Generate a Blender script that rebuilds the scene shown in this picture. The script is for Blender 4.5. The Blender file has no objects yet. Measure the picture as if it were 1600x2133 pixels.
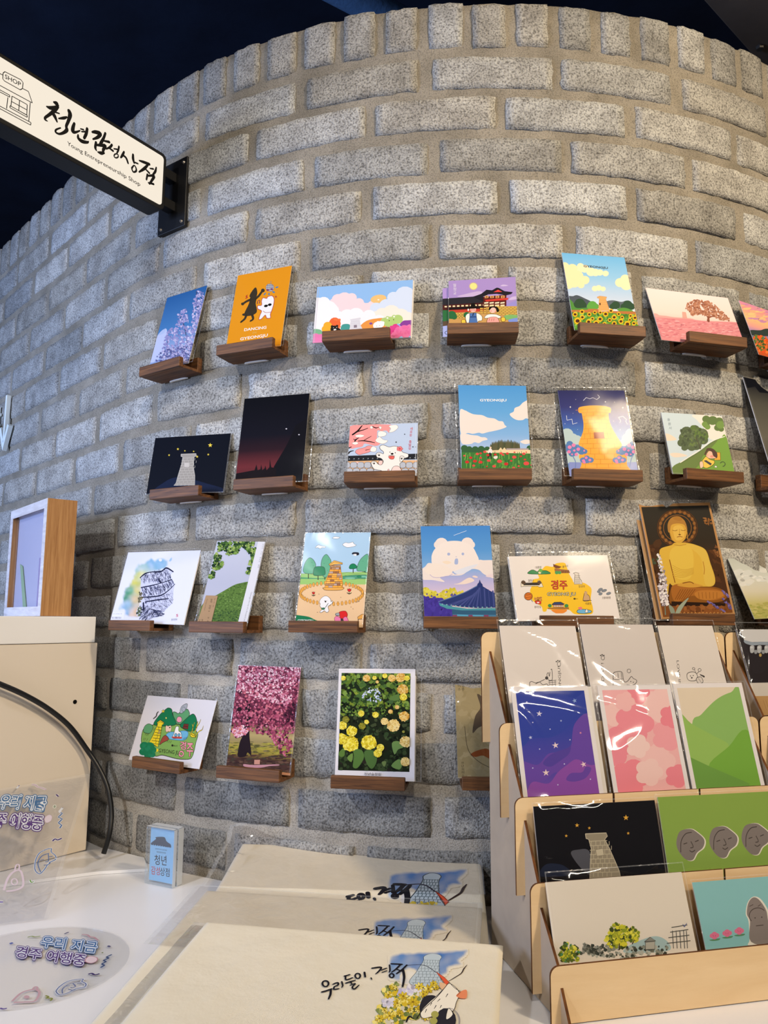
import bpy, bmesh, math, random
from mathutils import Vector, Matrix, noise
random.seed(7)
SC = bpy.context.scene
COL = SC.collection
V = Vector
pi = math.pi

# ------------------------------------------------------------------ camera, world, lights, exposure
ZC = 1.24                       # camera height above the floor; the table top is 0.39 lower
FPX, PITCH, ROLL = 1602.4, 0.139, 0.0051
cr, sr, cp, sp = math.cos(ROLL), math.sin(ROLL), math.cos(PITCH), math.sin(PITCH)
cam_d = bpy.data.cameras.new('camera'); cam = bpy.data.objects.new('camera', cam_d); COL.objects.link(cam)
up0 = V((0, -sp, cp)); fwd = V((0, cp, sp)); X0 = V((1, 0, 0))
rgt = X0*cr + up0*sr; upv = up0*cr - X0*sr
cam.matrix_world = Matrix(((rgt.x, upv.x, -fwd.x, 0), (rgt.y, upv.y, -fwd.y, 0), (rgt.z, upv.z, -fwd.z, ZC), (0, 0, 0, 1)))
cam_d.sensor_fit = 'VERTICAL'; cam_d.sensor_height = 36.0; cam_d.lens = FPX/2133*36.0; cam_d.clip_start = 0.02
SC.camera = cam
SC.view_settings.view_transform = 'Standard'; SC.view_settings.look = 'None'
SC.view_settings.exposure = -0.12; SC.view_settings.gamma = 1.0
try: SC.view_settings.use_curve_mapping = False
except Exception: pass
SC.cycles.use_denoising = True
SC.cycles.max_bounces = 8; SC.cycles.transparent_max_bounces = 24; SC.cycles.caustics_refractive = False; SC.cycles.caustics_reflective = False
wd = bpy.data.worlds.new('world'); SC.world = wd; wd.use_nodes = True
wd.node_tree.nodes['Background'].inputs[0].default_value = (0.55, 0.62, 0.8, 1); wd.node_tree.nodes['Background'].inputs[1].default_value = 0.05

def lamp(name, loc, target, energy, color, size, size_y=None, spread=pi):
    l = bpy.data.lights.new(name, 'AREA'); l.energy = energy; l.color = color; l.shape = 'RECTANGLE'
    l.size = size; l.size_y = size_y or size; l.spread = spread
    o = bpy.data.objects.new(name, l); COL.objects.link(o)
    o.location = V(loc) + V((0, 0, ZC))
    d = V(target) - V(loc); o.rotation_euler = d.to_track_quat('-Z', 'Y').to_euler()
    return o
lamp('warm_spot_right', (1.20, -0.15, 1.35), (0.42, 1.2, 0.45), 11.5, (1.0, 0.80, 0.54), 0.16, 0.16, 1.8)
lamp('neutral_spot_centre', (0.10, -0.70, 1.55), (-0.02, 1.18, 0.30), 5.2, (1.0, 0.91, 0.79), 0.20, 0.20, 1.5)
lamp('cool_window_left', (-2.2, 0.20, 0.35), (-0.9, 1.75, 0.45), 30, (0.46, 0.61, 1.0), 0.7, 0.7, 2.2)
lamp('left_front_spot', (-1.25, -0.25, 1.05), (-0.30, 1.2, -0.15), 3.3, (0.93, 0.95, 1.0), 0.10, 0.10, 1.3)
lamp('far_ceiling_light', (2.4, -2.0, 1.55), (0.35, 0.95, -0.25), 11.0, (1.0, 0.88, 0.72), 1.2, 0.08, 1.9)

# ------------------------------------------------------------------ the wall profile: arc that runs on as a straight wall at the left
CX, CY, R, H0, T0 = 0.191, 2.1146, 0.9854, 0.912, -0.8053
def wall_pt(s, out=0.0, z=0.0):
    th = s/R
    if th < T0:
        e = s - R*T0; c, sn = math.cos(T0), math.sin(T0)
        return V((CX+(R+out)*sn+e*c, CY-(R+out)*c+e*sn, z+ZC)), T0
    return V((CX+(R+out)*math.sin(th), CY-(R+out)*math.cos(th), z+ZC)), th
CAM = V((0, 0, ZC))
def ray(px):
    x = (px[0]-800)/FPX; y = -(px[1]-1066.5)/FPX
    x, y = cr*x-sr*y, sr*x+cr*y
    return V((x, cp-y*sp, sp+y*cp))
def hit_plane(px, P, N):
    d = ray(px); return CAM + d*((P-CAM).dot(N)/d.dot(N))

# ------------------------------------------------------------------ small helpers
def lin(h):
    if isinstance(h, tuple): return h
    h = h.lstrip('#'); o = []
    for i in (0, 2, 4):
        c = int(h[i:i+2], 16)/255
        o.append(c/12.92 if c <= 0.04045 else ((c+0.055)/1.055)**2.4)
    return tuple(o)
def mix(a, b, t): return tuple(x+(y-x)*t for x, y in zip(lin(a), lin(b)))

def tag(o, label=None, cat=None, group=None, kind=None):
    if label: o['label'] = label
    if cat: o['category'] = cat
    if group: o['group'] = group
    if kind: o['kind'] = kind
    return o
def empty(name, mw, label=None, cat=None, group=None):
    o = bpy.data.objects.new(name, None); COL.objects.link(o); o.empty_display_size = 0.02
    o.matrix_world = mw
    return tag(o, label, cat, group)
def mesh(name, vs, fs, mats, parent=None, smooth=False, mi=None, cols=None):
    me = bpy.data.meshes.new(name); me.from_pydata([tuple(v) for v in vs], [], fs); me.update()
    if not isinstance(mats, (list, tuple)): mats = [mats]
    for m in mats: me.materials.append(m)
    if mi: me.polygons.foreach_set('material_index', mi)
    if smooth: me.polygons.foreach_set('use_smooth', [True]*len(me.polygons))
    if cols:
        at = me.color_attributes.new('Col', 'FLOAT_COLOR', 'CORNER')
        flat = []
        for f, c in zip(fs, cols):
            if isinstance(c, list):
                for q in c: flat += [q[0], q[1], q[2], 1]
            else: flat += [c[0], c[1], c[2], 1]*len(f)
        at.data.foreach_set('color', flat)
    o = bpy.data.objects.new(name, me); COL.objects.link(o)
    if parent: o.parent = parent
    return o
def bevel_obj(o, w, seg=2):
    bm = bmesh.new(); bm.from_mesh(o.data)
    bmesh.ops.recalc_face_normals(bm, faces=bm.faces)
    es = [e for e in bm.edges if len(e.link_faces) == 2 and e.calc_face_angle(0) > 0.6]
    bmesh.ops.bevel(bm, geom=es, offset=w, segments=seg, profile=0.5, affect='EDGES', clamp_overlap=True)
    bm.to_mesh(o.data); bm.free(); return o
def box(name, x0, x1, y0, y1, z0, z1, mat, parent=None, bev=0.0):
    vs = [(x, y, z) for z in (z0, z1) for y in (y0, y1) for x in (x0, x1)]
    fs = [(0, 2, 3, 1), (4, 5, 7, 6), (0, 1, 5, 4), (2, 6, 7, 3), (0, 4, 6, 2), (1, 3, 7, 5)]
    o = mesh(name, vs, fs, mat, parent)
    return bevel_obj(o, bev) if bev else o
def plate(name, pts, t, mats, parent=None, fx=None, bev=0.0):
    """outline pts (2D) given thickness t; fx maps (a,b,c) to a local point"""
    fx = fx or (lambda a, b, c: (a, b, c))
    n = len(pts)
    vs = [fx(a, b, 0) for a, b in pts]+[fx(a, b, t) for a, b in pts]
    fs = [tuple(range(n))[::-1], tuple(range(n, 2*n))]+[(i, (i+1) % n, n+(i+1) % n, n+i) for i in range(n)]
    two = isinstance(mats, (list, tuple)) and len(mats) > 1
    o = mesh(name, vs, fs, mats, parent, mi=([0, 0]+[1]*n) if two else None)
    bm = bmesh.new(); bm.from_mesh(o.data); bmesh.ops.recalc_face_normals(bm, faces=bm.faces); bm.to_mesh(o.data); bm.free()
    return bevel_obj(o, bev) if bev else o
def round_rect(x0, x1, y0, y1, r, n=5, corners=(1, 1, 1, 1)):
    pts = []
    for k, (cx, cy, a) in enumerate(((x1-r, y1-r, 0), (x0+r, y1-r, pi/2), (x0+r, y0+r, pi), (x1-r, y0+r, 1.5*pi))):
        if corners[k]:
            pts += [(cx+r*math.cos(a+i*pi/2/n), cy+r*math.sin(a+i*pi/2/n)) for i in range(n+1)]
        else: pts.append(((x1, y1), (x0, y1), (x0, y0), (x1, y0))[k])
    return pts
def tube(name, pts, r, mat, parent=None, n=10, closed=False):
    vs = []; fs = []
    pts = [V(p) for p in pts]
    for i, p in enumerate(pts):
        t = (pts[min(i+1, len(pts)-1)]-pts[max(i-1, 0)]).normalized()
        a = t.cross(V((0, 0, 1)));
        if a.length < 1e-3: a = t.cross(V((1, 0, 0)))
        a.normalize(); b = t.cross(a)
        for k in range(n): vs.append(p+a*r*math.cos(2*pi*k/n)+b*r*math.sin(2*pi*k/n))
    for i in range(len(pts)-1):
        for k in range(n): fs.append((i*n+k, i*n+(k+1) % n, (i+1)*n+(k+1) % n, (i+1)*n+k))
    fs += [tuple(range(n))[::-1], tuple(range(len(vs)-n, len(vs)))]
    return mesh(name, vs, fs, mat, parent, smooth=True)
def crom(pts, n=6, closed=False):
    pts = [tuple(p) for p in pts]; m = len(pts); out = []
    rng = m if closed else m-1
    for i in range(rng):
        if closed: p = [pts[(i+k-1) % m] for k in range(4)]
        else: p = [pts[max(i-1, 0)], pts[i], pts[i+1], pts[min(i+2, m-1)]]
        for j in range(n):
            t = j/n
            out.append(tuple(0.5*(2*b+(c-a)*t+(2*a-5*b+4*c-d)*t*t+(3*b-a-3*c+d)*t**3) for a, b, c, d in zip(*p)))
    if not closed: out.append(pts[-1])
    return out

# ------------------------------------------------------------------ materials
MATS = {}
def nmat(name):
    m = bpy.data.materials.new(name); m.use_nodes = True; MATS[name] = m
    nt = m.node_tree; return m, nt, nt.nodes, nt.links, nt.nodes['Principled BSDF']
def plain(name, col, rough=0.5, spec=0.5, metal=0.0, bump=None, vary=None):
    m, nt, N, L, b = nmat(name)
    c = lin(col); b.inputs['Base Color'].default_value = (*c, 1); b.inputs['Roughness'].default_value = rough
    b.inputs['Specular IOR Level'].default_value = spec; b.inputs['Metallic'].default_value = metal
    tc = N.new('ShaderNodeTexCoord')
    if vary:
        nz = N.new('ShaderNodeTexNoise'); nz.inputs['Scale'].default_value = vary[0]; nz.inputs['Detail'].default_value = 5
        L.new(tc.outputs['Object'], nz.inputs['Vector'])
        rp = N.new('ShaderNodeValToRGB'); rp.color_ramp.elements[0].position = 0.3; rp.color_ramp.elements[1].position = 0.7
        rp.color_ramp.elements[0].color = (*lin(vary[1]), 1); rp.color_ramp.elements[1].color = (*c, 1)
        L.new(nz.outputs['Fac'], rp.inputs['Fac']); L.new(rp.outputs['Color'], b.inputs['Base Color'])
    if bump:
        nz = N.new('ShaderNodeTexNoise'); nz.inputs['Scale'].default_value = bump[0]; nz.inputs['Detail'].default_value = 4
        L.new(tc.outputs['Object'], nz.inputs['Vector'])
        bp = N.new('ShaderNodeBump'); bp.inputs['Strength'].default_value = bump[1]; bp.inputs['Distance'].default_value = bump[2]
        L.new(nz.outputs['Fac'], bp.inputs['Height']); L.new(bp.outputs['Normal'], b.inputs['Normal'])
    return m
def wood(name, c0, c1, stretch=(4, 90, 90), rough=0.55, sc=1.0, spec=0.35):
    m, nt, N, L, b = nmat(name)
    tc = N.new('ShaderNodeTexCoord'); oi = N.new('ShaderNodeObjectInfo')
    ad = N.new('ShaderNodeVectorMath'); ad.operation = 'ADD'
    mm = N.new('ShaderNodeVectorMath'); mm.operation = 'SCALE'; mm.inputs['Scale'].default_value = 0.7
    cb = N.new('ShaderNodeCombineXYZ')
    for k in range(3): L.new(oi.outputs['Random'], cb.inputs[k])
    L.new(cb.outputs[0], mm.inputs[0]); L.new(tc.outputs['Object'], ad.inputs[0]); L.new(mm.outputs[0], ad.inputs[1])
    mp = N.new('ShaderNodeMapping'); mp.inputs['Scale'].default_value = stretch; L.new(ad.outputs[0], mp.inputs['Vector'])
    nz = N.new('ShaderNodeTexNoise'); nz.inputs['Scale'].default_value = 3.0*sc; nz.inputs['Detail'].default_value = 7; nz.inputs['Roughness'].default_value = 0.65; nz.inputs['Distortion'].default_value = 0.6
    L.new(mp.outputs['Vector'], nz.inputs['Vector'])
    rp = N.new('ShaderNodeValToRGB'); rp.color_ramp.elements[0].position = 0.3; rp.color_ramp.elements[1].position = 0.72
    rp.color_ramp.elements[0].color = (*lin(c0), 1); rp.color_ramp.elements[1].color = (*lin(c1), 1)
    L.new(nz.outputs['Fac'], rp.inputs['Fac']); L.new(rp.outputs['Color'], b.inputs['Base Color'])
    b.inputs['Roughness'].default_value = rough; b.inputs['Specular IOR Level'].default_value = spec
    bp = N.new('ShaderNodeBump'); bp.inputs['Strength'].default_value = 0.25; bp.inputs['Distance'].default_value = 0.0006
    L.new(nz.outputs['Fac'], bp.inputs['Height']); L.new(bp.outputs['Normal'], b.inputs['Normal'])
    return m
def printed(name, rough=0.42, spec=0.4):
    m, nt, N, L, b = nmat(name)
    a = N.new('ShaderNodeVertexColor'); a.layer_name = 'Col'
    L.new(a.outputs['Color'], b.inputs['Base Color']); b.inputs['Roughness'].default_value = rough; b.inputs['Specular IOR Level'].default_value = spec
    return m
def film(name, tint=(0.97, 0.97, 0.97), haze=0.0, gloss=1.0, rough=0.06, bump=(60, 0.5, 0.003), base=0.035):
    """thin clear plastic: see-through, with a fresnel sheen broken up by creases"""
    m, nt, N, L, b = nmat(name); N.remove(b)
    out = N['Material Output']
    tr = N.new('ShaderNodeBsdfTransparent'); tr.inputs[0].default_value = (*tint, 1)
    gl = N.new('ShaderNodeBsdfGlossy'); gl.inputs['Roughness'].default_value = rough; gl.inputs['Color'].default_value = (gloss, gloss, gloss, 1)
    # Schlick sheen, the same from both sides of the sheet
    lw = N.new('ShaderNodeLayerWeight'); lw.inputs['Blend'].default_value = 0.5
    pw = N.new('ShaderNodeMath'); pw.operation = 'POWER'; pw.inputs[1].default_value = 5.0; L.new(lw.outputs['Facing'], pw.inputs[0])
    ms = N.new('ShaderNodeMath'); ms.operation = 'MULTIPLY'; ms.inputs[1].default_value = 0.75; L.new(pw.outputs[0], ms.inputs[0])
    mu = N.new('ShaderNodeMath'); mu.operation = 'ADD'; mu.inputs[1].default_value = base; mu.use_clamp = True
    L.new(ms.outputs[0], mu.inputs[0])
    tc = N.new('ShaderNodeTexCoord')
    nz = N.new('ShaderNodeTexNoise'); nz.inputs['Scale'].default_value = bump[0]; nz.inputs['Detail'].default_value = 2; nz.inputs['Distortion'].default_value = 1.2
    L.new(tc.outputs['Object'], nz.inputs['Vector'])
    bp = N.new('ShaderNodeBump'); bp.inputs['Strength'].default_value = bump[1]; bp.inputs['Distance'].default_value = bump[2]
    L.new(nz.outputs['Fac'], bp.inputs['Height'])
    for n_ in (gl, lw): L.new(bp.outputs['Normal'], n_.inputs['Normal'])
    mx = N.new('ShaderNodeMixShader'); L.new(mu.outputs[0], mx.inputs[0]); L.new(tr.outputs[0], mx.inputs[1]); L.new(gl.outputs[0], mx.inputs[2])
    last = mx
    if haze:
        df = N.new('ShaderNodeBsdfDiffuse'); df.inputs[0].default_value = (0.85, 0.86, 0.88, 1)
        m2 = N.new('ShaderNodeMixShader'); m2.inputs[0].default_value = haze
        L.new(mx.outputs[0], m2.inputs[1]); L.new(df.outputs[0], m2.inputs[2]); last = m2
    L.new(last.outputs[0], out.inputs['Surface'])
    return m

def brick_mats():
    m, nt, N, L, b = nmat('concrete brick')
    tc = N.new('ShaderNodeTexCoord'); at = N.new('ShaderNodeVertexColor'); at.layer_name = 'Col'
    n1 = N.new('ShaderNodeTexNoise'); n1.inputs['Scale'].default_value = 330; n1.inputs['Detail'].default_value = 3; n1.inputs['Roughness'].default_value = 0.6
    n2 = N.new('ShaderNodeTexNoise'); n2.inputs['Scale'].default_value = 24; n2.inputs['Detail'].default_value = 5
    n3 = N.new('ShaderNodeTexVoronoi'); n3.inputs['Scale'].default_value = 420
    for n in (n1, n2, n3): L.new(tc.outputs['Object'], n.inputs['Vector'])
    r1 = N.new('ShaderNodeValToRGB'); e = r1.color_ramp.elements
    e[0].position = 0.34; e[0].color = (0.30, 0.29, 0.28, 1); e[1].position = 0.52; e[1].color = (0.88, 0.88, 0.88, 1)
    q = e.new(0.66); q.color = (1.10, 1.09, 1.06, 1)
    L.new(n1.outputs['Fac'], r1.inputs['Fac'])
    r2 = N.new('ShaderNodeValToRGB'); e = r2.color_ramp.elements
    e[0].position = 0.33; e[0].color = (0.70, 0.69, 0.68, 1); e[1].position = 0.62; e[1].color = (1.06, 1.06, 1.06, 1)
    L.new(n2.outputs['Fac'], r2.inputs['Fac'])
    a = N.new('ShaderNodeMixRGB'); a.blend_type = 'MULTIPLY'; a.inputs[0].default_value = 1
    L.new(at.outputs['Color'], a.inputs[1]); L.new(r1.outputs['Color'], a.inputs[2])
    c = N.new('ShaderNodeMixRGB'); c.blend_type = 'MULTIPLY'; c.inputs[0].default_value = 1
    L.new(a.outputs[0], c.inputs[1]); L.new(r2.outputs['Color'], c.inputs[2]); L.new(c.outputs[0], b.inputs['Base Color'])
    b.inputs['Roughness'].default_value = 0.9; b.inputs['Specular IOR Level'].default_value = 0.25
    ad = N.new('ShaderNodeMath'); ad.operation = 'ADD'; L.new(n1.outputs['Fac'], ad.inputs[0]); L.new(n3.outputs['Distance'], ad.inputs[1])
    bp = N.new('ShaderNodeBump'); bp.inputs['Strength'].default_value = 0.55; bp.inputs['Distance'].default_value = 0.0014
    L.new(ad.outputs[0], bp.inputs['Height']); L.new(bp.outputs['Normal'], b.inputs['Normal'])
    m2, nt, N, L, b = nmat('mortar')
    tc = N.new('ShaderNodeTexCoord')
    n1 = N.new('ShaderNodeTexNoise'); n1.inputs['Scale'].default_value = 480; n1.inputs['Detail'].default_value = 3
    n2 = N.new('ShaderNodeTexNoise'); n2.inputs['Scale'].default_value = 14; n2.inputs['Detail'].default_value = 6
    for n in (n1, n2): L.new(tc.outputs['Object'], n.inputs['Vector'])
    r2 = N.new('ShaderNodeValToRGB'); e = r2.color_ramp.elements
    e[0].position = 0.35; e[0].color = (0.215, 0.19, 0.15, 1); e[1].position = 0.7; e[1].color = (0.33, 0.295, 0.24, 1)
    L.new(n2.outputs['Fac'], r2.inputs['Fac'])
    r1 = N.new('ShaderNodeValToRGB'); e = r1.color_ramp.elements
    e[0].position = 0.3; e[0].color = (0.6, 0.6, 0.6, 1); e[1].position = 0.55; e[1].color = (1.05, 1.05, 1.05, 1)
    L.new(n1.outputs['Fac'], r1.inputs['Fac'])
    c = N.new('ShaderNodeMixRGB'); c.blend_type = 'MULTIPLY'; c.inputs[0].default_value = 1
    L.new(r2.outputs[0], c.inputs[1]); L.new(r1.outputs[0], c.inputs[2])
    at = N.new('ShaderNodeVertexColor'); at.layer_name = 'Col'
    c3 = N.new('ShaderNodeMixRGB'); c3.blend_type = 'MULTIPLY'; c3.inputs[0].default_value = 1
    L.new(c.outputs[0], c3.inputs[1]); L.new(at.outputs['Color'], c3.inputs[2]); L.new(c3.outputs[0], b.inputs['Base Color'])
    b.inputs['Roughness'].default_value = 0.95; b.inputs['Specular IOR Level'].default_value = 0.15
    bp = N.new('ShaderNodeBump'); bp.inputs['Strength'].default_value = 0.7; bp.inputs['Distance'].default_value = 0.002
    L.new(n1.outputs['Fac'], bp.inputs['Height']); L.new(bp.outputs['Normal'], b.inputs['Normal'])
    return m, m2
M_BRICK, M_MORTAR = brick_mats()
M_CEIL = plain('painted black ceiling', (0.010, 0.018, 0.042), 0.7, 0.3, bump=(30, 0.3, 0.004), vary=(6, (0.006, 0.010, 0.024)))
M_FLOOR = plain('grey concrete floor', '#8a8682', 0.7, 0.3, vary=(4, '#77736f'))
M_BEAM = plain('dark brown steel', '#9c8b7b', 0.6, 0.4, vary=(9, '#8a7a6c'))
M_STEEL = plain('galvanised bolt', '#8f8b86', 0.35, 0.5, 0.9, bump=(200, 0.2, 0.001))
M_DUCT = plain('blue grey duct', '#5f87b5', 0.5, 0.5, bump=(70, 0.4, 0.003))
M_WALNUT = wood('walnut stained wood', '#352013', '#80542f', (4, 60, 90), 0.55)
M_PLY = wood('birch plywood', '#d9b98c', '#e6caa0', (2.2, 26, 14), 0.55, 0.7)
M_PLYSIDE = plain('plywood side', '#b8a690', 0.7, 0.2, bump=(120, 0.12, 0.0008), vary=(40, '#b19f8a'))
M_BURNT = plain('laser burnt edge', '#4a2a14', 0.8, 0.2, vary=(90, '#6e431f'))
M_OAK = wood('oak veneer', '#8a5a2c', '#b98a55', (110, 110, 5), 0.5, 0.9)
M_OAKLIT = wood('oak paled by light', '#b9b3b5', '#d9d6da', (8, 8, 60), 0.5, 0.8)  # oak of the frame front, with the pale light on it put into the colour
M_WHITE = plain('white laminate', '#e6e5e6', 0.28, 0.5, bump=(3, 0.05, 0.002))
M_WHITESTRIP = plain('white painted board', '#e9e6e2', 0.5, 0.3)
M_BEIGE = plain('beige board', '#dccfbd', 0.5, 0.3)
M_DARKIN = plain('dark hole', '#0c0a09', 0.9, 0.1)
M_PAPER = plain('white card stock', '#dedad6', 0.6, 0.3)
M_PAD = plain('white adhesive pad', '#efeae2', 0.7, 0.2)
M_BLACKMETAL = plain('black powder coat', '#0b0b0d', 0.45, 0.4, bump=(400, 0.1, 0.0005))
M_RUBBER = plain('black cable rubber', '#08080a', 0.4, 0.5)
M_LETTER = plain('white acrylic letter', '#e9f2f2', 0.4, 0.4)
M_PRINT = printed('printed card', 0.5, 0.05)
M_CLOTHPRINT = printed('printed cotton', 0.9, 0.1)
M_FILM = film('clear sleeve film', base=0.002, rough=0.10, bump=(14, 0.10, 0.003))
M_FILMR = film('rack sleeve film', base=0.045, rough=0.06, bump=(16, 0.15, 0.004))
M_SEAM = film('sleeve seam', haze=0.10, base=0.045, rough=0.14)
M_POLY = film('crumpled poly bag film', tint=(0.90, 0.89, 0.89), haze=0.0, base=0.04, rough=0.07, bump=(30, 0.35, 0.006))
M_POLYDARK = film('folded poly bag film', tint=(0.74, 0.74, 0.76), base=0.07, rough=0.08, bump=(30, 0.5, 0.008))
M_POUCH = film('clear pouch film', tint=(0.86, 0.86, 0.88), haze=0.10, base=0.06, rough=0.08, bump=(26, 0.8, 0.010))
M_DISC = film('clear plastic disc', tint=(0.972, 0.974, 0.978), haze=0.01, base=0.02, rough=0.1, bump=(3, 0.02, 0.001))
M_ACRYL = film('clear acrylic', tint=(0.93, 0.96, 0.98), haze=0.06, base=0.05, rough=0.04, bump=(4, 0.02, 0.001))
M_ACRYLEDGE = film('acrylic edge', tint=(0.75, 0.82, 0.86), haze=0.45, base=0.12, rough=0.1)
M_GLASS = film('picture glass', tint=(0.97, 0.97, 1.0), base=0.06, rough=0.02, bump=(2, 0.02, 0.001))
def cloth_mat():
    m, nt, N, L, b = nmat('unbleached cotton canvas')
    tc = N.new('ShaderNodeTexCoord'); b.inputs['Base Color'].default_value = (*lin('#e2d8c2'), 1); b.inputs['Roughness'].default_value = 0.95
    b.inputs['Specular IOR Level'].default_value = 0.1
    w1 = N.new('ShaderNodeTexWave'); w1.bands_direction = 'X'; w1.inputs['Scale'].default_value = 420
    w2 = N.new('ShaderNodeTexWave'); w2.bands_direction = 'Y'; w2.inputs['Scale'].default_value = 420
    nz = N.new('ShaderNodeTexNoise'); nz.inputs['Scale'].default_value = 26; nz.inputs['Detail'].default_value = 4
    for n in (w1, w2, nz): L.new(tc.outputs['Object'], n.inputs['Vector'])
    ad = N.new('ShaderNodeMath'); ad.operation = 'ADD'; L.new(w1.outputs['Fac'], ad.inputs[0]); L.new(w2.outputs['Fac'], ad.inputs[1])
    b1 = N.new('ShaderNodeBump'); b1.inputs['Strength'].default_value = 0.25; b1.inputs['Distance'].default_value = 0.0004; L.new(ad.outputs[0], b1.inputs['Height'])
    b2 = N.new('ShaderNodeBump'); b2.inputs['Strength'].default_value = 0.35; b2.inputs['Distance'].default_value = 0.006; L.new(nz.outputs['Fac'], b2.inputs['Height'])
    L.new(b1.outputs['Normal'], b2.inputs['Normal']); L.new(b2.outputs['Normal'], b.inputs['Normal'])
    return m
M_CLOTH = cloth_mat()
def emis(name, col, s):
    m, nt, N, L, b = nmat(name)
    b.inputs['Base Color'].default_value = (0.04, 0.04, 0.04, 1); b.inputs['Emission Color'].default_value = (*lin(col), 1); b.inputs['Emission Strength'].default_value = s
    b.inputs['Roughness'].default_value = 0.4
    return m
M_SIGNFACE = emis('backlit sign face', '#fdf1de', 0.98)
M_INK = plain('black vinyl lettering', '#0d0b0b', 0.6, 0.2)

# ------------------------------------------------------------------ the setting
def build_wall():
    vs, fs, mi, cols = [], [], [], []
    S0, S1 = -2.35, 1.05; ZT = 0.998; ZB = -ZC
    # mortar body with a front, a top and a back
    ns = 150; zs = [ZB, -0.6]+[-0.6+(ZT+0.6)*i/60 for i in range(1, 61)]
    mc = (0.4, 0.37, 0.32)
    for i in range(ns+1):
        s = S0+(S1-S0)*i/ns
        for j, z in enumerate(zs):
            o = -0.0024+0.0016*noise.noise((s*22, z*22, 3.1)) + 0.0010*noise.noise((s*70, z*70, 1.7))
            zz = z + (0.004*noise.noise((s*40, 0, 9)) if j == len(zs)-1 else 0)
            vs.append(wall_pt(s, o, zz)[0])
        vs.append(wall_pt(s, -0.10, ZT)[0]); vs.append(wall_pt(s, -0.10, ZB)[0])
    m = len(zs)+2
    for i in range(ns):
        for j in range(m-1):
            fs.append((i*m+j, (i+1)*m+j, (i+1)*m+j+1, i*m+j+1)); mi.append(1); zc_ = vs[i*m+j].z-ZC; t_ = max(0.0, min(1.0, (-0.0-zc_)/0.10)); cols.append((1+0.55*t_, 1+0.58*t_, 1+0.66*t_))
    def brick(s0, s1, z0, z1, col, big=0.0):
        nx = max(5, int((s1-s0)/0.013)); nz = max(5, int((z1-z0)/0.011)); e = 0.0016
        us = [0, e]+[e+(s1-s0-2*e)*i/nx for i in range(1, nx)]+[s1-s0-e, s1-s0]
        ws = [0, e]+[e+(z1-z0-2*e)*i/nz for i in range(1, nz)]+[z1-z0-e, z1-z0]
        base = len(vs); sd = random.random()*99; pr = random.uniform(-0.0008, 0.0016)
        tilt = random.uniform(-0.010, 0.010)
        for a, u in enumerate(us):
            for c, w in enumerate(ws):
                edge = a in (0, len(us)-1) or c in (0, len(ws)-1)
                ring = a in (1, len(us)-2) or c in (1, len(ws)-2)
                corner = (a in (1, len(us)-2)) and (c in (1, len(ws)-2))
                j = V((noise.noise((u*85+sd, w*85, sd)), noise.noise((u*85, w*85+sd, sd+5)), noise.noise((u*120+sd, w*120+sd, 2))))
                amp = 0.0030 if (edge or ring) else 0.001
                s = s0+u+j.x*amp; z = z0+w+j.y*amp+(u-(s1-s0)/2)*tilt
                if edge: out = -0.0085
                elif corner: out = -0.0012+pr
                elif ring: out = 0.0002+pr+j.z*0.0010
                else: out = 0.0006+pr+j.z*0.0009
                vs.append(wall_pt(s, out, z)[0])
        k = len(ws)
        for a in range(len(us)-1):
            for c in range(k-1):
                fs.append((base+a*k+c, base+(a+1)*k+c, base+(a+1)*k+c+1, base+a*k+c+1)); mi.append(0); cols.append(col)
    def bcol():
        g = random.uniform(0.37, 0.54); w = random.uniform(-0.006, 0.026)
        if random.random() < 0.2: g *= 0.82
        return (g+w, g+w*0.2, g-w*1.0-0.012)
    P = 0.2135
    for k in range(20):
        zc = H0-0.072*(k+0.5); off = 0.1 if k % 2 == 0 else -0.0070
        if k == 0: off = 0.085
        n0 = int((S0-off)/P)-1
        for n in range(n0, int((S1-off)/P)+1):
            a = off+n*P+0.0085+random.uniform(-0.004, 0.004); b = off+(n+1)*P-0.0085+random.uniform(-0.004, 0.004)
            if a < S0 or b > S1: continue
            dz = random.uniform(-0.0015, 0.0015)
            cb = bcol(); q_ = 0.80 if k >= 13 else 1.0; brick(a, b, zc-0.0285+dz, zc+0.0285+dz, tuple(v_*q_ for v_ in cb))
    s = S0+0.01
    while s < S1-0.07:
        zt = ZT+random.uniform(-0.003, 0.006)
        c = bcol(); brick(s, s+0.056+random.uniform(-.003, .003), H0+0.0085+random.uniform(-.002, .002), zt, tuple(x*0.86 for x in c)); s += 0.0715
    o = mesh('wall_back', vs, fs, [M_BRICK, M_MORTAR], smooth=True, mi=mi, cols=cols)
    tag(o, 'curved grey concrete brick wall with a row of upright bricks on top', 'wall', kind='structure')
build_wall()

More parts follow.
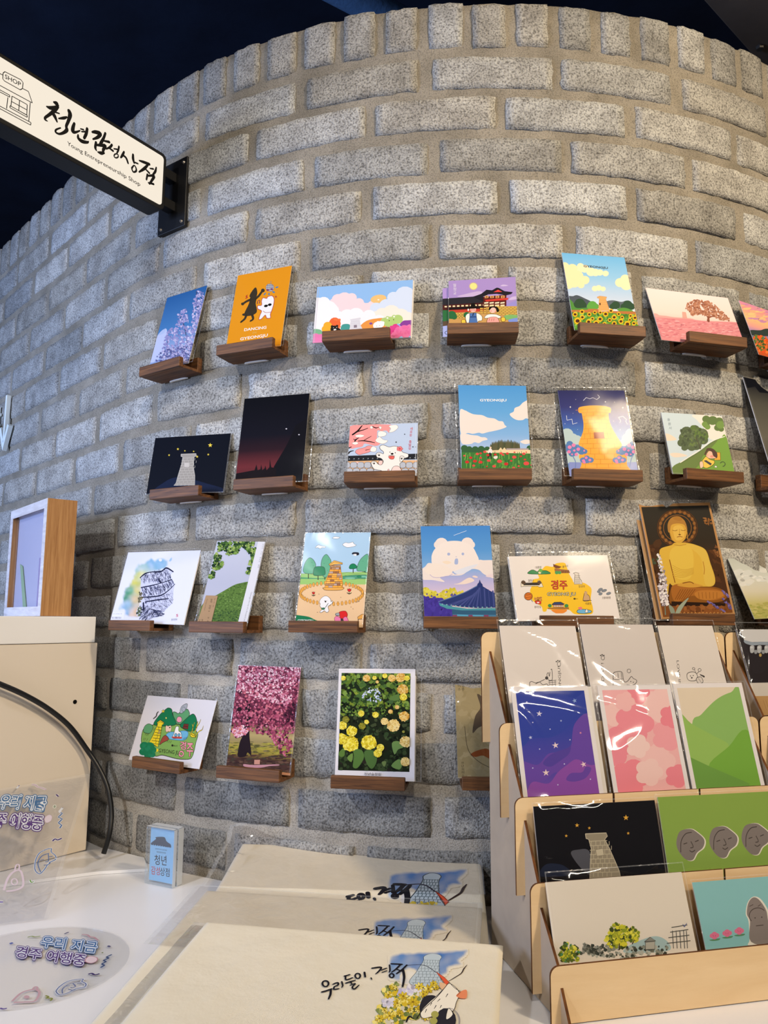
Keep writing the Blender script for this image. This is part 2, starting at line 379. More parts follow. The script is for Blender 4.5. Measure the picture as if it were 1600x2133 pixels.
o = box('floor', -4, 4, -3, 5, -0.05, 0, M_FLOOR); tag(o, 'grey concrete floor under the display table', 'floor', kind='structure')
o = box('ceiling', -4, 4, -3, 5, ZC+1.62, ZC+1.70, M_CEIL); tag(o, 'black painted ceiling above the brick wall', 'ceiling', kind='structure')
def beam():
    A = V((0.643, 1.403, ZC+1.25)); B = V((0.821, 1.561, ZC+1.25)); d = (B-A).normalized(); n = V((d.y, -d.x, 0))
    q = [A-d*1.2, A+d*1.6]
    vs = []
    for z in (0, 0.30):
        for p in q:
            for t in (0, 0.11): vs.append(p+n*t+V((0, 0, z)))
    fs = [(0, 1, 3, 2), (4, 6, 7, 5), (0, 2, 6, 4), (1, 5, 7, 3), (0, 4, 5, 1), (2, 3, 7, 6)]
    o = mesh('trim_1', vs, fs, M_BEAM); bevel_obj(o, 0.003)
    tag(o, 'dark brown steel beam crossing the top right corner of the ceiling', 'beam', kind='structure')
    P = hit_plane((1583, 97), A, V((0, 0, 1)))
    vs, fs = [], []
    for k in range(6):
        a = k*pi/3; vs += [P+V((0.009*math.cos(a), 0.009*math.sin(a), 0.0)), P+V((0.008*math.cos(a), 0.008*math.sin(a), -0.007))]
    fs = [(2*k, 2*((k+1) % 6), 2*((k+1) % 6)+1, 2*k+1) for k in range(6)]+[tuple(range(1, 12, 2))]
    b = mesh('bolt', vs, fs, M_STEEL); b.parent = o
    # a corrugated duct running behind the wall top
    pts = []
    D0 = V((-0.175, 1.50, ZC+1.40)); D1 = V((0.06, 1.66, ZC+1.40))
    t = tube('ceiling_duct', [D0+(D1-D0)*(i/40*2-0.5) for i in range(41)], 0.035, M_DUCT, n=20)
    tag(t, 'blue grey round duct high behind the top of the brick wall', 'duct')
beam()

# ------------------------------------------------------------------ flat artwork made of coloured shapes, drawn on its own plane
ZOOM = dict(R3=(250, 500, 2.4615), ZA=(290, 580, 4.571), ZB=(640, 560, 6.667), ZC_=(900, 560, 8), ZD=(1150, 510, 7.619), ZE=(1330, 580, 5.926),
            ZF=(700, 860, 8.421), ZG=(930, 790, 8), ZH=(1140, 790, 7.273), ZI=(1360, 780, 6.667), ZJ=(220, 1130, 7.619), ZK=(380, 1110, 8),
            ZL=(595, 1100, 8.421), ZM=(855, 1085, 8.421), ZN=(1040, 1130, 5.926), ZO=(1290, 1030, 5.161), ZP=(250, 1430, 7.273), ZQ=(440, 1370, 7.9),
            ZR=(680, 1380, 7.619), ZS=(930, 1370, 7.354), ZT=(640, 1930, 3.721), ZU=(0, 1920, 5.926), ZV=(0, 1600, 6.465), ZW=(1490, 1280, 5.609),
            RK=(980, 1260, 2.5806), RL=(980, 1640, 2.5806), SG=(0, 100, 3.8095), BG=(0, 1560, 3.2), TB=(200, 1640, 1.7778), PX=(0, 0, 1))
TXT = {}
def text_geo(s, off=0.0):
    k = (s, off)
    if k not in TXT:
        cu = bpy.data.curves.new('t', 'FONT'); cu.body = s; cu.resolution_u = 3; cu.offset = off
        ob = bpy.data.objects.new('t', cu); me = ob.to_mesh()
        TXT[k] = ([(v.co.x, v.co.y) for v in me.vertices], [tuple(p.vertices) for p in me.polygons])
        ob.to_mesh_clear(); bpy.data.objects.remove(ob); bpy.data.curves.remove(cu)
    return TXT[k]
class Art:
    STEP = 1.3e-6
    def __init__(s, mw, zoom, clip):
        """mw: matrix of the sheet (x right, y up the sheet, z out of it); clip = (x0,x1,y0,y1)"""
        s.mw = mw; s.inv = mw.inverted(); s.P = mw.translation.copy(); s.N = mw.to_3x3() @ V((0, 0, 1))
        s.clip = clip; s.box = clip; s.vs = []; s.fs = []; s.cs = []; s.z = 0.0; s.uv = False; s.gain = 0.88
        s.zoom(zoom)
    def zoom(s, z):
        s.o = ZOOM[z]; cx = s.mw @ V(((s.box[0]+s.box[1])/2, (s.box[2]+s.box[3])/2, 0))
        d = cx-CAM; fw = d.dot(fwd); px = 800+FPX*d.dot(rgt)/fw, 1066.5-FPX*d.dot(upv)/fw
        a = s.loc(px); b = s.loc((px[0]+1, px[1])); c = s.loc((px[0], px[1]+1))
        s.k = (math.dist(a, b)+math.dist(a, c))/2/s.o[2]
        return s
    def loc(s, px):
        q = s.inv @ hit_plane(px, s.P, s.N); return (q.x, q.y)
    def m(s, p):
        if s.uv:
            x0, x1, y0, y1 = s.box; return (x0+p[0]*(x1-x0), y1-p[1]*(y1-y0))
        return s.loc((s.o[0]+p[0]/s.o[2], s.o[1]+p[1]/s.o[2]))
    def up(s): s.z += s.STEP
    def raw(s, pts, col, z=None):
        x0, x1, y0, y1 = s.clip; z = s.z if z is None else z
        for ax, lim, sg in ((0, x0, 1), (0, x1, -1), (1, y0, 1), (1, y1, -1)):
            if not pts: return
            if all(sg*(p[ax]-lim) >= 0 for p in pts): continue
            out = []
            for i in range(len(pts)):
                a, b = pts[i-1], pts[i]; da, db = sg*(a[ax]-lim), sg*(b[ax]-lim)
                if (da < 0) != (db < 0):
                    t = da/(da-db); out.append((a[0]+(b[0]-a[0])*t, a[1]+(b[1]-a[1])*t))
                if db >= 0: out.append(b)
            pts = out
        if len(pts) < 3: return
        ar = sum(pts[i-1][0]*pts[i][1]-pts[i][0]*pts[i-1][1] for i in range(len(pts)))
        if abs(ar) < 1e-10: return
        if ar < 0: pts = pts[::-1]
        b = len(s.vs); s.vs += [(p[0], p[1], z) for p in pts]; s.fs.append(tuple(range(b, b+len(pts))))
        g = s.gain; s.cs.append(tuple(min(0.92, c*g) for c in lin(col)))
    def bg(s, col): s.up(); x0, x1, y0, y1 = s.clip; s.raw([(x0, y0), (x1, y0), (x1, y1), (x0, y1)], col)
    def grad(s, stops, box=None):
        """vertical run of colours, stops = [(fraction from the top, colour)]"""
        s.up(); x0, x1, y0, y1 = box or s.clip
        for (a, ca), (b, cb) in zip(stops[:-1], stops[1:]):
            ya, yb = y1-(y1-y0)*a, y1-(y1-y0)*b; n = len(s.vs)
            s.vs += [(x0, yb, s.z), (x1, yb, s.z), (x1, ya, s.z), (x0, ya, s.z)]; s.fs.append((n, n+1, n+2, n+3))
            ca, cb = [tuple(min(.92, q*s.gain) for q in lin(c)) for c in (ca, cb)]
            s.cs.append([cb, cb, ca, ca])
    def P_(s, pts, col): s.up(); s.raw([s.m(p) for p in pts], col)
    def S(s, pts, col, line=None, w=2, n=5):
        q = [s.m(p) for p in crom(pts, n, True)]
        s.up(); s.raw(q, col)
        if line: s.up(); s.strip(q+[q[0]], [w*s.k]*(len(q)+1), line)
    def PL(s, pts, col, line, w=2):
        s.P_(pts, col); q = [s.m(p) for p in pts]; s.up(); s.strip(q+[q[0]], [w*s.k]*(len(q)+1), line)
    def strip(s, q, ws, col):
        n = len(q); L, Rr = [], []; z0 = s.z
        for i in range(n):
            a, b = q[max(i-1, 0)], q[min(i+1, n-1)]
            dx, dy = b[0]-a[0], b[1]-a[1]; l = math.hypot(dx, dy) or 1e-9
            nx, ny = -dy/l*ws[i]/2, dx/l*ws[i]/2
            L.append((q[i][0]+nx, q[i][1]+ny)); Rr.append((q[i][0]-nx, q[i][1]-ny))
        for i in range(n-1): s.raw([L[i], L[i+1], Rr[i+1], Rr[i]], col, s.z+(i % 2)*s.STEP*0.4)
    def L(s, pts, w, col, smooth=False):
        if smooth: pts = crom(pts, 5)
        elif len(pts) > 2:
            # keep corners crisp: one strip for each leg
            s.up()
            for a, b in zip(pts[:-1], pts[1:]): s.strip([s.m(a), s.m(b)], [w*s.k]*2, col)
            return
        s.up(); s.strip([s.m(p) for p in pts], [w*s.k]*len(pts), col)
    def B(s, pts, col):
        """brush stroke through (x, y, width) points, round ends"""
        q = crom(pts, 6); s.up(); mm = [s.m(p) for p in q]
        s.strip(mm, [p[2]*s.k for p in q], col)
        for i in (0, -1):
            r = q[i][2]*s.k/2
            s.raw([(mm[i][0]+r*math.cos(t*pi/4), mm[i][1]+r*math.sin(t*pi/4)) for t in range(8)], col)
    def E(s, c, rx, ry, col, rot=0, n=14, line=None, w=2):
        ca, sa = math.cos(rot), math.sin(rot)
        pts = [(c[0]+rx*math.cos(2*pi*i/n)*ca-ry*math.sin(2*pi*i/n)*sa, c[1]+rx*math.cos(2*pi*i/n)*sa+ry*math.sin(2*pi*i/n)*ca) for i in range(n)]
        q = [s.m(p) for p in pts]; s.up(); s.raw(q, col)
        if line: s.up(); s.strip(q+[q[0]], [w*s.k]*(n+1), line)
    def C(s, cs, col):
        for x, y, r in cs: s.up(); s.raw([s.m((x+r*math.cos(2*pi*i/14), y+r*0.9*math.sin(2*pi*i/14))) for i in range(14)], col)
    def ring(s, c, rx, ry, w, col, n=18, a0=0, a1=2*pi):
        s.up(); s.strip([s.m((c[0]+rx*math.cos(a0+(a1-a0)*i/n), c[1]+ry*math.sin(a0+(a1-a0)*i/n))) for i in range(n+1)], [w*s.k]*(n+1), col)
    def ST(s, c, r, col, n=5, inner=0.42, rot=-pi/2, line=None, w=2):
        pts = [(c[0]+(r if i % 2 == 0 else r*inner)*math.cos(rot+i*pi/n), c[1]+(r if i % 2 == 0 else r*inner)*math.sin(rot+i*pi/n)) for i in range(2*n)]
        if line: s.PL(pts, col, line, w)
        else: s.P_(pts, col)
    def scat(s, poly, n, r, cols, sides=6, ey=1.0, lay=120):
        lay = max(6, min(lay, n//2))
        xs = [p[0] for p in poly]; ys = [p[1] for p in poly]; base = s.z; got = 0; tries = 0
        while got < n and tries < n*12:
            tries += 1
            x = random.uniform(min(xs), max(xs)); y = random.uniform(min(ys), max(ys)); ins = False
            for i in range(len(poly)):
                (ax, ay), (bx, by) = poly[i-1], poly[i]
                if (ay > y) != (by > y) and x < (bx-ax)*(y-ay)/(by-ay)+ax: ins = not ins
            if not ins: continue
            rr = random.uniform(*r); a0 = random.random()*6
            pts = [s.m((x+rr*random.uniform(.7, 1.2)*math.cos(a0+2*pi*i/sides), y+ey*rr*random.uniform(.7, 1.2)*math.sin(a0+2*pi*i/sides))) for i in range(sides)]
            s.raw(pts, random.choice(cols), base+s.STEP*(1+got % lay)); got += 1
        s.z = base+s.STEP*(lay+1)
    def wash(s, poly, ctrl, paper, fade=30, n=44, rough=0.5):
        """watercolour patch: colours run between the control points (x, y, colour) and thin out to paper at the rim"""
        poly = crom(poly, 3, True); xs = [p[0] for p in poly]; ys = [p[1] for p in poly]
        x0, x1, y0, y1 = min(xs), max(xs), min(ys), max(ys); s.up(); cc = [(x, y, lin(c)) for x, y, c in ctrl]; pp = lin(paper)
        def dist(x, y):
            ins = False; d = 1e9
            for i in range(len(poly)):
                (ax, ay), (bx, by) = poly[i-1], poly[i]
                if (ay > y) != (by > y) and x < (bx-ax)*(y-ay)/(by-ay)+ax: ins = not ins
                l = (bx-ax)**2+(by-ay)**2 or 1e-9; t = max(0, min(1, ((x-ax)*(bx-ax)+(y-ay)*(by-ay))/l))
                d = min(d, math.hypot(x-ax-t*(bx-ax), y-ay-t*(by-ay)))
            return d if ins else -d
        g = {}
        for i in range(n+1):
            for j in range(n+1):
                x, y = x0+(x1-x0)*i/n, y0+(y1-y0)*j/n
                d = dist(x, y)
                if d < -(x1-x0)/n*1.5: continue
                w = [1/((x-a)**2+(y-b)**2+60)**1.3 for a, b, _ in cc]; W = sum(w)
                c = [sum(wi*q[2][k] for wi, q in zip(w, cc))/W for k in range(3)]
                t = max(0, min(1, (d+fade*rough*noise.noise((x*.02, y*.02, 7)))/fade))*(0.86+0.3*noise.noise((x*.013, y*.013, 3)))
                t = max(0, min(1, t)); c = tuple((pp[k]+(c[k]-pp[k])*t)*s.gain for k in range(3))
                q = s.m((x, y)); g[i, j] = (len(s.vs), c); s.vs.append((q[0], q[1], s.z))
        a0, a1, b0, b1 = s.clip
        for i in range(n):
            for j in range(n):
                k = [(i, j), (i, j+1), (i+1, j+1), (i+1, j)]
                if all(q in g for q in k) and all(a0 <= s.vs[g[q][0]][0] <= a1 and b0 <= s.vs[g[q][0]][1] <= b1 for q in k):
                    s.fs.append(tuple(g[q][0] for q in k)); s.cs.append([g[q][1] for q in k])
    def T(s, txt, p0, p1, hv, col, off=0.0):
        """text on the baseline p0-p1 (fills it); hv = vector of the capital height"""
        vs, fs = text_geo(txt, off)
        if not vs: return
        b0 = text_geo(txt, 0)[0]; x0 = min(v[0] for v in b0); x1 = max(v[0] for v in b0)
        s.up()
        def f(v):
            t = (v[0]-x0)/(x1-x0); u = v[1]/0.72
            return s.m((p0[0]+(p1[0]-p0[0])*t+hv[0]*u, p0[1]+(p1[1]-p0[1])*t+hv[1]*u))
        q = [f(v) for v in vs]
        for fc in fs: s.raw([q[i] for i in fc], col)
    def TO(s, txt, p0, p1, hv, col, rad, n=10):
        """fattened copy of the text: the same word nudged round a circle of radius rad (in letter heights)"""
        k = math.hypot(*hv)*rad
        for i in range(n):
            dx, dy = k*math.cos(2*pi*i/n), k*math.sin(2*pi*i/n)
            s.T(txt, (p0[0]+dx, p0[1]+dy), (p1[0]+dx, p1[1]+dy), hv, col)
    def TV(s, txt, p0, p1, size, col):
        """upright letters one under another from p0 to p1"""
        n = len(txt)
        for i, ch in enumerate(txt):
            if ch == ' ': continue
            x = p0[0]+(p1[0]-p0[0])*(i+.5)/n; y = p0[1]+(p1[1]-p0[1])*(i+.5)/n
            s.T(ch, (x-size*.45, y+size*.4), (x+size*.45, y+size*.4), (0, -size*.8), col)
    def build(s, name, parent, dz, mat=None):
        vs = [(x, y, z+dz) for x, y, z in s.vs]
        return mesh(name, vs, s.fs, mat or M_PRINT, parent, cols=s.cs)

# ------------------------------------------------------------------ wooden card ledges
def shelf_matrix(s, z, dy):
    p, th = wall_pt(s, 0.0, z); a = th+dy
    u = V((math.cos(a), math.sin(a), 0)); n = V((math.sin(a), -math.cos(a), 0))
    return Matrix(((u.x, n.x, 0, p.x), (u.y, n.y, 0, p.y), (0, 0, 1, p.z), (0, 0, 0, 1)))
SHELF = [  # arc position, height, turn, which card stands on it
    (-0.575, 0.412, -0.03, 'blue blossom sky postcard'), (-0.405, 0.417, 0.016, 'orange dancing postcard'), (-0.228, 0.415, 0.05, 'pastel clouds postcard'),
    (-0.044, 0.416, -0.02, 'purple moonlit bridge cards'), (0.139, 0.418, 0.014, 'sunflower field postcard'), (0.312, 0.419, -0.05, 'misty pink tree postcard'),
    (0.492, 0.414, -0.02, 'sunset poppy postcard'),
    (-0.533, 0.193, 0.06, 'black night tower postcard'), (-0.365, 0.196, 0.0, 'dark red night sky postcard'), (-0.193, 0.197, 0.06, 'square white dog card'),
    (-0.030, 0.198, -0.02, 'blue sky poppy postcard'), (0.126, 0.199, -0.02, 'starry orange tower postcard'), (0.290, 0.206, 0.02, 'square napping child card'),
    (0.466, 0.206, 0.0, 'dark portrait card at the right edge'),
    (-0.622, -0.020, 0.05, 'square watercolour rooftops card'), (-0.437, -0.021, -0.02, 'green burial mound postcard'), (-0.271, -0.019, 0.06, 'cartoon stone tower postcard'),
    (-0.081, -0.012, 0.038, 'bear shaped cloud postcard'), (0.076, -0.010, -0.01, 'yellow map postcard'), (0.260, -0.006, -0.01, 'golden seated statue postcard'),
    (0.446, -0.006, 0.0, 'pale glossy sky postcard'),
    (-0.544, -0.233, 0.017, 'square green village drawing card'), (-0.379, -0.231, 0.04, 'pink blossom tree postcard'), (-0.206, -0.232, 0.06, 'yellow snowball flower postcard'),
    (-0.030, -0.228, 0.0, 'brown sleeved card beside the plywood rack')]
LD, LH, LL = 0.0510, 0.0170, 0.104
def make_shelf():
    t = empty('card_shelf', Matrix(), None, 'shelf', 'wooden card ledges on the brick wall')
    h = LL/2
    box('back_strip', -h, h, 0.0015, 0.012, 0, 0.026, M_WALNUT, t, 0.0008)
    box('base_board', -h, h, 0.012, LD-0.009, 0, 0.0045, M_WALNUT, t)
    box('front_lip', -h, h, LD-0.009, LD, 0, LH, M_WALNUT, t, 0.0010)
    vs = [(-0.03, 0.0005, 0.002), (-0.028, 0.012, -0.0008), (0.0, 0.017, -0.0012), (0.026, 0.013, -0.0008), (0.03, 0.0005, 0.002)]
    pts = crom([(-0.030, 0.0008), (-0.026, 0.0050), (-0.008, 0.0062), (0.010, 0.0048), (0.016, 0.0008)], 4)
    plate('adhesive_pad', pts, 0.0016, M_PAD, t, lambda a, b, c: (a, b, c-0.0017))
    return t
proto = make_shelf()
for i, (s_, z_, dy_, what) in enumerate(SHELF):
    r = proto
    if i:
        r = proto.copy(); COL.objects.link(r)
        for ch in proto.children:
            c = ch.copy(); COL.objects.link(c); c.parent = r
    r.matrix_world = shelf_matrix(s_, z_, dy_)
    r['label'] = 'dark wooden wall ledge holding the '+what

# ------------------------------------------------------------------ cards: pose on the wall = arc, height, turn, lean, roll, width, height, stand-off
CARD = {
 'blossom': (-0.5754, 0.4229, -0.0234, 0.2041, -0.031, 0.1057, 0.1501, 0.0325), 'dance': (-0.4024, 0.4261, 0.0117, 0.1861, -0.0094, 0.1038, 0.1486, 0.0295),
 'clouds': (-0.2228, 0.422, 0.0145, 0.144, -0.0136, 0.1538, 0.0984, 0.0291), 'bridge': (-0.0426, 0.4241, -0.0882, 0.2427, 0.0122, 0.1023, 0.0999, 0.0291),
 'sunfl': (0.1393, 0.4298, 0.0526, 0.2101, 0.0281, 0.106, 0.1389, 0.0324), 'pinktree': (0.3, 0.4251, -0.0092, 0.3016, 0.0279, 0.1577, 0.1003, 0.0316),
 'sunset': (0.4651, 0.4216, 0.1236, 0.2469, 0.0522, 0.15, 0.10, 0.029),
 'night': (-0.529, 0.2027, 0.17, 0.1288, -0.0293, 0.1496, 0.1004, 0.0291), 'redsky': (-0.368, 0.2069, 0.0854, 0.164, 0.001, 0.1133, 0.1483, 0.0294),
 'dog': (-0.1903, 0.2092, 0.0532, 0.2977, 0.0081, 0.1044, 0.0903, 0.03), 'poppy': (-0.0265, 0.2058, 0.0582, 0.1721, 0.0024, 0.1031, 0.148, 0.029),
 'starry': (0.1278, 0.2097, -0.032, 0.2052, 0.0364, 0.1049, 0.1408, 0.0307), 'child': (0.2889, 0.2187, -0.0801, 0.2233, 0.0069, 0.1061, 0.1032, 0.0292),
 'dark': (0.4591, 0.2481, 0.0824, 0.2114, 0.0393, 0.105, 0.15, 0.029),
 'water': (-0.6012, -0.0082, 0.0835, 0.2398, -0.0198, 0.1718, 0.1248, 0.0320), 'mound': (-0.4398, -0.0132, -0.0446, 0.2293, -0.0602, 0.0979, 0.139, 0.0355),
 'cartoon': (-0.2664, -0.0104, -0.0005, 0.1963, -0.0202, 0.1046, 0.1439, 0.03), 'bear': (-0.0788, -0.009, 0.1508, 0.1456, 0.0226, 0.1031, 0.1477, 0.0296),
 'map': (0.0695, 0.0008, 0.0549, 0.3085, 0.0299, 0.1511, 0.0981, 0.0335), 'buddha': (0.264, 0.0063, -0.0504, 0.1729, 0.0629, 0.1226, 0.1745, 0.0323),
 'pale': (0.4261, 0.0059, 0.1002, 0.3776, 0.0346, 0.15, 0.10, 0.029),
 'village': (-0.5427, -0.2254, 0.0337, 0.3349, -0.0024, 0.1511, 0.104, 0.0357), 'pinkblos': (-0.3724, -0.2234, 0.0396, 0.1758, -0.008, 0.1064, 0.1544, 0.0296),
 'yellow': (-0.1982, -0.2234, 0.0565, 0.1684, 0.0074, 0.113, 0.1542, 0.0295), 'brown': (-0.0361, -0.2158, -0.006, 0.2595, 0.0117, 0.10, 0.14, 0.029)}
def card_matrix(p, push=0.0, side=0.0):
    s, z, dy, lean, rl, w, h, d0 = p
    P, th = wall_pt(s, d0, z); yaw = th+dy
    u = V((math.cos(yaw), math.sin(yaw), 0)); nh = V((math.sin(yaw), -math.cos(yaw), 0))
    v = V((0, 0, 1))*math.cos(lean)-nh*math.sin(lean)
    c, sn = math.cos(rl), math.sin(rl); u, v = u*c+v*sn, v*c-u*sn
    n = u.cross(v); P = P-n*push+u*side
    return Matrix(((u.x, v.x, n.x, P.x), (u.y, v.y, n.y, P.y), (u.z, v.z, n.z, P.z), (0, 0, 0, 1)))
def sleeve(parent, x0, x1, y0, y1, z=0.0008, name='clear_sleeve', wav=0.0006, mats=None, seam=0.0012, sd=0, ridge=0.0):
    nx, ny = (46, 56) if ridge else (16, 20)
    xs = [x0, x0+seam]+[x0+seam+(x1-x0-2*seam)*i/nx for i in range(1, nx)]+[x1-seam, x1]
    ys = [y0, y0+seam]+[y0+seam+(y1-y0-2*seam)*i/ny for i in range(1, ny)]+[y1-seam, y1]
    vs = []; fs = []; mi = []
    for i, x in enumerate(xs):
        for j, y in enumerate(ys):
            q = noise.noise((x*22+sd, y*22+sd*3, sd+0.3))
            c = 0.0
            if ridge:      # a few long soft creases across the film
                c = ridge*(max(0.0, 1-abs(noise.noise((x*9+y*4+sd, y*5-x*3, sd*1.7)))*6.5)**1.4+0.5*max(0.0, 1-abs(noise.noise((x*6-sd, x*5+y*15, sd*0.9)))*7)**1.4)
                c *= min(1.0, min(x-x0, x1-x, y-y0, y1-y)/0.008)
            vs.append((x, y, z+wav*(1+q)+c))
    k = len(ys)
    for i in range(len(xs)-1):
        for j in range(k-1):
            fs.append((i*k+j, (i+1)*k+j, (i+1)*k+j+1, i*k+j+1)); mi.append(1 if i in (0, len(xs)-2) or j in (0, k-2) else 0)
    return mesh(name, vs, fs, mats or [M_FILM, M_SEAM], parent, smooth=True, mi=mi)
GW = 'postcards on the wall ledges'
def card(key, zoom, label, cat='postcard', thick=0.0006, mw=None, wh=None, inset=0.0, group=GW, edge=None, name='postcard'):
    p = CARD.get(key)
    if mw is None: mw = card_matrix(p)
    w, h = wh or (p[5], p[6])
    t = empty(name, mw, label, cat, group)
    b = box('card', -w/2, w/2, 0, h, -thick, 0, edge or M_PAPER, t)
    A = Art(mw, zoom, (-w/2+inset, w/2-inset, inset, h-inset)); A.w, A.h, A.t = w, h, t
    return t, A
def done(A, t, slv=None, sd=0):
    if A.vs: A.build('print', t, 0.00008)
    if slv:
        l, r, b, tp = slv; sleeve(t, -A.w/2-l, A.w/2+r, -b, A.h+tp, z=A.z+0.0006, sd=sd)
def spare(key, push, side, label, group, wh=None, dz=0):
    p = CARD[key]; mw = card_matrix(p, push, side); w, h = wh or (p[5], p[6])
    return box_card(mw, w, h, label, group)
def box_card(mw, w, h, label, group):
    t = empty('postcard', mw, label, 'postcard', group)
    box('card', -w/2, w/2, 0, h, -0.0006, 0, M_PAPER, t); return t

# 1 --- blossoms against a blue sky
t, A = card('blossom', 'ZA', 'postcard photo of pale blossom branches against deep blue sky')
A.grad([(0, '#2f639c'), (0.5, '#4d83b8'), (0.75, '#9fb3d8'), (1, '#8fa3cf')])
A.S([(95, 790), (165, 560), (260, 480), (250, 640), (200, 760)], '#c7cde6'); A.S([(180, 540), (250, 475), (235, 520)], '#b9c6e2')
for br in ([(480, 800), (440, 500), (390, 350)], [(560, 800), (560, 420), (545, 120)], [(270, 760), (270, 560), (290, 500)], [(620, 420), (560, 300), (600, 170)]):
    A.L(br, 7, '#4a4a6a', True)
bl = ['#c9bcd8', '#b7a9cf', '#d9cfe4', '#9f97c4', '#8f8bb8', '#a39dc6', '#7d83b4']
A.scat([(230, 800), (220, 640), (270, 500), (370, 420), (480, 460), (600, 300), (640, 420), (480, 810)], 620, (5, 13), bl, 6)
A.scat([(370, 430), (370, 330), (450, 280), (470, 420)], 90, (5, 12), bl); A.scat([(500, 420), (520, 200), (560, 120), (640, 150), (620, 400)], 190, (5, 12), bl)
A.scat([(140, 790), (190, 700), (300, 660), (520, 620), (520, 800)], 260, (5, 12), ['#7c7fae', '#6b6d9b', '#bcb2d4', '#cfc6de', '#5c5f8d'])
done(A, t, (0.002, 0.012, 0.0, 0.002), 1)

# 2 --- orange card with the dancing tower
t, A = card('dance', 'ZA', 'bright orange postcard of a dancing black tower figure and white rabbit')
A.bg('#e6951c')
K = '#3a3226'
A.S([(1050, 170), (1075, 120), (1110, 85), (1125, 130), (1115, 175), (1080, 185)], K)
A.S([(1060, 180), (1115, 185), (1110, 240), (1120, 320), (1060, 355), (1000, 345), (1045, 240)], K)
A.B([(1105, 195, 26), (1140, 165, 24), (1175, 115, 22)], K); A.E((1178, 115), 18, 18, K)
A.B([(1065, 200, 24), (1020, 220, 22), (985, 245, 22)], K); A.E((985, 243), 15, 14, K)
A.E((1000, 345), 20, 12, K); A.E((1100, 322), 18, 12, K)
A.B([(1020, 350, 24), (1005, 385, 22), (970, 415, 18)], K); A.B([(1075, 345, 22), (1085, 385, 20), (1060, 405, 16)], K)
W, RL_ = '#f4efe9', '#b5474a'
A.S([(1165, 215), (1180, 185), (1215, 190), (1225, 175), (1265, 165), (1285, 195), (1280, 250), (1265, 300), (1250, 340), (1250, 375), (1215, 378), (1200, 350), (1165, 385), (1140, 390), (1150, 350), (1165, 310), (1130, 290), (1130, 260), (1165, 255)], W, RL_, 6)
A.E((1207, 262), 19, 12, '#1a1512', -0.2); A.E((1244, 250), 18, 12, '#1a1512', -0.2); A.L([(1190, 262), (1255, 246)], 5, '#1a1512')
A.L([(1180, 310), (1205, 325), (1255, 320)], 4, RL_, True)
A.E((1245, 88), 40, 38, '#b9b6ae'); A.ring((1245, 88), 38, 36, 3, '#6f6f78')
for q in (-20, 0, 20): A.L([(1210, 88+q), (1280, 85+q)], 4, '#5f6f8f'); A.L([(1245+q, 52), (1245+q, 124)], 4, '#7a7488')
A.E((1225, 110), 14, 8, '#7a2f5a'); A.E((1262, 102), 12, 8, '#7a2f5a'); A.L([(1255, 25), (1253, 50)], 4, '#77808f')
for a, b in (((1300, 88), (1325, 80)), ((1270, 125), (1290, 135)), ((1235, 140), (1238, 158)), ((1205, 138), (1188, 158))): A.L([a, b], 13, '#4d7fa6')
A.B([(1030, 160, 8), (1018, 170, 8), (1030, 180, 9), (1015, 190, 9)], '#b32a2a'); A.B([(1125, 240, 8), (1130, 215, 6), (1148, 210, 6), (1145, 235, 8)], '#6b2a55')
A.ST((1302, 175), 16, '#a32f3a', 4, 0.3)
A.T('DANCING', (1000, 502), (1210, 478), (3, -27), '#fbf3e6', 0.02); A.T('IN', (1080, 527), (1115, 522), (2, -18), '#d9b25c'); A.T('GYEONGJU', (962, 590), (1222, 552), (3, -27), '#fbf3e6', 0.02)
done(A, t, (0.004, 0.006, 0.0, 0.0), 2)

# 3 --- pastel clouds
t, A = card('clouds', 'ZB', 'wide pastel postcard of pink and white clouds with small animals', thick=0.002)
A.bg('#93bdea')
A.C([(230, 470, 90), (150, 480, 90), (320, 560, 130)], '#f4f0ef')
A.C([(560, 520, 130), (700, 560, 110), (820, 600, 90), (520, 420, 105), (620, 400, 70), (430, 430, 90), (720, 470, 70), (380, 480, 80), (840, 530, 65), (900, 500, 60), (780, 540, 80)], '#f2d9dc')
A.E((990, 418), 112, 58, '#eec27d', -0.15); A.E((990, 430), 14, 9, '#fbf0dc')
A.C([(1360, 370, 140), (1200, 400, 90), (1300, 480, 160), (1100, 510, 100), (960, 550, 90), (1440, 520, 140)], '#d7e1f1')
A.C([(1170, 610, 120), (1050, 640, 110), (1300, 660, 120), (1400, 680, 90), (960, 650, 70)], '#f3eadb')
A.C([(680, 640, 110), (560, 660, 110), (860, 650, 90), (420, 700, 130), (250, 600, 190), (150, 640, 120), (740, 700, 120), (1000, 720, 90)], '#f7f2f3')
A.P_([(80, 700), (1000, 690), (1000, 900), (80, 930)], '#f7f2f3')
A.S([(740, 790), (830, 720), (960, 690), (1080, 695), (1080, 830), (740, 850)], '#eb9a4a'); A.E((885, 760), 23, 16, '#8a4f9a')
A.S([(1290, 790), (1330, 725), (1400, 715), (1470, 720), (1470, 800)], '#8c4399')
A.C([(1140, 740, 85), (1260, 700, 70), (1080, 730, 60), (1200, 720, 70)], '#b3cf7a'); A.C([(1115, 680, 26), (1205, 662, 26)], '#b3cf7a'); A.C([(1115, 683, 14), (1207, 664, 14)], '#eef0e0')
for p in ((1140, 720), (1200, 707)): A.E(p, 7, 8, '#4a5a2c')
A.C([(975, 790, 60), (1020, 770, 50), (985, 745, 22), (1050, 750, 24)], '#f9f6f4'); A.C([(965, 795, 6), (1005, 790, 6)], '#d59aa0')
A.PL([(600, 705), (740, 680), (742, 700), (725, 705), (735, 770), (765, 830), (560, 850), (600, 770), (612, 715), (600, 718)], '#dcd8de', '#c3bfc8', 3)
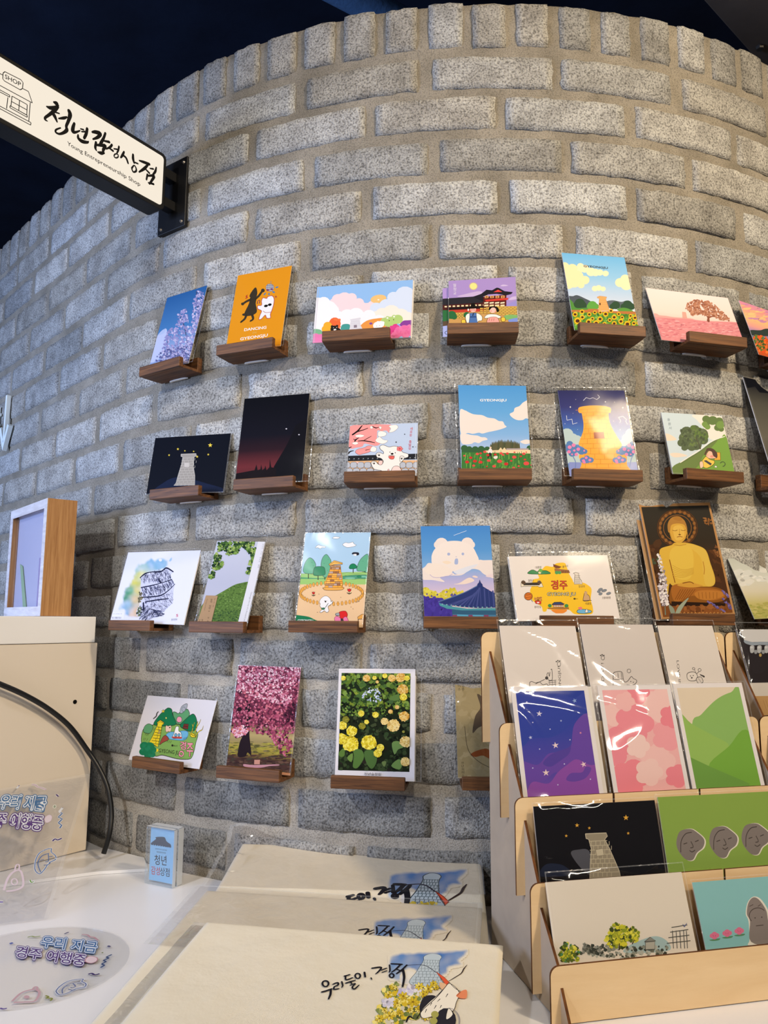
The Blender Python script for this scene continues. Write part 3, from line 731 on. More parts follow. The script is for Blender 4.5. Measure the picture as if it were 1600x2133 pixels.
for y in (730, 760, 790): A.L([(600, y+6), (745, y-6)], 2.5, '#c5c1cb')
A.P_([(648, 782), (690, 778), (692, 815), (648, 820)], '#8d7f8b')
A.E((385, 760), 82, 85, '#ee6b3b'); A.scat([(310, 690), (460, 690), (465, 830), (310, 830)], 30, (12, 24), ['#ee6b3b', '#f07a45'])
A.C([(285, 790, 60), (260, 840, 60), (300, 840, 60)], '#f3ae33'); A.S([(470, 850), (490, 775), (590, 775), (570, 860)], '#4a9c94')
A.C([(380, 840, 58), (345, 800, 18), (415, 795, 18), (430, 860, 40)], '#26211f'); A.E((385, 845), 20, 10, '#f3ece5', -0.2); A.C([(365, 820, 5), (410, 815, 5)], '#f7f3ee')
A.S([(80, 845), (150, 838), (200, 860), (210, 920), (80, 930)], '#7fb58d')
A.C([(120, 950, 60), (190, 960, 60), (240, 1000, 70), (90, 1000, 60)], '#e87bb0'); A.P_([(60, 960), (300, 950), (300, 1060), (60, 1060)], '#ea80b4')
A.scat([(1060, 830), (1180, 780), (1300, 790), (1290, 900), (1100, 930)], 60, (18, 40), ['#e0458d', '#dd3d86'])
A.scat([(1180, 900), (1240, 840), (1330, 800), (1460, 800), (1460, 940), (1150, 960)], 70, (18, 40), ['#ea6ea5', '#ee7aad'])
A.L([(160, 275), (96, 1020)], 5, '#c9c9d8')
done(A, t, (0, 0, 0, 0.0055), 3)
for i in range(2):
    spare('clouds', 0.003+0.0016*i, 0.0016*(1-i), 'spare card edge showing just behind the pastel clouds postcard', 'spare cards behind the pastel clouds')

# 4 --- bridge at night
def bridge_art(A):
    A.bg('#a98fc9')
    A.C([(690, 290, 72)], '#c9b38f'); A.C([(690, 290, 58)], '#f3e38a')
    A.S([(420, 460), (560, 420), (760, 375), (840, 390), (800, 440), (600, 465)], '#c7b1d6'); A.S([(1140, 285), (1190, 262), (1270, 280), (1190, 292)], '#cbb7dc')
    A.S([(1280, 520), (1330, 470), (1430, 460), (1430, 500)], '#cbb7dc'); A.P_([(1240, 590), (1430, 520), (1440, 620), (1240, 620)], '#9a8fd0')
    A.P_([(130, 640), (1460, 620), (1460, 1160), (130, 1160)], '#c99a5a')
    A.PL([(160, 500), (690, 465), (860, 545), (860, 575), (160, 605)], '#2b2a30', '#141316', 4)
    A.P_([(160, 605), (900, 560), (900, 690), (160, 690)], '#4a1f1d')
    for i in range(12): x = 200+i*72; A.P_([(x, 618-i*3), (x+42, 616-i*3), (x+42, 640-i*3), (x, 642-i*3)], '#f1dfae')
    A.P_([(160, 655), (880, 620), (880, 645), (160, 690)], '#1d1718'); A.P_([(250, 690), (870, 668), (880, 710), (250, 735)], '#c2402f')
    A.P_([(840, 470), (1240, 430), (1240, 620), (860, 640)], '#5b1f1a')
    for i in range(4): x = 880+i*90; A.P_([(x, 450), (x+60, 445), (x+60, 485), (x, 490)], '#d9b468'); A.P_([(x+14, 460), (x+46, 457), (x+46, 478), (x+14, 482)], '#a33a2c'); A.P_([(x-10, 560), (x+60, 552), (x+60, 575), (x-10, 583)], '#f3e6c2'); A.P_([(x-10, 600), (x+60, 595), (x+60, 622), (x-10, 630)], '#e7d3a2')
    A.P_([(880, 518), (1275, 484), (1262, 518), (900, 545)], '#d23f33')
    A.PL([(690, 465), (820, 420), (910, 350), (1000, 360), (1080, 315), (1110, 320), (1210, 375), (1345, 390), (1320, 420), (1240, 440), (1080, 415), (940, 425), (850, 465), (860, 545)], '#232128', '#121014', 4)
    A.P_([(1025, 390), (1100, 348), (1170, 385)], '#e2473f')
    for r in range(6):
        for c in range(6):
            x = 1090+c*62+(31 if r % 2 else 0)-20; y = 625+r*25+c*2
            A.PL([(x, y), (x+54, y), (x+54, y+19), (x, y+19)], '#e9c25e', '#5c4417', 4)
    for r in range(4):
        for c in range(3): A.PL([(390+c*48+(20 if r % 2 else 0), 735+r*24), (430+c*48+(20 if r % 2 else 0), 735+r*24), (430+c*48+(20 if r % 2 else 0), 754+r*24), (390+c*48+(20 if r % 2 else 0), 754+r*24)], '#e9c25e', '#5c4417', 4)
    for r in range(3):
        for c in range(4): A.PL([(800+c*60, 650+r*36), (850+c*60, 650+r*36), (850+c*60, 676+r*36), (800+c*60, 676+r*36)], '#d9ab4e', '#5c4417', 4)
    A.C([(330, 770, 75), (370, 800, 50), (230, 790, 80), (580, 770, 55)], '#2f6a3d'); A.S([(1200, 790), (1300, 765), (1440, 780), (1440, 830), (1250, 850)], '#7db36a')
    A.S([(1280, 850), (1440, 820), (1450, 900), (1300, 890)], '#7d93d8')
    K = '#17130f'
    A.S([(560, 790), (620, 740), (750, 740), (830, 790), (830, 860), (780, 870), (740, 900), (610, 905), (575, 890)], '#f3eee6', K, 5)
    A.PL([(625, 745), (740, 735), (740, 800), (765, 930), (610, 930), (630, 800)], '#4f73ad', K, 5); A.P_([(625, 795), (745, 790), (745, 812), (625, 815)], '#2e4a80'); A.B([(690, 735, 10), (680, 780, 14)], K)
    A.C([(685, 680, 52)], '#f0b4a8'); A.C([(655, 690, 14), (715, 690, 14)], '#e8877c'); A.L([(670, 685), (700, 688)], 5, K)
    A.E((675, 645), 95, 22, K, -0.04); A.P_([(640, 640), (655, 575), (710, 570), (730, 635)], K); A.E((605, 685), 14, 20, '#f3e7df')
    A.S([(880, 800), (940, 760), (1060, 760), (1150, 800), (1110, 825), (1000, 815), (890, 825)], '#f6f1e8', K, 5)
    A.S([(910, 920), (940, 820), (1080, 810), (1130, 910), (1130, 940), (910, 940)], '#f3a59a', K, 5)
    for x in (960, 1000, 1035): A.B([(x, 830, 6), (x-10, 870, 5)], '#8c3a3a')
    A.C([(1010, 690, 55)], '#f6c3b4'); A.S([(950, 700), (955, 640), (1020, 625), (1090, 640), (1120, 700), (1085, 720), (1060, 660), (1000, 650)], K); A.C([(985, 705, 14), (1055, 715, 14)], '#ee9a8b')
    for x, y in ((525, 880), (1187, 842)): A.S([(x-30, y-25), (x+25, y-30), (x+32, y+30), (x-25, y+35)], '#f0c648', '#4a3510', 6)
    A.TV('월정교', (375, 245), (380, 440), 55, '#f0e8f4')
t, A = card('bridge', 'ZC_', 'square purple card of a moonlit palace bridge and couple in hanbok', thick=0.0015)
bridge_art(A); done(A, t, (0.001, 0.001, 0, 0.004), 4)
p = CARD['bridge']; mw = card_matrix(p, 0.0035, -0.0095)
t = empty('postcard', mw, 'second purple bridge card peeking out left behind the first', 'postcard', GW)
box('card', -p[5]/2, p[5]/2, 0, p[6], -0.0015, 0, M_PAPER, t)
A2 = Art(mw, 'ZC_', (-p[5]/2, -p[5]/2+0.02, 0, p[6])); A2.bg('#a98fc9')
A2.P_([(160, 500), (300, 490), (300, 600), (160, 605)], '#2b2a30'); A2.P_([(160, 605), (300, 600), (300, 690), (160, 690)], '#4a1f1d'); A2.P_([(210, 620), (250, 620), (250, 642), (210, 642)], '#f1dfae')
A2.P_([(160, 690), (300, 690), (300, 880), (160, 880)], '#2f6a3d'); A2.P_([(160, 880), (300, 860), (300, 960), (160, 960)], '#5b4a3a'); A2.P_([(160, 960), (300, 940), (300, 1180), (160, 1180)], '#a3addf'); A2.L([(270, 1035), (220, 1050), (225, 1085), (270, 1095)], 8, '#1c1c30', True)
A2.build('print', t, 0.00008)

# 5 --- sunflowers
t, A = card('sunfl', 'ZD', 'tall postcard of a sunflower field and stone tower under cream clouds', thick=0.0012)
A.grad([(0, '#6fb4e6'), (0.3, '#93c4ea'), (0.55, '#bccfea'), (0.75, '#d5e3ee'), (1, '#d5e3ee')])
cl = '#f4e3bf'
A.C([(450, 340, 55), (520, 380, 70), (620, 430, 75), (760, 440, 55), (850, 455, 50), (690, 440, 65), (430, 400, 60)], cl)
A.C([(200, 340, 70), (320, 380, 85), (240, 480, 130), (400, 500, 100), (520, 560, 75), (350, 590, 100), (460, 640, 55), (260, 630, 80)], '#f3e1b3')
A.C([(740, 685, 50), (680, 695, 48), (810, 700, 42)], '#f4e6bd'); A.C([(1160, 540, 75), (1080, 600, 80), (1180, 640, 90), (1230, 600, 70)], '#f4e3bb')
A.S([(250, 830), (330, 815), (400, 800), (520, 850), (640, 920), (640, 1030), (270, 1030)], '#4b5560'); A.S([(850, 910), (960, 880), (1100, 905), (1200, 890), (1330, 1000), (880, 1000)], '#59636d')
A.C([(440, 930, 85), (480, 960, 70), (390, 960, 60)], '#2d4a34'); A.C([(1200, 950, 75), (1260, 980, 60), (1140, 980, 55), (1010, 960, 70), (960, 980, 50)], '#2f4d37')
A.S([(270, 870), (330, 910), (380, 1000), (560, 1000), (570, 1035), (290, 1035)], '#4f8a3c'); A.C([(640, 960, 75), (690, 980, 55), (600, 980, 50)], '#5fa044'); A.S([(1030, 1030), (1110, 1000), (1200, 1010), (1290, 1060), (1150, 1080)], '#57923f')
A.P_([(300, 1035), (560, 1030), (580, 1015), (740, 1020), (740, 1060), (940, 1050), (1340, 1060), (1350, 1130), (310, 1130)], '#b5713f')
A.PL([(715, 830), (760, 812), (868, 828), (865, 850), (850, 855), (880, 940), (915, 1045), (735, 1050), (750, 855), (720, 845)], '#e0a565', '#b87a3f', 4)
for y in (880, 915, 950, 985, 1020): A.L([(745, y), (890+(y-940)*0.3, y)], 3, '#c98a4b')
A.P_([(750, 922), (772, 922), (772, 958), (750, 958)], '#5b3a24')
A.P_([(310, 1070), (560, 1075), (900, 1080), (1340, 1110), (1400, 1420), (340, 1420)], '#4f8c33')
A.scat([(320, 1075), (1340, 1110), (1400, 1420), (350, 1420)], 240, (14, 30), ['#3c7430', '#6aa53c', '#7db54a', '#2f6330', '#88ba55'], 4)
for x, y, r in ((475, 1065, 44), (365, 1105, 46), (590, 1105, 40), (677, 1075, 36), (765, 1077, 34), (850, 1100, 50), (935, 1050, 40), (1057, 1100, 36), (1245, 1130, 36), (1315, 1160, 44), (480, 1152, 44), (640, 1175, 36), (762, 1180, 50), (915, 1195, 38), (985, 1152, 48), (1112, 1155, 34), (1092, 1217, 48), (1235, 1192, 32), (1298, 1248, 40), (405, 1210, 68), (580, 1222, 50), (700, 1245, 54), (985, 1250, 46), (1195, 1260, 60), (1372, 1240, 40), (830, 1260, 40), (1340, 1110, 28)):
    A.ST((x, y), r, '#f3bb1f', 14, 0.68); A.E((x, y), r*.5, r*.42, '#4b2a17')
A.T('GYEONGJU', (503, 353), (885, 383), (-3, -33), '#3b3f45', 0.01)
done(A, t)

# 6 --- misty pink tree
t, A = card('pinktree', 'ZE', 'wide pale pink postcard of one brown tree in misty pink grass', thick=0.0012)
A.grad([(0, '#f1dbdd'), (0.45, '#eed3cf'), (0.62, '#e8bdb8'), (0.7, '#dd9a9d'), (1, '#cf8088')])
A.S([(190, 440), (230, 438), (260, 455), (340, 462), (440, 478), (640, 492), (760, 520), (1200, 540), (1200, 600), (200, 560)], '#d9a3a2')
A.P_([(200, 480), (600, 500), (850, 530), (1260, 545), (1300, 800), (260, 800)], '#d58b93')
A.scat([(210, 490), (850, 540), (1240, 560), (1290, 760), (270, 760)], 420, (10, 34), ['#cf7f8a', '#dd98a0', '#c87482', '#e0a3aa', '#d88d95'], 6, 0.3)
A.P_([(540, 412), (585, 418), (600, 490), (545, 490)], '#d5a198')
tr = '#9a6250'
A.B([(862, 525, 30), (858, 480, 20), (800, 420, 12), (700, 370, 7)], '#8a5444'); A.B([(860, 490, 18), (920, 470, 12), (1050, 500, 6)], '#8a5444'); A.B([(858, 480, 14), (870, 400, 10), (820, 320, 6)], '#8a5444')
A.scat([(575, 370), (600, 300), (690, 265), (800, 265), (920, 300), (1010, 390), (1110, 480), (1120, 530), (1000, 510), (930, 460), (840, 470), (760, 440), (660, 465), (630, 420)], 560, (6, 15), ['#9f6a55', '#b57f66', '#8e5a49', '#c08d75', '#a8715c'], 5)
done(A, t)

# 7 --- sunset over poppies at the right edge
t, A = card('sunset', 'ZE', 'sunset postcard with orange poppies cut off at the right edge, upper ledge')
A.grad([(0, '#d98cb5'), (0.12, '#e79a97'), (0.3, '#f2bf85'), (0.45, '#e5a099'), (0.55, '#a987b8'), (0.62, '#7e7fa8'), (0.68, '#5d6a74'), (0.75, '#b5673f'), (1, '#c4562a')])
A.scat([(1240, 280), (1620, 380), (1620, 560), (1330, 520)], 60, (14, 60), ['#eeb08c', '#d894ae', '#f0c58e', '#c58ab4'], 6, 0.25)
A.S([(1380, 640), (1500, 640), (1580, 620), (1700, 640), (1700, 710), (1400, 700)], '#34403f')
A.scat([(1400, 700), (1700, 740), (1700, 930), (1480, 900)], 160, (8, 20), ['#e0622c', '#d9552a', '#5d7a3a', '#ee7a3a', '#3f5a30'])
done(A, t)

# 8 --- black night tower
STARS = '#efd24a'
t, A = card('night', 'R3', 'black landscape postcard of grey stone tower and yellow stars', thick=0.0008)
A.bg('#0a0d18')
A.S([(190, 1300), (230, 1240), (300, 1215), (380, 1230), (450, 1250), (530, 1275), (535, 1310)], '#18213a')
A.PL([(313, 1098), (390, 1095), (392, 1108), (380, 1112), (376, 1160), (384, 1210), (384, 1256), (276, 1258), (288, 1244), (300, 1200), (316, 1150), (322, 1112), (313, 1110)], '#a39c92', '#cfc8bd', 2)
for r, y in enumerate(range(1118, 1250, 13)):
    xl = 321-(y-1112)*0.24; A.L([(xl, y), (379+(y-1112)*.03, y-2)], 1.6, '#c4bcb0')
    for c in range(4): xv = xl+6+c*20+(r % 2)*9; A.L([(xv, y), (xv-2, y+12)], 1.6, '#c4bcb0')
A.P_([(330, 1142), (355, 1142), (355, 1164), (330, 1164)], '#cdc5ba')
for x, y, r in ((463, 1052, 12), (297, 1072, 7), (252, 1103, 6), (333, 1081, 5), (378, 1084, 5), (396, 1111, 7), (453, 1100, 6)): A.ST((x, y), r, STARS)
done(A, t, (0.001, 0.003, 0, 0.001), 8)

# 9 --- dark red night sky
t, A = card('redsky', 'R3', 'tall dark postcard fading from navy night to red glow, mountain silhouette')
A.grad([(0, '#05060f'), (0.45, '#0d0c19'), (0.62, '#2a141d'), (0.8, '#6b2a2f'), (0.92, '#5a2429'), (1, '#2a1216')])
A.P_([(990, 790), (985, 900), (900, 950), (880, 1000), (850, 1060), (820, 1110), (790, 1160), (770, 1260), (1000, 1260)], '#0b0911')
A.P_([(580, 1200), (690, 1180), (700, 1150), (706, 1180), (720, 1175), (724, 1150), (730, 1180), (742, 1170), (745, 1155), (752, 1180), (766, 1165), (768, 1122), (776, 1165), (800, 1170), (800, 1260), (580, 1260)], '#150b10')
for x, y in ((853, 968), (918, 998)): A.E((x, y), 4, 3, '#d9d4d8')
done(A, t, (0.003, 0.012, 0, 0.003), 9)

# 10 --- square card with a white dog
t, A = card('dog', 'ZF', 'square card of a happy white puppy under pink blossoms by stone wall', thick=0.002)
A.bg('#bccbe2')
A.P_([(180, 840), (1440, 830), (1440, 1200), (180, 1200)], '#e3b384')
A.P_([(190, 755), (1440, 715), (1440, 815), (190, 850)], '#23252a')
for i in range(16): A.E((230+i*82, 815-i*1.5), 22, 22, '#3c4046', line='#0d0e10', w=4); A.E((236+i*82, 806-i*1.5), 7, 6, '#c9cfd4')
for r in range(3):
    for c in range(11):
        x = 195+c*122+(45 if r % 2 else 0)-60; y = 872+r*108
        A.S([(x+6, y+3), (x+100, y), (x+104, y+85), (x+2, y+88)], '#b9bcc4', '#2b2624', 5)
pk = '#f39a96'
A.S([(230, 240), (900, 205), (960, 230), (980, 250), (940, 290), (930, 350), (880, 310), (800, 320), (730, 310), (720, 400), (720, 470), (775, 540), (700, 580), (600, 560), (500, 540), (460, 590), (360, 610), (230, 600)], pk)
A.S([(340, 690), (380, 640), (500, 610), (560, 580), (640, 590), (640, 640), (580, 690), (470, 720), (400, 735)], pk, '#7a2f30', 5)
wp = '#f3ece4'
for q in ([(930, 230), (1050, 210), (1090, 260), (1010, 330), (930, 340), (960, 280)], [(740, 340), (800, 320), (880, 350), (870, 400), (800, 420), (740, 410)], [(690, 490), (760, 420), (830, 470), (910, 490), (850, 540), (780, 540)], [(600, 650), (640, 590), (710, 620), (690, 680), (620, 680)], [(340, 400), (420, 380), (500, 400), (440, 430), (360, 425)], [(280, 530), (360, 510), (390, 540), (330, 560)], [(600, 240), (640, 235), (645, 275), (605, 275)], [(750, 240), (800, 250), (780, 290)]):
    A.S(q, wp, '#5b3a38', 3)
for b_ in ([(290, 385, 26), (380, 320, 30), (430, 260, 22), (460, 225, 14)], [(380, 330, 20), (480, 300, 16), (560, 270, 12)], [(330, 500, 20), (350, 470, 24), (400, 440, 10)], [(390, 495, 14), (480, 490, 20), (580, 505, 18), (680, 525, 12)], [(480, 490, 12), (550, 450, 12), (620, 410, 8)], [(215, 715, 26), (250, 680, 22), (310, 665, 10)], [(220, 620, 24), (270, 600, 14)], [(520, 655, 12), (590, 640, 8)], [(640, 240, 12), (700, 265, 18), (760, 250, 6)], [(310, 460, 10), (345, 490, 14)]):
    A.B(b_, '#1d1717')
dw, dl = '#f1ebe3', '#241b19'
A.S([(770, 590), (830, 565), (930, 600), (1010, 585), (1100, 600), (1170, 690), (1260, 720), (1265, 775), (1200, 800), (1160, 860), (1120, 900), (1140, 1000), (1180, 1200), (800, 1200), (830, 1040), (720, 1000), (660, 980), (615, 890), (640, 850), (700, 855), (740, 900), (800, 910), (830, 850), (790, 800), (720, 780), (705, 720), (760, 695), (830, 720), (830, 680), (780, 640)], dw, dl, 7)
A.S([(1120, 780), (1150, 755), (1195, 775), (1180, 830), (1130, 860)], dw, dl, 6)
A.S([(740, 880), (770, 835), (820, 850), (810, 900), (770, 915)], '#efc9c1', dl, 6); A.S([(975, 1000), (1020, 940), (1100, 940), (1150, 1010), (1160, 1080), (975, 1080)], '#f0d3cb', dl, 6)
for x, y in ((755, 745), (668, 890), (1152, 805)): A.E((x, y), 17, 13, dl); A.C([(x-28, y-8, 6), (x-12, y-26, 6), (x+14, y-25, 6)], dl)
A.E((985, 720), 26, 17, dl); A.E((946, 690), 8, 9, dl); A.E((1040, 702), 8, 9, dl); A.L([(920, 745), (985, 750), (1040, 757)], 5, dl, True)
A.S([(930, 760), (1020, 762), (1010, 810), (965, 815), (932, 795)], '#e4685e', dl, 5); A.L([(965, 765), (967, 795)], 4, '#9a2c2a')
for a in range(5): A.E((1118+32*math.cos(a*1.257), 632+26*math.sin(a*1.257)), 24, 19, '#ee7f80', line='#7a2b2e', w=4)
A.E((1118, 632), 8, 8, '#c8383c'); A.E((920, 1005), 14, 20, '#efb4b4', 0.3, line=dl, w=4); A.E((375, 872), 20, 12, '#f2c2c4', 0.4)
A.C([(1055, 515, 13), (1205, 377, 10), (1350, 598, 12), (1397, 600, 9)], '#4b4a52'); A.TV('새로운 출발길', (1325, 250), (1290, 650), 50, '#d9606c')
A.L([(1400, 205), (1395, 1160)], 5, '#e9edf4'); A.T('may', (340, 1030), (388, 1026), (0, -14), '#222222')
done(A, t, (0.001, 0.001, 0, 0.004), 10)

# 11 --- poppies under blue sky
t, A = card('poppy', 'ZG', 'tall sleeved postcard of red poppies under blue sky and cream clouds')
A.grad([(0, '#4f97d6'), (0.3, '#65a6dd'), (0.55, '#86b3e2'), (0.66, '#a4bfe6'), (1, '#a4bfe6')])
c_ = '#ebdfd8'
A.S([(225, 525), (310, 520), (370, 550), (440, 580), (500, 590), (600, 600), (690, 640), (800, 655), (870, 695), (940, 705), (970, 760), (1000, 795), (900, 835), (800, 860), (700, 880), (600, 905), (540, 890), (440, 910), (360, 895), (240, 900)], c_)
A.S([(235, 915), (340, 912), (420, 930), (520, 940), (580, 965), (650, 970), (685, 1005), (600, 1030), (540, 1065), (470, 1050), (400, 1080), (260, 1070)], c_)
A.S([(1055, 580), (1120, 540), (1140, 480), (1220, 445), (1290, 380), (1400, 360), (1420, 660), (1330, 650), (1270, 680), (1180, 680), (1100, 640)], c_); A.S([(1230, 1040), (1330, 1005), (1420, 1030), (1420, 1060), (1310, 1080)], c_)
A.C([(300, 1150, 60), (380, 1165, 55), (480, 1170, 60), (580, 1165, 60), (680, 1170, 55), (760, 1180, 60), (1390, 1150, 55), (1440, 1150, 50)], '#36603c'); A.P_([(250, 1160), (800, 1165), (800, 1240), (250, 1240)], '#36603c')
for x in range(740, 1230, 26): hgt = 1090-70*math.sin((x-700)/560*pi)-random.uniform(0, 30); A.P_([(x-24, 1190), (x-10, hgt+30), (x, hgt), (x+12, hgt+30), (x+26, 1190)], random.choice(['#54563c', '#4b5239', '#5e5c40']))
A.P_([(640, 1190), (870, 1180), (905, 1135), (935, 1175), (965, 1135), (1000, 1178), (1440, 1178), (1440, 1245), (640, 1245)], '#ead2a8'); A.P_([(1000, 1152), (1370, 1152), (1370, 1178), (1000, 1178)], '#b3a4a3')
A.P_([(250, 1215), (800, 1225), (1460, 1240), (1500, 1760), (250, 1760)], '#3f7a3a')
for i in range(170):
    x = random.uniform(290, 1470); y = random.uniform(1300, 1640); A.z -= A.STEP*0.9
    A.L([(x, y), (x+random.uniform(-22, 22), y-random.uniform(50, 120))], random.uniform(5, 10), random.choice(['#6aa544', '#8cbf5a', '#2f6334', '#57963f']))
A.C([(735, 1140, 18)], '#e7cbb4'); A.S([(690, 1215), (715, 1160), (755, 1165), (765, 1220), (740, 1235), (700, 1230)], '#f0e6e2'); A.B([(725, 1235, 30), (720, 1270, 22), (690, 1310, 14)], '#26272b'); A.B([(735, 1240, 26), (745, 1290, 18), (748, 1325, 14)], '#26272b')
A.S([(785, 1290), (850, 1280), (845, 1320), (800, 1325)], '#ece2d6')
for x, y, r in ((345, 1380, 34), (405, 1308, 28), (475, 1365, 34), (515, 1245, 28), (568, 1382, 36), (570, 1235, 22), (570, 1310, 22), (640, 1210, 28), (690, 1265, 26), (705, 1355, 32), (815, 1255, 26), (885, 1367, 42), (912, 1235, 28), (945, 1260, 22), (1015, 1238, 26), (995, 1412, 36), (1130, 1298, 36), (1080, 1360, 20), (1240, 1285, 20), (1290, 1242, 30), (1308, 1340, 22), (1332, 1403, 48), (1425, 1430, 26), (795, 1450, 32), (675, 1455, 16), (1120, 1475, 24), (1205, 1448, 20), (1270, 1500, 34), (548, 1505, 22), (455, 1440, 26), (1135, 1217, 16), (1330, 1215, 14), (300, 1275, 20)):
    A.S([(x-r, y), (x-r*.5, y-r*.6), (x+r*.3, y-r*.65), (x+r, y-r*.1), (x+r*.6, y+r*.55), (x-r*.5, y+r*.6)], random.choice(['#d83a38', '#cf2f30', '#e0504a']))
A.T('GYEONGJU', (560, 368), (998, 368), (0, -40), '#f4f4f4', 0.02)
done(A, t, (0.006, 0.004, 0.0, 0.003), 11)

# 12 --- starry orange tower
t, A = card('starry', 'ZH', 'sleeved postcard of a big orange brick tower under starry navy sky')
A.grad([(0, '#272a5e'), (0.2, '#333774'), (0.38, '#3f5aa8'), (0.55, '#4f85c6'), (1, '#6a8fce')])
A.C([(300, 830, 95), (380, 900, 90), (450, 920, 80), (320, 960, 100), (1280, 830, 100), (1220, 900, 90), (1300, 960, 100), (1160, 960, 60), (350, 1180, 110), (460, 1190, 90), (1290, 1180, 120), (1220, 1220, 90)], '#b7cccd')
A.P_([(330, 1255), (520, 1260), (520, 1500), (340, 1500)], '#8794cf'); A.P_([(1210, 1260), (1420, 1250), (1440, 1500), (1220, 1500)], '#98a4d6')
og, ol = '#f3ab40', '#d98a2f'
A.S([(470, 450), (500, 420), (610, 402), (710, 397), (830, 402), (930, 420), (965, 450), (960, 510), (930, 515), (940, 620), (985, 740), (1060, 870), (1130, 990), (1100, 1050), (1060, 1100), (1110, 1130), (1200, 1160), (1210, 1300), (1270, 1390), (1280, 1560), (460, 1560), (480, 1390), (520, 1280), (480, 1160), (560, 1050), (480, 1000), (490, 930), (540, 800), (550, 680), (535, 580), (520, 515), (485, 510)], og)
rows = [(470, 430, 962, 40), (510, 520, 932, 30), (565, 535, 935, 30), (620, 545, 945, 30), (675, 550, 960, 30), (755, 545, 990, 24), (830, 525, 1040, 20), (905, 500, 1085, 16), (980, 485, 1120, 10), (1045, 560, 1075, 0), (1130, 520, 1110, -6), (1210, 500, 1200, -6), (1280, 520, 1210, -4), (1345, 500, 1240, 0)]
for r, (y, xa, xb, sag) in enumerate(rows):
    A.L([(xa, y), ((xa+xb)/2, y-sag*.5), (xb, y)], 6, ol, True)
    if r+1 < len(rows):
        y2 = rows[r+1][0]; n = 4
        for c in range(n):
            x = xa+(xb-xa)*(c+(.75 if r % 2 else .35))/n; xx = 720+(x-720)*1.03
            A.L([(x, y-sag*.3), (xx, y2-sag*.3)], 6, ol)
A.P_([(705, 805), (855, 800), (870, 898), (712, 900)], '#a0543a'); A.L([(650, 800), (655, 905)], 6, ol); A.L([(905, 800), (930, 900)], 6, ol)
for cl_, sx in (([(380, 1060), (520, 1080)], 1), ([(1260, 1060), (1130, 1085)], -1)):
    (x, y), (x2, y2) = cl_
    A.C([(x, y, 85), (x-sx*60, y-20, 70), (x2, y2+10, 60), (x2+sx*50, y2+15, 40), (x-sx*40, y-80, 50), (x, y+60, 60)], '#4f7bb4')
    A.C([(x-sx*40, y-30, 30), (x+sx*20, y-60, 30), (x+sx*90, y, 28), (x-sx*50, y+40, 28), (x+sx*60, y+80, 26), (x+sx*30, y+20, 18), (x-sx*5, y+78, 14), (x+sx*180, y+25, 14)], '#e77fb2')
for x, y in ((600, 1220), (1095, 1220)): A.C([(x, y, 60), (x-60, y+5, 45), (x+60, y+5, 45), (x, y-30, 40)], '#5a7fba'); A.C([(x-10, y-30, 22), (x-50, y+15, 24), (x+45, y+5, 22), (x-40, y+40, 22)], '#e583b4')
A.L([(380, 1150), (430, 1260), (420, 1370)], 12, '#6f86c0', True); A.L([(1300, 1150), (1270, 1220), (1250, 1330)], 12, '#7d92c6', True)
st = '#dfe4f2'
A.L([(545, 325), (590, 278), (645, 298), (690, 280), (750, 308), (795, 272), (762, 235)], 6, st); A.L([(292, 550), (298, 622), (375, 605), (385, 682), (455, 660)], 6, st); A.L([(1100, 660), (1112, 630), (1080, 578), (1145, 562), (1200, 610), (1190, 640), (1215, 685)], 6, st)
for x, y, r in ((350, 422, 16), (880, 343, 15), (1145, 432, 16), (432, 307, 6), (1018, 348, 7), (390, 517, 5), (1105, 765, 10), (460, 763, 6), (268, 675, 8), (1005, 635, 6)): A.ST((x, y), r, '#eef0f6', 4, 0.35)
done(A, t, (0.009, 0.002, 0.0, 0.005), 12)

# 13 --- napping child
t, A = card('child', 'ZI', 'square card of a child napping on green slope beside a big tree', thick=0.0015)
A.bg('#cfdfe9'); A.S([(160, 830), (230, 830), (330, 900), (260, 920), (180, 910)], '#ecdcc9'); A.S([(240, 1100), (350, 1090), (480, 1130), (300, 1150)], '#ecdccc')
A.S([(560, 560), (960, 590), (1030, 900), (800, 900), (720, 760), (620, 640)], '#efe9e2')
A.S([(280, 1280), (420, 1200), (640, 1070), (800, 950), (940, 880), (1020, 870), (1150, 1400), (280, 1400)], '#7ea64d'); A.S([(280, 1280), (420, 1200), (640, 1070), (800, 950), (900, 910), (820, 1010), (700, 1130), (600, 1300), (280, 1400)], '#71864e')
A.L([(380, 1225), (640, 1055), (800, 935), (1000, 860)], 10, '#f3f0ea', True); A.L([(400, 1230), (640, 1080), (800, 955), (940, 885)], 3, '#4a4a42', True)
A.C([(470, 800, 85), (580, 770, 75), (680, 830, 90), (600, 880, 110), (450, 880, 90), (400, 950, 60), (480, 970, 80), (600, 980, 80), (700, 910, 70), (540, 1010, 60), (440, 1020, 45)], '#5d6b4f')
A.C([(640, 800, 70), (720, 860, 55), (560, 740, 40)], '#627a45'); A.scat([(380, 780), (720, 760), (740, 920), (560, 1040), (400, 1000)], 90, (10, 26), ['#55634a', '#69785a', '#6f8350', '#4f5a45']); A.B([(600, 880, 16), (640, 970, 14), (660, 1030, 20)], '#5a5a4a')
A.C([(740, 620, 55), (830, 640, 70), (920, 660, 70), (740, 700, 50), (900, 740, 50), (950, 760, 40)], '#69804e'); A.C([(760, 730, 40), (720, 690, 40), (940, 700, 60)], '#7c9b55')
A.PL([(880, 1080), (935, 1085), (940, 1190), (850, 1190)], '#e9b04a', '#3a2b1d', 5)
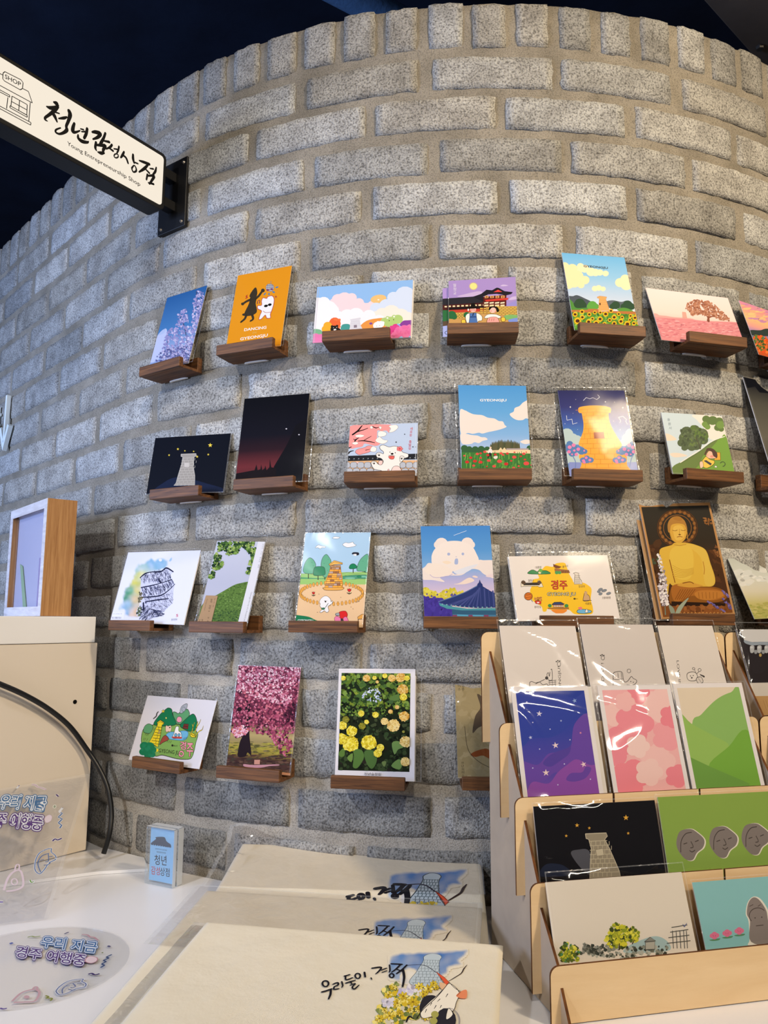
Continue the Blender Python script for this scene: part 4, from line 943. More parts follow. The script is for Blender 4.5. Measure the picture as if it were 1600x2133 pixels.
A.S([(740, 1050), (760, 1025), (830, 1030), (890, 1090), (890, 1160), (830, 1150), (820, 1080), (770, 1060), (730, 1120), (715, 1110)], '#5d4740'); A.S([(740, 1120), (775, 1065), (820, 1075), (840, 1130), (880, 1160), (800, 1170), (750, 1150)], '#f3c3ad', '#4a332c', 4)
A.E((820, 1140), 26, 18, '#ee9c8c'); A.E((760, 1120), 12, 12, '#eda696'); A.S([(705, 1170), (740, 1140), (790, 1180), (850, 1200), (850, 1240), (800, 1280), (730, 1300), (660, 1240), (690, 1190)], '#f0cc5f', '#4a3a1e', 5)
A.P_([(705, 1200), (740, 1190), (820, 1240), (800, 1265)], '#4d4c57'); A.S([(650, 1220), (690, 1210), (700, 1280), (660, 1300)], '#f1cdb4', '#4a332c', 4)
A.ring((970, 1245), 34, 32, 10, '#4b5a44', 12, -2.8, 1.6); A.S([(855, 1290), (870, 1265), (895, 1290)], '#f4f1ea', '#4a4a40', 4); A.TV('동원서', (215, 600), (245, 775), 40, '#7f93a4')
done(A, t, (0.004, 0.004, 0, 0.007), 13)

# 14 --- dark card at the right edge
t, A = card('dark', 'ZI', 'glossy dark portrait card leaning at the right edge, second row', thick=0.0012)
A.grad([(0, '#12141c'), (0.1, '#2a2b30'), (0.3, '#55544f'), (0.7, '#6d6a62'), (1, '#57544d')]); A.P_([(1240, 20), (1700, 140), (1700, 270), (1480, 250), (1420, 170), (1300, 190)], '#14161f')
done(A, t, (0.001, 0.001, 0, 0.001), 14)

# 15 --- watercolour rooftops
t, A = card('water', 'ZJ', 'square white card with watercolour map and ink drawn tiled rooftops', thick=0.002)
A.bg('#e9e7f1')
A.wash([(190, 1070), (250, 950), (275, 830), (300, 740), (360, 690), (400, 600), (440, 520), (460, 420), (520, 325), (560, 340), (640, 290), (720, 250), (790, 270), (840, 250), (900, 240), (1000, 290), (970, 400), (860, 450), (660, 500), (600, 640), (570, 800), (550, 1000), (545, 1180), (440, 1200), (340, 1170), (300, 1150), (290, 1080)],
       [(850, 330, '#7db4d4'), (720, 330, '#76aed0'), (600, 380, '#a5c6c0'), (500, 420, '#a9c9c4'), (560, 500, '#d9d47a'), (450, 620, '#d8d15f'), (500, 760, '#d9c86a'), (340, 780, '#3f9470'), (400, 760, '#63a97f'), (300, 880, '#3f8f6c'), (470, 900, '#d9b97e'), (280, 1010, '#8fb6d3'), (350, 980, '#7fb0c8'), (240, 1050, '#b3cbe0'), (480, 1100, '#e2b98f'), (420, 1150, '#e5bf98'), (330, 1120, '#86aece')], '#e9e7f1', 34, 60)
A.E((870, 280), 26, 22, '#e9e7f1'); A.wash([(1000, 300), (1040, 235), (1060, 240), (1040, 300)], [(1030, 270, '#8fbcd6')], '#e9e7f1', 14, 10)
ink = ['#2a2c48', '#35385a', '#22243c', '#4a4d70']
def hatch(poly, n, ln, ang, w=(3, 6)):
    xs = [p[0] for p in poly]; ys = [p[1] for p in poly]; z0 = A.z; g = 0
    while g < n:
        x = random.uniform(min(xs), max(xs)); y = random.uniform(min(ys), max(ys)); ins = False
        for i in range(len(poly)):
            (ax, ay), (bx, by) = poly[i-1], poly[i]
            if (ay > y) != (by > y) and x < (bx-ax)*(y-ay)/(by-ay)+ax: ins = not ins
        if not ins: g += 0.05; continue
        g += 1; l = random.uniform(*ln)/2; a = ang+random.uniform(-.25, .25)
        A.z = z0+A.STEP*random.randint(1, 8)
        A.strip([A.m((x-l*math.cos(a), y-l*math.sin(a))), A.m((x+l*math.cos(a), y+l*math.sin(a)))], [random.uniform(*w)*A.k]*2, random.choice(ink))
    A.z = z0+A.STEP*10
A.P_([(560, 560), (640, 500), (880, 470), (970, 400), (1080, 460), (1030, 520), (1100, 660), (1080, 760), (1070, 960), (920, 1100), (820, 1190), (560, 1230), (500, 1080), (570, 950), (560, 780)], '#d3d3e6')
hatch([(560, 560), (640, 500), (960, 420), (1040, 520), (1030, 600), (800, 640), (580, 640)], 210, (20, 60), 1.3); hatch([(570, 720), (850, 680), (1060, 600), (1100, 660), (900, 820), (600, 860)], 230, (24, 70), 1.2)
hatch([(620, 870), (860, 860), (1080, 760), (1070, 950), (920, 1080), (680, 1080), (620, 960)], 300, (14, 40), 0.9, (2, 4)); hatch([(500, 1050), (600, 1000), (820, 1160), (700, 1230), (560, 1230)], 170, (30, 90), 2.2); hatch([(740, 1060), (920, 1090), (900, 1160), (800, 1180)], 60, (40, 90), 0.1)
for l_ in ([(550, 560, 16), (620, 500, 22), (720, 470, 14), (880, 460, 22), (965, 405, 20), (1075, 465, 14)], [(565, 715, 14), (700, 690, 16), (860, 650, 12), (1050, 590, 14)], [(600, 870, 14), (860, 845, 18), (1000, 760, 14), (1100, 660, 10)], [(630, 945, 12), (800, 915, 18), (1000, 890, 10)], [(880, 640, 22), (850, 590, 18), (840, 550, 10)], [(600, 960, 24), (605, 1040, 26), (610, 1100, 14)]): A.B(l_, '#22243d')
A.scat([(540, 790), (590, 800), (580, 960), (520, 960)], 40, (8, 18), ['#6f6650', '#8a7f5f', '#5a5442'])
A.scat([(490, 1060), (560, 1000), (580, 1100), (530, 1170), (490, 1150)], 50, (8, 18), ['#5f6a4c', '#7d8460', '#3f4a44', '#d9d6df'])
A.P_([(110, 1110), (295, 1110), (290, 1215), (100, 1215)], '#efedf3'); A.T('경주 한옥마을 그림', (120, 1140), (260, 1138), (0, -12), '#7f7d8c')
for i in range(16): A.L([(112+i*9, 1180), (110+i*9, 1210)], random.choice([2, 3, 5]), '#3a3a44')
A.T('5', (1120, 1180), (1150, 1178), (4, -42), '#d2546a', 0.02); A.T('경주한옥', (1040, 1240), (1138, 1236), (2, -26), '#6d6c7c')
done(A, t, (0.0005, 0.0005, 0, 0.003), 15)

# 16 --- green burial mound
t, A = card('mound', 'ZK', 'narrow looking postcard of a grassy burial mound under leafy branches')
A.grad([(0, '#c9c9d2'), (0.5, '#bcbcc9'), (1, '#c3c2cd')])
A.S([(380, 1130), (560, 1040), (700, 960), (860, 870), (980, 835), (1140, 825), (1250, 1000), (1200, 1600), (200, 1600)], '#5d7a35')
A.scat([(420, 1120), (700, 970), (980, 845), (1140, 835), (1100, 1500), (320, 1500)], 700, (8, 20), ['#587432', '#6a8a3c', '#4b652c', '#7a984a', '#3f5826'], 5, 0.6)
A.scat([(420, 1320), (1040, 1280), (1000, 1500), (300, 1500)], 200, (10, 20), ['#3f5a2a', '#35502a', '#4f6e35'], 5, 0.5)
lv = ['#3d5c2c', '#55762f', '#2b4522', '#7c9a45', '#a3b35f', '#20351d']
for po, n in (([(600, 160), (1220, 130), (1180, 230), (960, 240), (920, 340), (740, 360), (700, 290), (600, 310)], 260), ([(560, 340), (640, 380), (680, 560), (600, 620), (500, 600), (520, 440)], 120), ([(440, 700), (540, 620), (530, 740), (460, 770)], 40), ([(1050, 240), (1180, 250), (1260, 270), (1240, 480), (1180, 560), (1100, 540), (1160, 400), (1110, 340)], 130), ([(1090, 590), (1180, 570), (1170, 690), (1080, 680)], 50)): A.scat(po, n, (12, 30), lv, 6)
A.P_([(1270, 130), (1430, 130), (1060, 1620), (900, 1620)], '#e3dedd')
A.TV('천년의 시간 경주의 풍경', (1355, 180), (1265, 590), 26, '#8d8a86'); A.T('Gyeongju the city of a thousand years', (1150, 985), (1020, 1500), (24, 5), '#8a8682')
A.PL([(400, 1045), (595, 1050), (470, 1560), (230, 1560)], '#b3906a', '#a5835e', 3); A.TV('왕의 정원,', (495, 1100), (445, 1310), 36, '#3f3024'); A.TV('천년 경주 여행', (548, 1090), (515, 1240), 18, '#5c4836'); A.TV('경주', (440, 1390), (425, 1500), 28, '#4c3a2b')
A.T('Gyeongju postcard', (415, 1100), (365, 1290), (16, 4), '#6b543f'); A.TV('우편', (298, 1440), (285, 1495), 26, '#2a211a'); A.TV('엽서', (338, 1440), (325, 1495), 26, '#2a211a')
done(A, t, (0.004, 0.003, 0, 0.010), 16)

# 17 --- cartoon stone tower
t, A = card('cartoon', 'ZL', 'cartoon postcard of orange stone tower ringed by fence with white dog')
K = '#2b1f14'
A.bg('#aecde2'); A.P_([(200, 800), (1500, 760), (1500, 1000), (200, 1000)], '#a3c974')
A.S([(250, 810), (400, 800), (560, 830), (700, 840), (700, 880), (250, 880)], '#9cc873', K, 3); A.S([(980, 830), (1060, 780), (1250, 800), (1450, 760), (1450, 830)], '#9cc873', K, 3)
A.P_([(250, 862), (700, 885), (700, 912), (250, 895)], '#4f9a6d'); A.S([(990, 850), (1200, 825), (1450, 825), (1450, 885), (1250, 890), (1150, 915), (1000, 890)], '#4f9a78', K, 4); A.E((1130, 878), 100, 20, '#7fbf9f', line=K, w=3); A.E((1370, 850), 50, 16, '#7fbf9f'); A.E((1290, 852), 40, 18, '#2f8a5f', line=K, w=3)
A.P_([(200, 890), (1460, 900), (1460, 990), (200, 990)], '#9dc872'); A.P_([(180, 988), (1460, 990), (1460, 1760), (140, 1760)], '#edc596')
for pts, c in (([(310, 760), (330, 640), (380, 550), (430, 520), (490, 560), (530, 640), (520, 700), (500, 790), (380, 800)], '#66ae88'), ([(620, 640), (650, 520), (715, 460), (775, 530), (800, 600), (770, 760), (720, 860), (660, 850), (640, 760)], '#66ae88'), ([(485, 770), (510, 690), (580, 672), (670, 685), (695, 750), (690, 815), (620, 835), (500, 830)], '#1e8253'), ([(1115, 690), (1140, 640), (1195, 625), (1245, 660), (1250, 700), (1190, 715), (1130, 715)], '#1e8253'), ([(1250, 740), (1280, 610), (1350, 510), (1450, 470), (1450, 760), (1330, 755)], '#66ae88')): A.S(pts, c, K, 6)
for x, y0, y1 in ((400, 800, 885), (570, 832, 910), (690, 860, 905), (1187, 715, 785), (1390, 755, 770)): A.L([(x, y0), (x, y1)], 14, K)
for x, y in ((455, 600), (480, 660), (740, 550), (670, 620), (730, 740), (1350, 580), (1400, 700)): A.L([(x, y), (x+14, y+3)], 5, '#2f6a50')
for pts in ([(520, 345), (570, 300), (640, 315), (705, 325), (690, 345), (640, 345), (605, 365), (570, 345)], [(1000, 290), (1050, 255), (1110, 262), (1180, 245), (1200, 275), (1240, 300), (1190, 325), (1100, 340), (1050, 330)], [(820, 175), (860, 150), (900, 152), (955, 165), (920, 185), (860, 187)]): A.S(pts, '#f2efec', '#54616b', 5)
A.S([(1160, 455), (1190, 425), (1280, 430), (1285, 470), (1240, 480), (1200, 465)], '#23202b'); A.S([(1190, 460), (1240, 455), (1240, 485), (1205, 483)], '#eee9e4')
for i in range(46):
    a = 2*pi*i/46; x = 808+548*math.cos(a); y = 1145+185*math.sin(a)
    A.S([(x-15, y-28), (x+13, y-28), (x+15, y+28), (x-15, y+28)], '#f0ab4c', K, 4, 3)
    if i % 2 == 0: A.L([(x-35, y), (x+35, y+4*math.cos(a))], 7, '#d9903a')
A.S([(665, 1065), (680, 1045), (1000, 1040), (1010, 1070), (960, 1088), (830, 1094), (700, 1088)], '#efae55', K, 6)
A.P_([(785, 650), (965, 650), (975, 760), (1000, 870), (995, 1040), (690, 1045), (715, 890), (770, 760)], '#f0a33c')
random.seed(3)
for r in range(11):
    y = 655+r*35.5; xl = 785-(max(0, r-1)*10.5); xr = 965+(r*3.6)
    x = xl+(random.uniform(-30, 0) if r % 2 else 0)
    while x < xr-8:
        w = random.uniform(50, 95); a, b = max(x, xl), min(x+w, xr)
        if b-a > 10: A.PL([(a, y), (b, y), (b, y+35), (a, y+35)], random.choice(['#f3a93f', '#efa03a', '#f5b555', '#f3a93f', '#b98a5e', '#c3a79a', '#a06a45']), K, 4)
        x += w
A.PL([(760, 635), (855, 568), (1000, 610), (1000, 635), (860, 640), (775, 662)], '#f6ba5c', K, 6); A.L([(770, 650), (860, 592), (995, 625)], 5, K)
for x, y, s_ in ((490, 1140, 24), (1118, 1090, 32)): A.S([(x-s_, y-s_*.8), (x-s_*.4, y-s_*.4), (x, y-s_), (x+s_*.5, y-s_*.4), (x+s_, y-s_*.8), (x+s_*.7, y+s_*.6), (x-s_*.6, y+s_*.6)], '#dc2626', K, 4); A.L([(x, y+s_*.6), (x, y+s_*2)], 5, K); A.B([(x-s_*1.2, y+s_*1.4, 8), (x, y+s_*2, 14), (x+s_*1.2, y+s_*1.4, 8)], '#23301f')
A.S([(595, 1300), (620, 1240), (680, 1195), (740, 1200), (790, 1250), (800, 1300), (815, 1270), (825, 1310), (780, 1350), (745, 1380), (760, 1450), (730, 1480), (700, 1465), (680, 1450), (640, 1478), (600, 1475), (640, 1420), (605, 1370), (610, 1330)], '#f4f0ec', '#4a4038', 5)
A.E((702, 1290), 14, 16, K); A.E((683, 1275), 5, 5, K); A.E((725, 1275), 5, 5, K); A.L([(750, 1320), (700, 1395)], 10, '#3f4a44'); A.S([(630, 1405), (690, 1398), (680, 1430), (640, 1430)], '#3a7a55', K, 4)
A.S([(950, 1530), (940, 1480), (990, 1458), (1055, 1460), (1085, 1510), (1075, 1560), (1020, 1590), (960, 1575)], '#e02828', '#7a1414', 6); A.S([(880, 1500), (940, 1490), (945, 1530), (890, 1535)], '#a8a8a8', K, 6)
A.S([(860, 1580), (900, 1545), (965, 1580), (990, 1640), (930, 1720), (880, 1660)], '#ee7fa6', '#8c2f52', 6); A.S([(1010, 1590), (1070, 1560), (1110, 1660), (1100, 1760), (1040, 1720)], '#ee7fa6', '#8c2f52', 6); A.P_([(965, 1590), (1010, 1590), (1050, 1720), (980, 1700)], '#3d3838')
A.S([(130, 1500), (200, 1525), (400, 1555), (520, 1610), (640, 1665), (640, 1780), (120, 1780)], '#1f7a4d'); A.T('GYEONGJU', (215, 1635), (482, 1637), (0, -34), '#f2f2ee', 0.015)
A.PL([(1265, 1560), (1345, 1510), (1460, 1505), (1460, 1590), (1270, 1600)], '#e9a64f', K, 6); A.L([(1275, 1600), (1275, 1640)], 9, K)
for x, y in ((1150, 1385), (1185, 1418), (560, 1478), (585, 1160), (970, 1215)): A.E((x, y), 8, 4, '#7a5a3a')
A.T('may', (1235, 1310), (1305, 1280), (-4, -14), '#3a2a1a')
done(A, t, (0.0012, 0.0, 0, 0), 17); random.seed(11)

# 18 --- bear cloud
t, A = card('bear', 'ZM', 'postcard of a white bear shaped cloud over blue tiled temple roof')
A.grad([(0, '#4788cf'), (0.25, '#5b9ad8'), (0.42, '#7faee0'), (0.55, '#b9b5de'), (0.68, '#d9c5dc'), (0.75, '#e6cdd2'), (1, '#e6cdd2')])
c1 = '#efe2dc'
A.S([(180, 880), (260, 800), (360, 740), (720, 900), (800, 940), (1000, 880), (1180, 700), (1280, 690), (1500, 720), (1500, 1000), (1300, 940), (1200, 860), (1060, 850), (900, 950), (700, 960), (520, 990), (600, 1070), (400, 1040), (180, 1020)], c1)
A.C([(545, 395, 110), (490, 420, 80), (1000, 385, 105), (1060, 420, 75)], c1)
A.S([(370, 650), (390, 560), (440, 480), (540, 400), (680, 355), (860, 355), (1000, 400), (1100, 470), (1160, 580), (1200, 680), (1180, 780), (1060, 840), (960, 910), (820, 935), (740, 880), (600, 870), (400, 790)], '#f2e6df')
A.S([(250, 880), (300, 800), (420, 745), (560, 770), (690, 830), (740, 890), (640, 960), (480, 985), (340, 950)], '#f3e5da')
A.S([(760, 890), (860, 850), (1000, 800), (1180, 760), (1100, 830), (960, 910), (830, 935)], '#e2e4ee')
A.S([(560, 720), (640, 700), (720, 730), (640, 760)], '#f3dfc8'); A.L([(340, 940), (430, 995), (640, 975), (740, 930)], 8, '#b7a9d4', True)
A.E((672, 583), 27, 26, '#a9b5da'); A.E((920, 580), 24, 24, '#a9b5da'); A.E((803, 630), 12, 9, '#c9c4d6'); A.S([(785, 670), (832, 668), (832, 755), (775, 755)], '#a9b7dd')
A.L([(760, 255), (985, 172)], 7, '#d9e6f4'); A.S([(760, 1110), (860, 1090), (990, 1010), (1060, 1000), (1120, 1050), (1000, 1100), (880, 1115)], '#f0dcd0'); A.S([(1085, 975), (1130, 960), (1185, 985), (1150, 1000)], '#efd9cf'); A.S([(1320, 970), (1420, 930), (1500, 960), (1400, 990)], '#ecd8da')
yl = ['#d6c846', '#cbbd40', '#e2d65c']
A.scat([(210, 1170), (310, 1190), (380, 1260), (440, 1230), (480, 1310), (600, 1210), (760, 1160), (820, 1240), (920, 1230), (900, 1300), (700, 1380), (560, 1370), (300, 1360), (210, 1300)], 190, (16, 34), yl)
A.P_([(205, 1290), (300, 1350), (420, 1350), (560, 1350), (600, 1390), (800, 1560), (760, 1760), (200, 1760)], '#46389a'); A.scat([(220, 1320), (560, 1380), (720, 1560), (720, 1740), (220, 1740)], 90, (20, 40), ['#46389a', '#4d3fa3', '#3f338c'])
A.scat([(700, 1290), (800, 1270), (800, 1320), (700, 1370)], 16, (10, 20), ['#4f4798', '#5a4f9e']); A.C([(290, 1283, 14), (372, 1322, 18), (472, 1295, 16), (640, 1245, 12)], '#5b4f96')
A.P_([(730, 1560), (1520, 1560), (1540, 1760), (740, 1760)], '#35607f'); A.P_([(740, 1640), (1530, 1650), (1530, 1700), (740, 1700)], '#4a7ea0')
for x in (740, 1020, 1290): A.P_([(x, 1650), (x+80, 1650), (x+80, 1760), (x, 1760)], '#83436a')
A.P_([(820, 1640), (1010, 1650), (1010, 1672), (820, 1668)], '#5aa7c9'); A.P_([(1090, 1650), (1280, 1655), (1280, 1675), (1090, 1672)], '#5aa7c9')
A.P_([(495, 1440), (720, 1500), (1000, 1540), (1500, 1530), (1500, 1570), (900, 1570), (640, 1540), (520, 1490)], '#4f9aa8')
A.P_([(490, 1420), (700, 1350), (960, 1250), (1165, 1140), (1180, 1100), (1200, 1085), (1215, 1030), (1235, 1085), (1262, 1110), (1270, 1150), (1420, 1240), (1500, 1270), (1520, 1520), (1200, 1530), (900, 1510), (600, 1460)], '#2c3a74')
for i in range(12): x = 640+i*75; A.L([(1215-(1215-x)*.15 if x < 1215 else x-20, 1160+abs(x-1215)*.25), (x, 1480+min(30, i*5))], 24 if i % 2 else 10, '#46518e')
A.L([(490, 1420), (700, 1350), (960, 1250), (1170, 1140)], 14, '#5f7aa6', True)
for i in range(12): A.E((560+i*78, 1462+min(55, i*9)), 14, 12, '#7fb0b8')
done(A, t, (0.0075, 0.002, 0.004, 0.003), 18)

# 19 --- yellow map
t, A = card('map', 'ZN', 'wide white sleeved postcard with yellow illustrated city map')
A.bg('#e6ddd6'); K = '#3a2c22'
A.S([(540, 320), (580, 290), (660, 300), (700, 260), (800, 250), (830, 290), (860, 380), (900, 450), (930, 500), (1030, 495), (1100, 530), (1140, 580), (1130, 700), (1155, 800), (1145, 880), (1000, 890), (920, 880), (850, 830), (700, 850), (600, 820), (580, 850), (540, 850), (520, 790), (440, 740), (400, 700), (380, 600), (400, 540), (420, 460), (490, 440), (480, 390)], '#f0c02c')
A.S([(365, 388), (380, 350), (420, 338), (470, 360), (500, 335), (540, 345), (590, 350), (622, 388)], '#3b8a54', K, 5); A.C([(500, 372, 17)], '#e9d9a8'); A.C([(510, 345, 24)], '#6ca84a')
A.P_([(665, 265), (690, 275), (770, 300), (740, 320), (700, 320), (670, 300)], '#7a4426'); A.P_([(680, 320), (860, 340), (875, 378), (690, 380)], '#a0683c'); A.C([(710, 372, 24), (745, 372, 22)], '#4f9a58')
for i in range(5): A.L([(775+i*20, 345), (780+i*20, 378)], 8, '#5a331d')
A.PL([(915, 380), (945, 368), (985, 380), (980, 395), (990, 440), (1015, 470), (1028, 515), (925, 515), (930, 440), (935, 395)], '#d9cfc2', '#4d4238', 5)
for y in (410, 432, 455, 478, 500): A.L([(932, y), (1000, y)], 4, '#4d4238')
A.PL([(270, 510), (275, 480), (300, 465), (320, 500), (470, 495), (480, 470), (500, 470), (520, 495), (545, 550), (490, 552), (480, 540), (310, 540), (270, 550)], '#e8dcc4', K, 5); A.P_([(300, 500), (500, 496), (500, 528), (300, 528)], '#35302f'); A.C([(300, 495, 26), (497, 495, 24)], '#5b4536')
A.E((360, 665), 50, 48, '#de7a2e', line=K, w=6); A.ring((360, 665), 38, 36, 4, '#8a4214'); A.B([(335, 650, 6), (385, 645, 6)], '#7a3a14'); A.B([(330, 680, 6), (390, 672, 6)], '#7a3a14'); A.L([(395, 705), (412, 735)], 6, K)
A.PL([(440, 720), (520, 712), (515, 762), (450, 755)], '#d8372e', K, 5); A.scat([(440, 680), (520, 680), (525, 718), (440, 720)], 20, (10, 16), ['#b5763a', '#8a5426', '#cf934f']); A.E((480, 742), 16, 8, '#f2e6e0')
A.PL([(650, 765), (680, 738), (760, 735), (806, 760), (790, 770), (660, 772)], '#36456b', K, 5); A.P_([(665, 770), (795, 766), (795, 800), (665, 800)], '#8a4a33')
for i in range(6): A.P_([(672+i*21, 778), (686+i*21, 778), (686+i*21, 794), (672+i*21, 794)], '#efe3cf')
A.C([(625, 780, 24), (830, 782, 25)], '#3f8a4a'); A.P_([(600, 805), (860, 800), (860, 825), (600, 822)], '#a2703a'); A.S([(650, 830), (830, 830), (800, 870), (740, 875), (690, 870)], '#e98b35')
A.S([(1040, 720), (1045, 650), (1060, 605), (1075, 610), (1085, 640), (1110, 660), (1115, 715)], '#caa274', K, 5); A.C([(1068, 620, 20)], '#caa274'); A.L([(1030, 718), (1140, 715)], 6, K)
A.S([(958, 855), (980, 830), (1050, 825), (1130, 840), (1130, 865), (1050, 878), (980, 872)], '#6fb3d9', K, 5); A.C([(1005, 812, 20), (985, 808, 12)], '#e57a7a'); A.S([(1060, 860), (1080, 820), (1095, 860)], '#f0ece6', K, 4)
for x, y, a in ((1250, 580, 28), (1295, 595, 34), (1230, 605, 22), (1250, 635, 24), (1350, 630, 30)): A.E((x, y), a, 16, '#7d848e', -0.3, line='#5d636c', w=3)
A.TO('경주', (645, 570), (840, 570), (-4, -88), '#6b1f16', 0.05); A.T('경주', (645, 570), (840, 570), (-4, -88), '#dc4a34'); A.TO('GYEONG JU', (592, 656), (940, 655), (2, -40), '#4a4428', 0.11); A.T('GYEONG JU', (592, 656), (940, 655), (2, -40), '#e3d9b5')
for s_, a, b in (('대릉원', (445, 322), (520, 318)), ('불국사', (780, 315), (850, 300)), ('월정교', (358, 484), (425, 480)), ('첨성대', (980, 555), (1055, 555)), ('황리단길', (435, 810), (515, 806)), ('석굴암', (1060, 768), (1135, 765)), ('오릉대왕릉', (1270, 697), (1375, 694))): A.T(s_, a, b, (0, -24), '#5a4a3c')
A.E((930, 695), 14, 12, '#5a4a20'); A.T('PICO', (948, 702), (972, 700), (0, -10), '#5a4a20')
done(A, t, (0.001, 0.004, 0, 0.006), 19)
spare('map', 0.002, -0.0012, 'plain card edge behind the yellow map postcard', GW)

# 20 --- golden seated statue
t, A = card('buddha', 'ZO', 'large sleeved postcard of golden seated stone statue in kraft border', edge=M_PAPER)
A.bg('#b98a58')
b0 = A.clip; A.clip = (b0[0]+0.0035, b0[1]-0.0035, b0[2]+0.003, b0[3]-0.0045)
A.grad([(0, '#33302a'), (0.35, '#352c22'), (0.6, '#4b3120'), (1, '#4a2b18')])
A.scat([(260, 560), (420, 520), (440, 900), (340, 900)], 60, (20, 50), ['#4f3420', '#5a3a22', '#462c1b']); A.scat([(920, 620), (1080, 620), (1150, 950), (1010, 900)], 60, (20, 50), ['#5a3820', '#4a2f1c'])
A.scat([(900, 250), (990, 260), (1000, 330), (920, 320)], 30, (6, 12), ['#8a5a30', '#a36e3c']); A.scat([(1010, 540), (1080, 560), (1090, 680), (1020, 640)], 30, (6, 12), ['#7a5030', '#946238'])
for r, c, w in ((215, '#573820', 10), (190, '#6e4827', 26), (150, '#8a5c30', 8)): A.ring((625, 360), r, r*0.93, w, c, 30)
for i in range(22): a = i*2*pi/22; A.E((625+188*math.cos(a), 360+175*math.sin(a)), 16, 18, '#8f5f31')
G1, G2, G3, G4 = '#d9b044', '#b98430', '#8a5520', '#e9c75a'
A.S([(560, 1180), (560, 1000), (640, 960), (900, 980), (1080, 1010), (1160, 1080), (1100, 1150), (850, 1170)], G3)
A.S([(430, 640), (450, 580), (560, 545), (600, 520), (720, 520), (830, 545), (930, 600), (980, 740), (1030, 900), (1010, 980), (900, 990), (600, 985), (540, 960), (520, 1080), (480, 900), (440, 760)], G1)
A.S([(700, 530), (830, 550), (930, 605), (975, 740), (1025, 900), (1005, 975), (930, 975), (900, 840), (880, 690), (800, 600)], '#dcb850'); A.S([(600, 560), (760, 560), (800, 720), (760, 900), (620, 900), (560, 760), (540, 640)], '#dfbb4e')
A.L([(540, 700), (570, 830), (600, 950)], 10, G3, True); A.L([(900, 720), (915, 800), (910, 860)], 9, G2, True)
for i in range(6): A.L([(570, 760+i*22), (680, 810+i*16), (800, 790+i*12)], 5, '#c49a38', True)
A.S([(560, 1000), (640, 960), (760, 975), (830, 1000), (1000, 1010), (1100, 1040), (1130, 1100), (1000, 1140), (880, 1110), (780, 1090), (640, 1150), (580, 1130)], '#a8682a'); A.S([(810, 1060), (900, 1030), (1080, 1040), (1120, 1090), (980, 1135), (850, 1120)], '#bb7a34')
for i in range(7): A.L([(600+i*22, 1130), (660+i*26, 1020)], 6, '#7d4a1c', True)
for i in range(6): A.L([(860+i*38, 1120), (850+i*40, 1050)], 5, '#8e5822', True)
A.S([(620, 975), (740, 935), (830, 960), (900, 985), (760, 1000)], '#cf9a3e'); A.L([(680, 955), (760, 940), (800, 960)], 8, '#7d4a1c', True)
A.S([(540, 380), (560, 300), (630, 280), (700, 310), (725, 390), (715, 460), (680, 510), (630, 520), (580, 500), (550, 440)], '#d5a544'); A.S([(525, 400), (520, 320), (550, 260), (600, 235), (650, 240), (700, 280), (725, 340), (730, 400), (700, 330), (630, 312), (560, 330), (545, 400)], '#b07e3c'); A.S([(575, 260), (600, 236), (650, 238), (680, 270), (640, 285)], '#a87536')
A.S([(580, 360), (640, 330), (690, 360), (700, 440), (660, 490), (600, 480)], '#e0b554'); A.L([(570, 385), (600, 392), (625, 382)], 5, '#7d5220', True); A.L([(660, 382), (690, 390), (715, 380)], 5, '#7d5220', True); A.L([(645, 370), (648, 430)], 5, '#b98a3a'); A.S([(635, 430), (650, 425), (662, 432), (648, 440)], '#6e441a'); A.L([(620, 458), (650, 452), (680, 458)], 7, '#96602a', True)
A.L([(540, 400), (560, 470), (575, 495)], 10, '#b98a3a', True); A.L([(728, 400), (735, 480)], 9, '#b98a3a', True); A.L([(590, 540), (650, 550), (720, 535)], 6, '#b98a3a', True)
A.P_([(430, 1200), (1240, 1160), (1260, 1320), (440, 1320)], '#7d4a24'); A.P_([(560, 1150), (1140, 1170), (1140, 1200), (560, 1200)], '#2b1a10')
A.scat([(600, 1210), (1150, 1200), (1150, 1300), (600, 1300)], 60, (14, 36), ['#8a5228', '#9a5f30', '#6e3f1e'])
for i in range(13): x = 640+i*40; A.L([(x, 1295), (x+20, 1265), (x+40, 1295)], 6, '#c48a4a')
A.B([(415, 640, 16), (430, 760, 20), (460, 850, 16)], '#4d5a3a'); A.scat([(340, 690), (420, 690), (410, 750), (345, 750)], 14, (10, 18), ['#4a5540', '#5d6a50'])
wf = ['#e6dedf', '#d3c8d0', '#f1ebe8', '#8f8791', '#c9bcc3']
for po, n in (([(420, 850), (500, 850), (510, 960), (430, 950)], 45), ([(420, 960), (510, 970), (505, 1030), (425, 1020)], 30), ([(430, 1040), (515, 1040), (530, 1180), (480, 1200), (430, 1150)], 80), ([(410, 640), (440, 660), (490, 840), (430, 840)], 30)): A.scat(po, n, (8, 16), wf)
A.S([(530, 1190), (580, 1220), (600, 1290), (560, 1290)], '#8c9684'); A.S([(600, 1290), (640, 1200), (745, 1110), (680, 1220), (630, 1300)], '#9ba590'); A.B([(490, 1200, 8), (495, 1290, 14)], '#77806f')
A.scat([(1090, 1030), (1130, 1040), (1190, 1100), (1170, 1110)], 26, (6, 12), ['#6f62a0', '#8577b5']); A.scat([(1100, 1110), (1140, 1130), (1220, 1230), (1190, 1240)], 36, (6, 12), ['#6f62a0', '#5c5190', '#8577b5']); A.scat([(940, 1150), (980, 1160), (1150, 1260), (1110, 1260)], 34, (6, 12), ['#7d70ad', '#665a98'])
A.clip = b0
done(A, t, (0.010, 0.003, 0.002, 0.004), 20)
pb = list(CARD['buddha']); mw = card_matrix(pb, 0.004, -0.006)
t2 = empty('postcard', mw, 'kraft bordered card in clear sleeve just behind the golden statue postcard', 'postcard', GW)
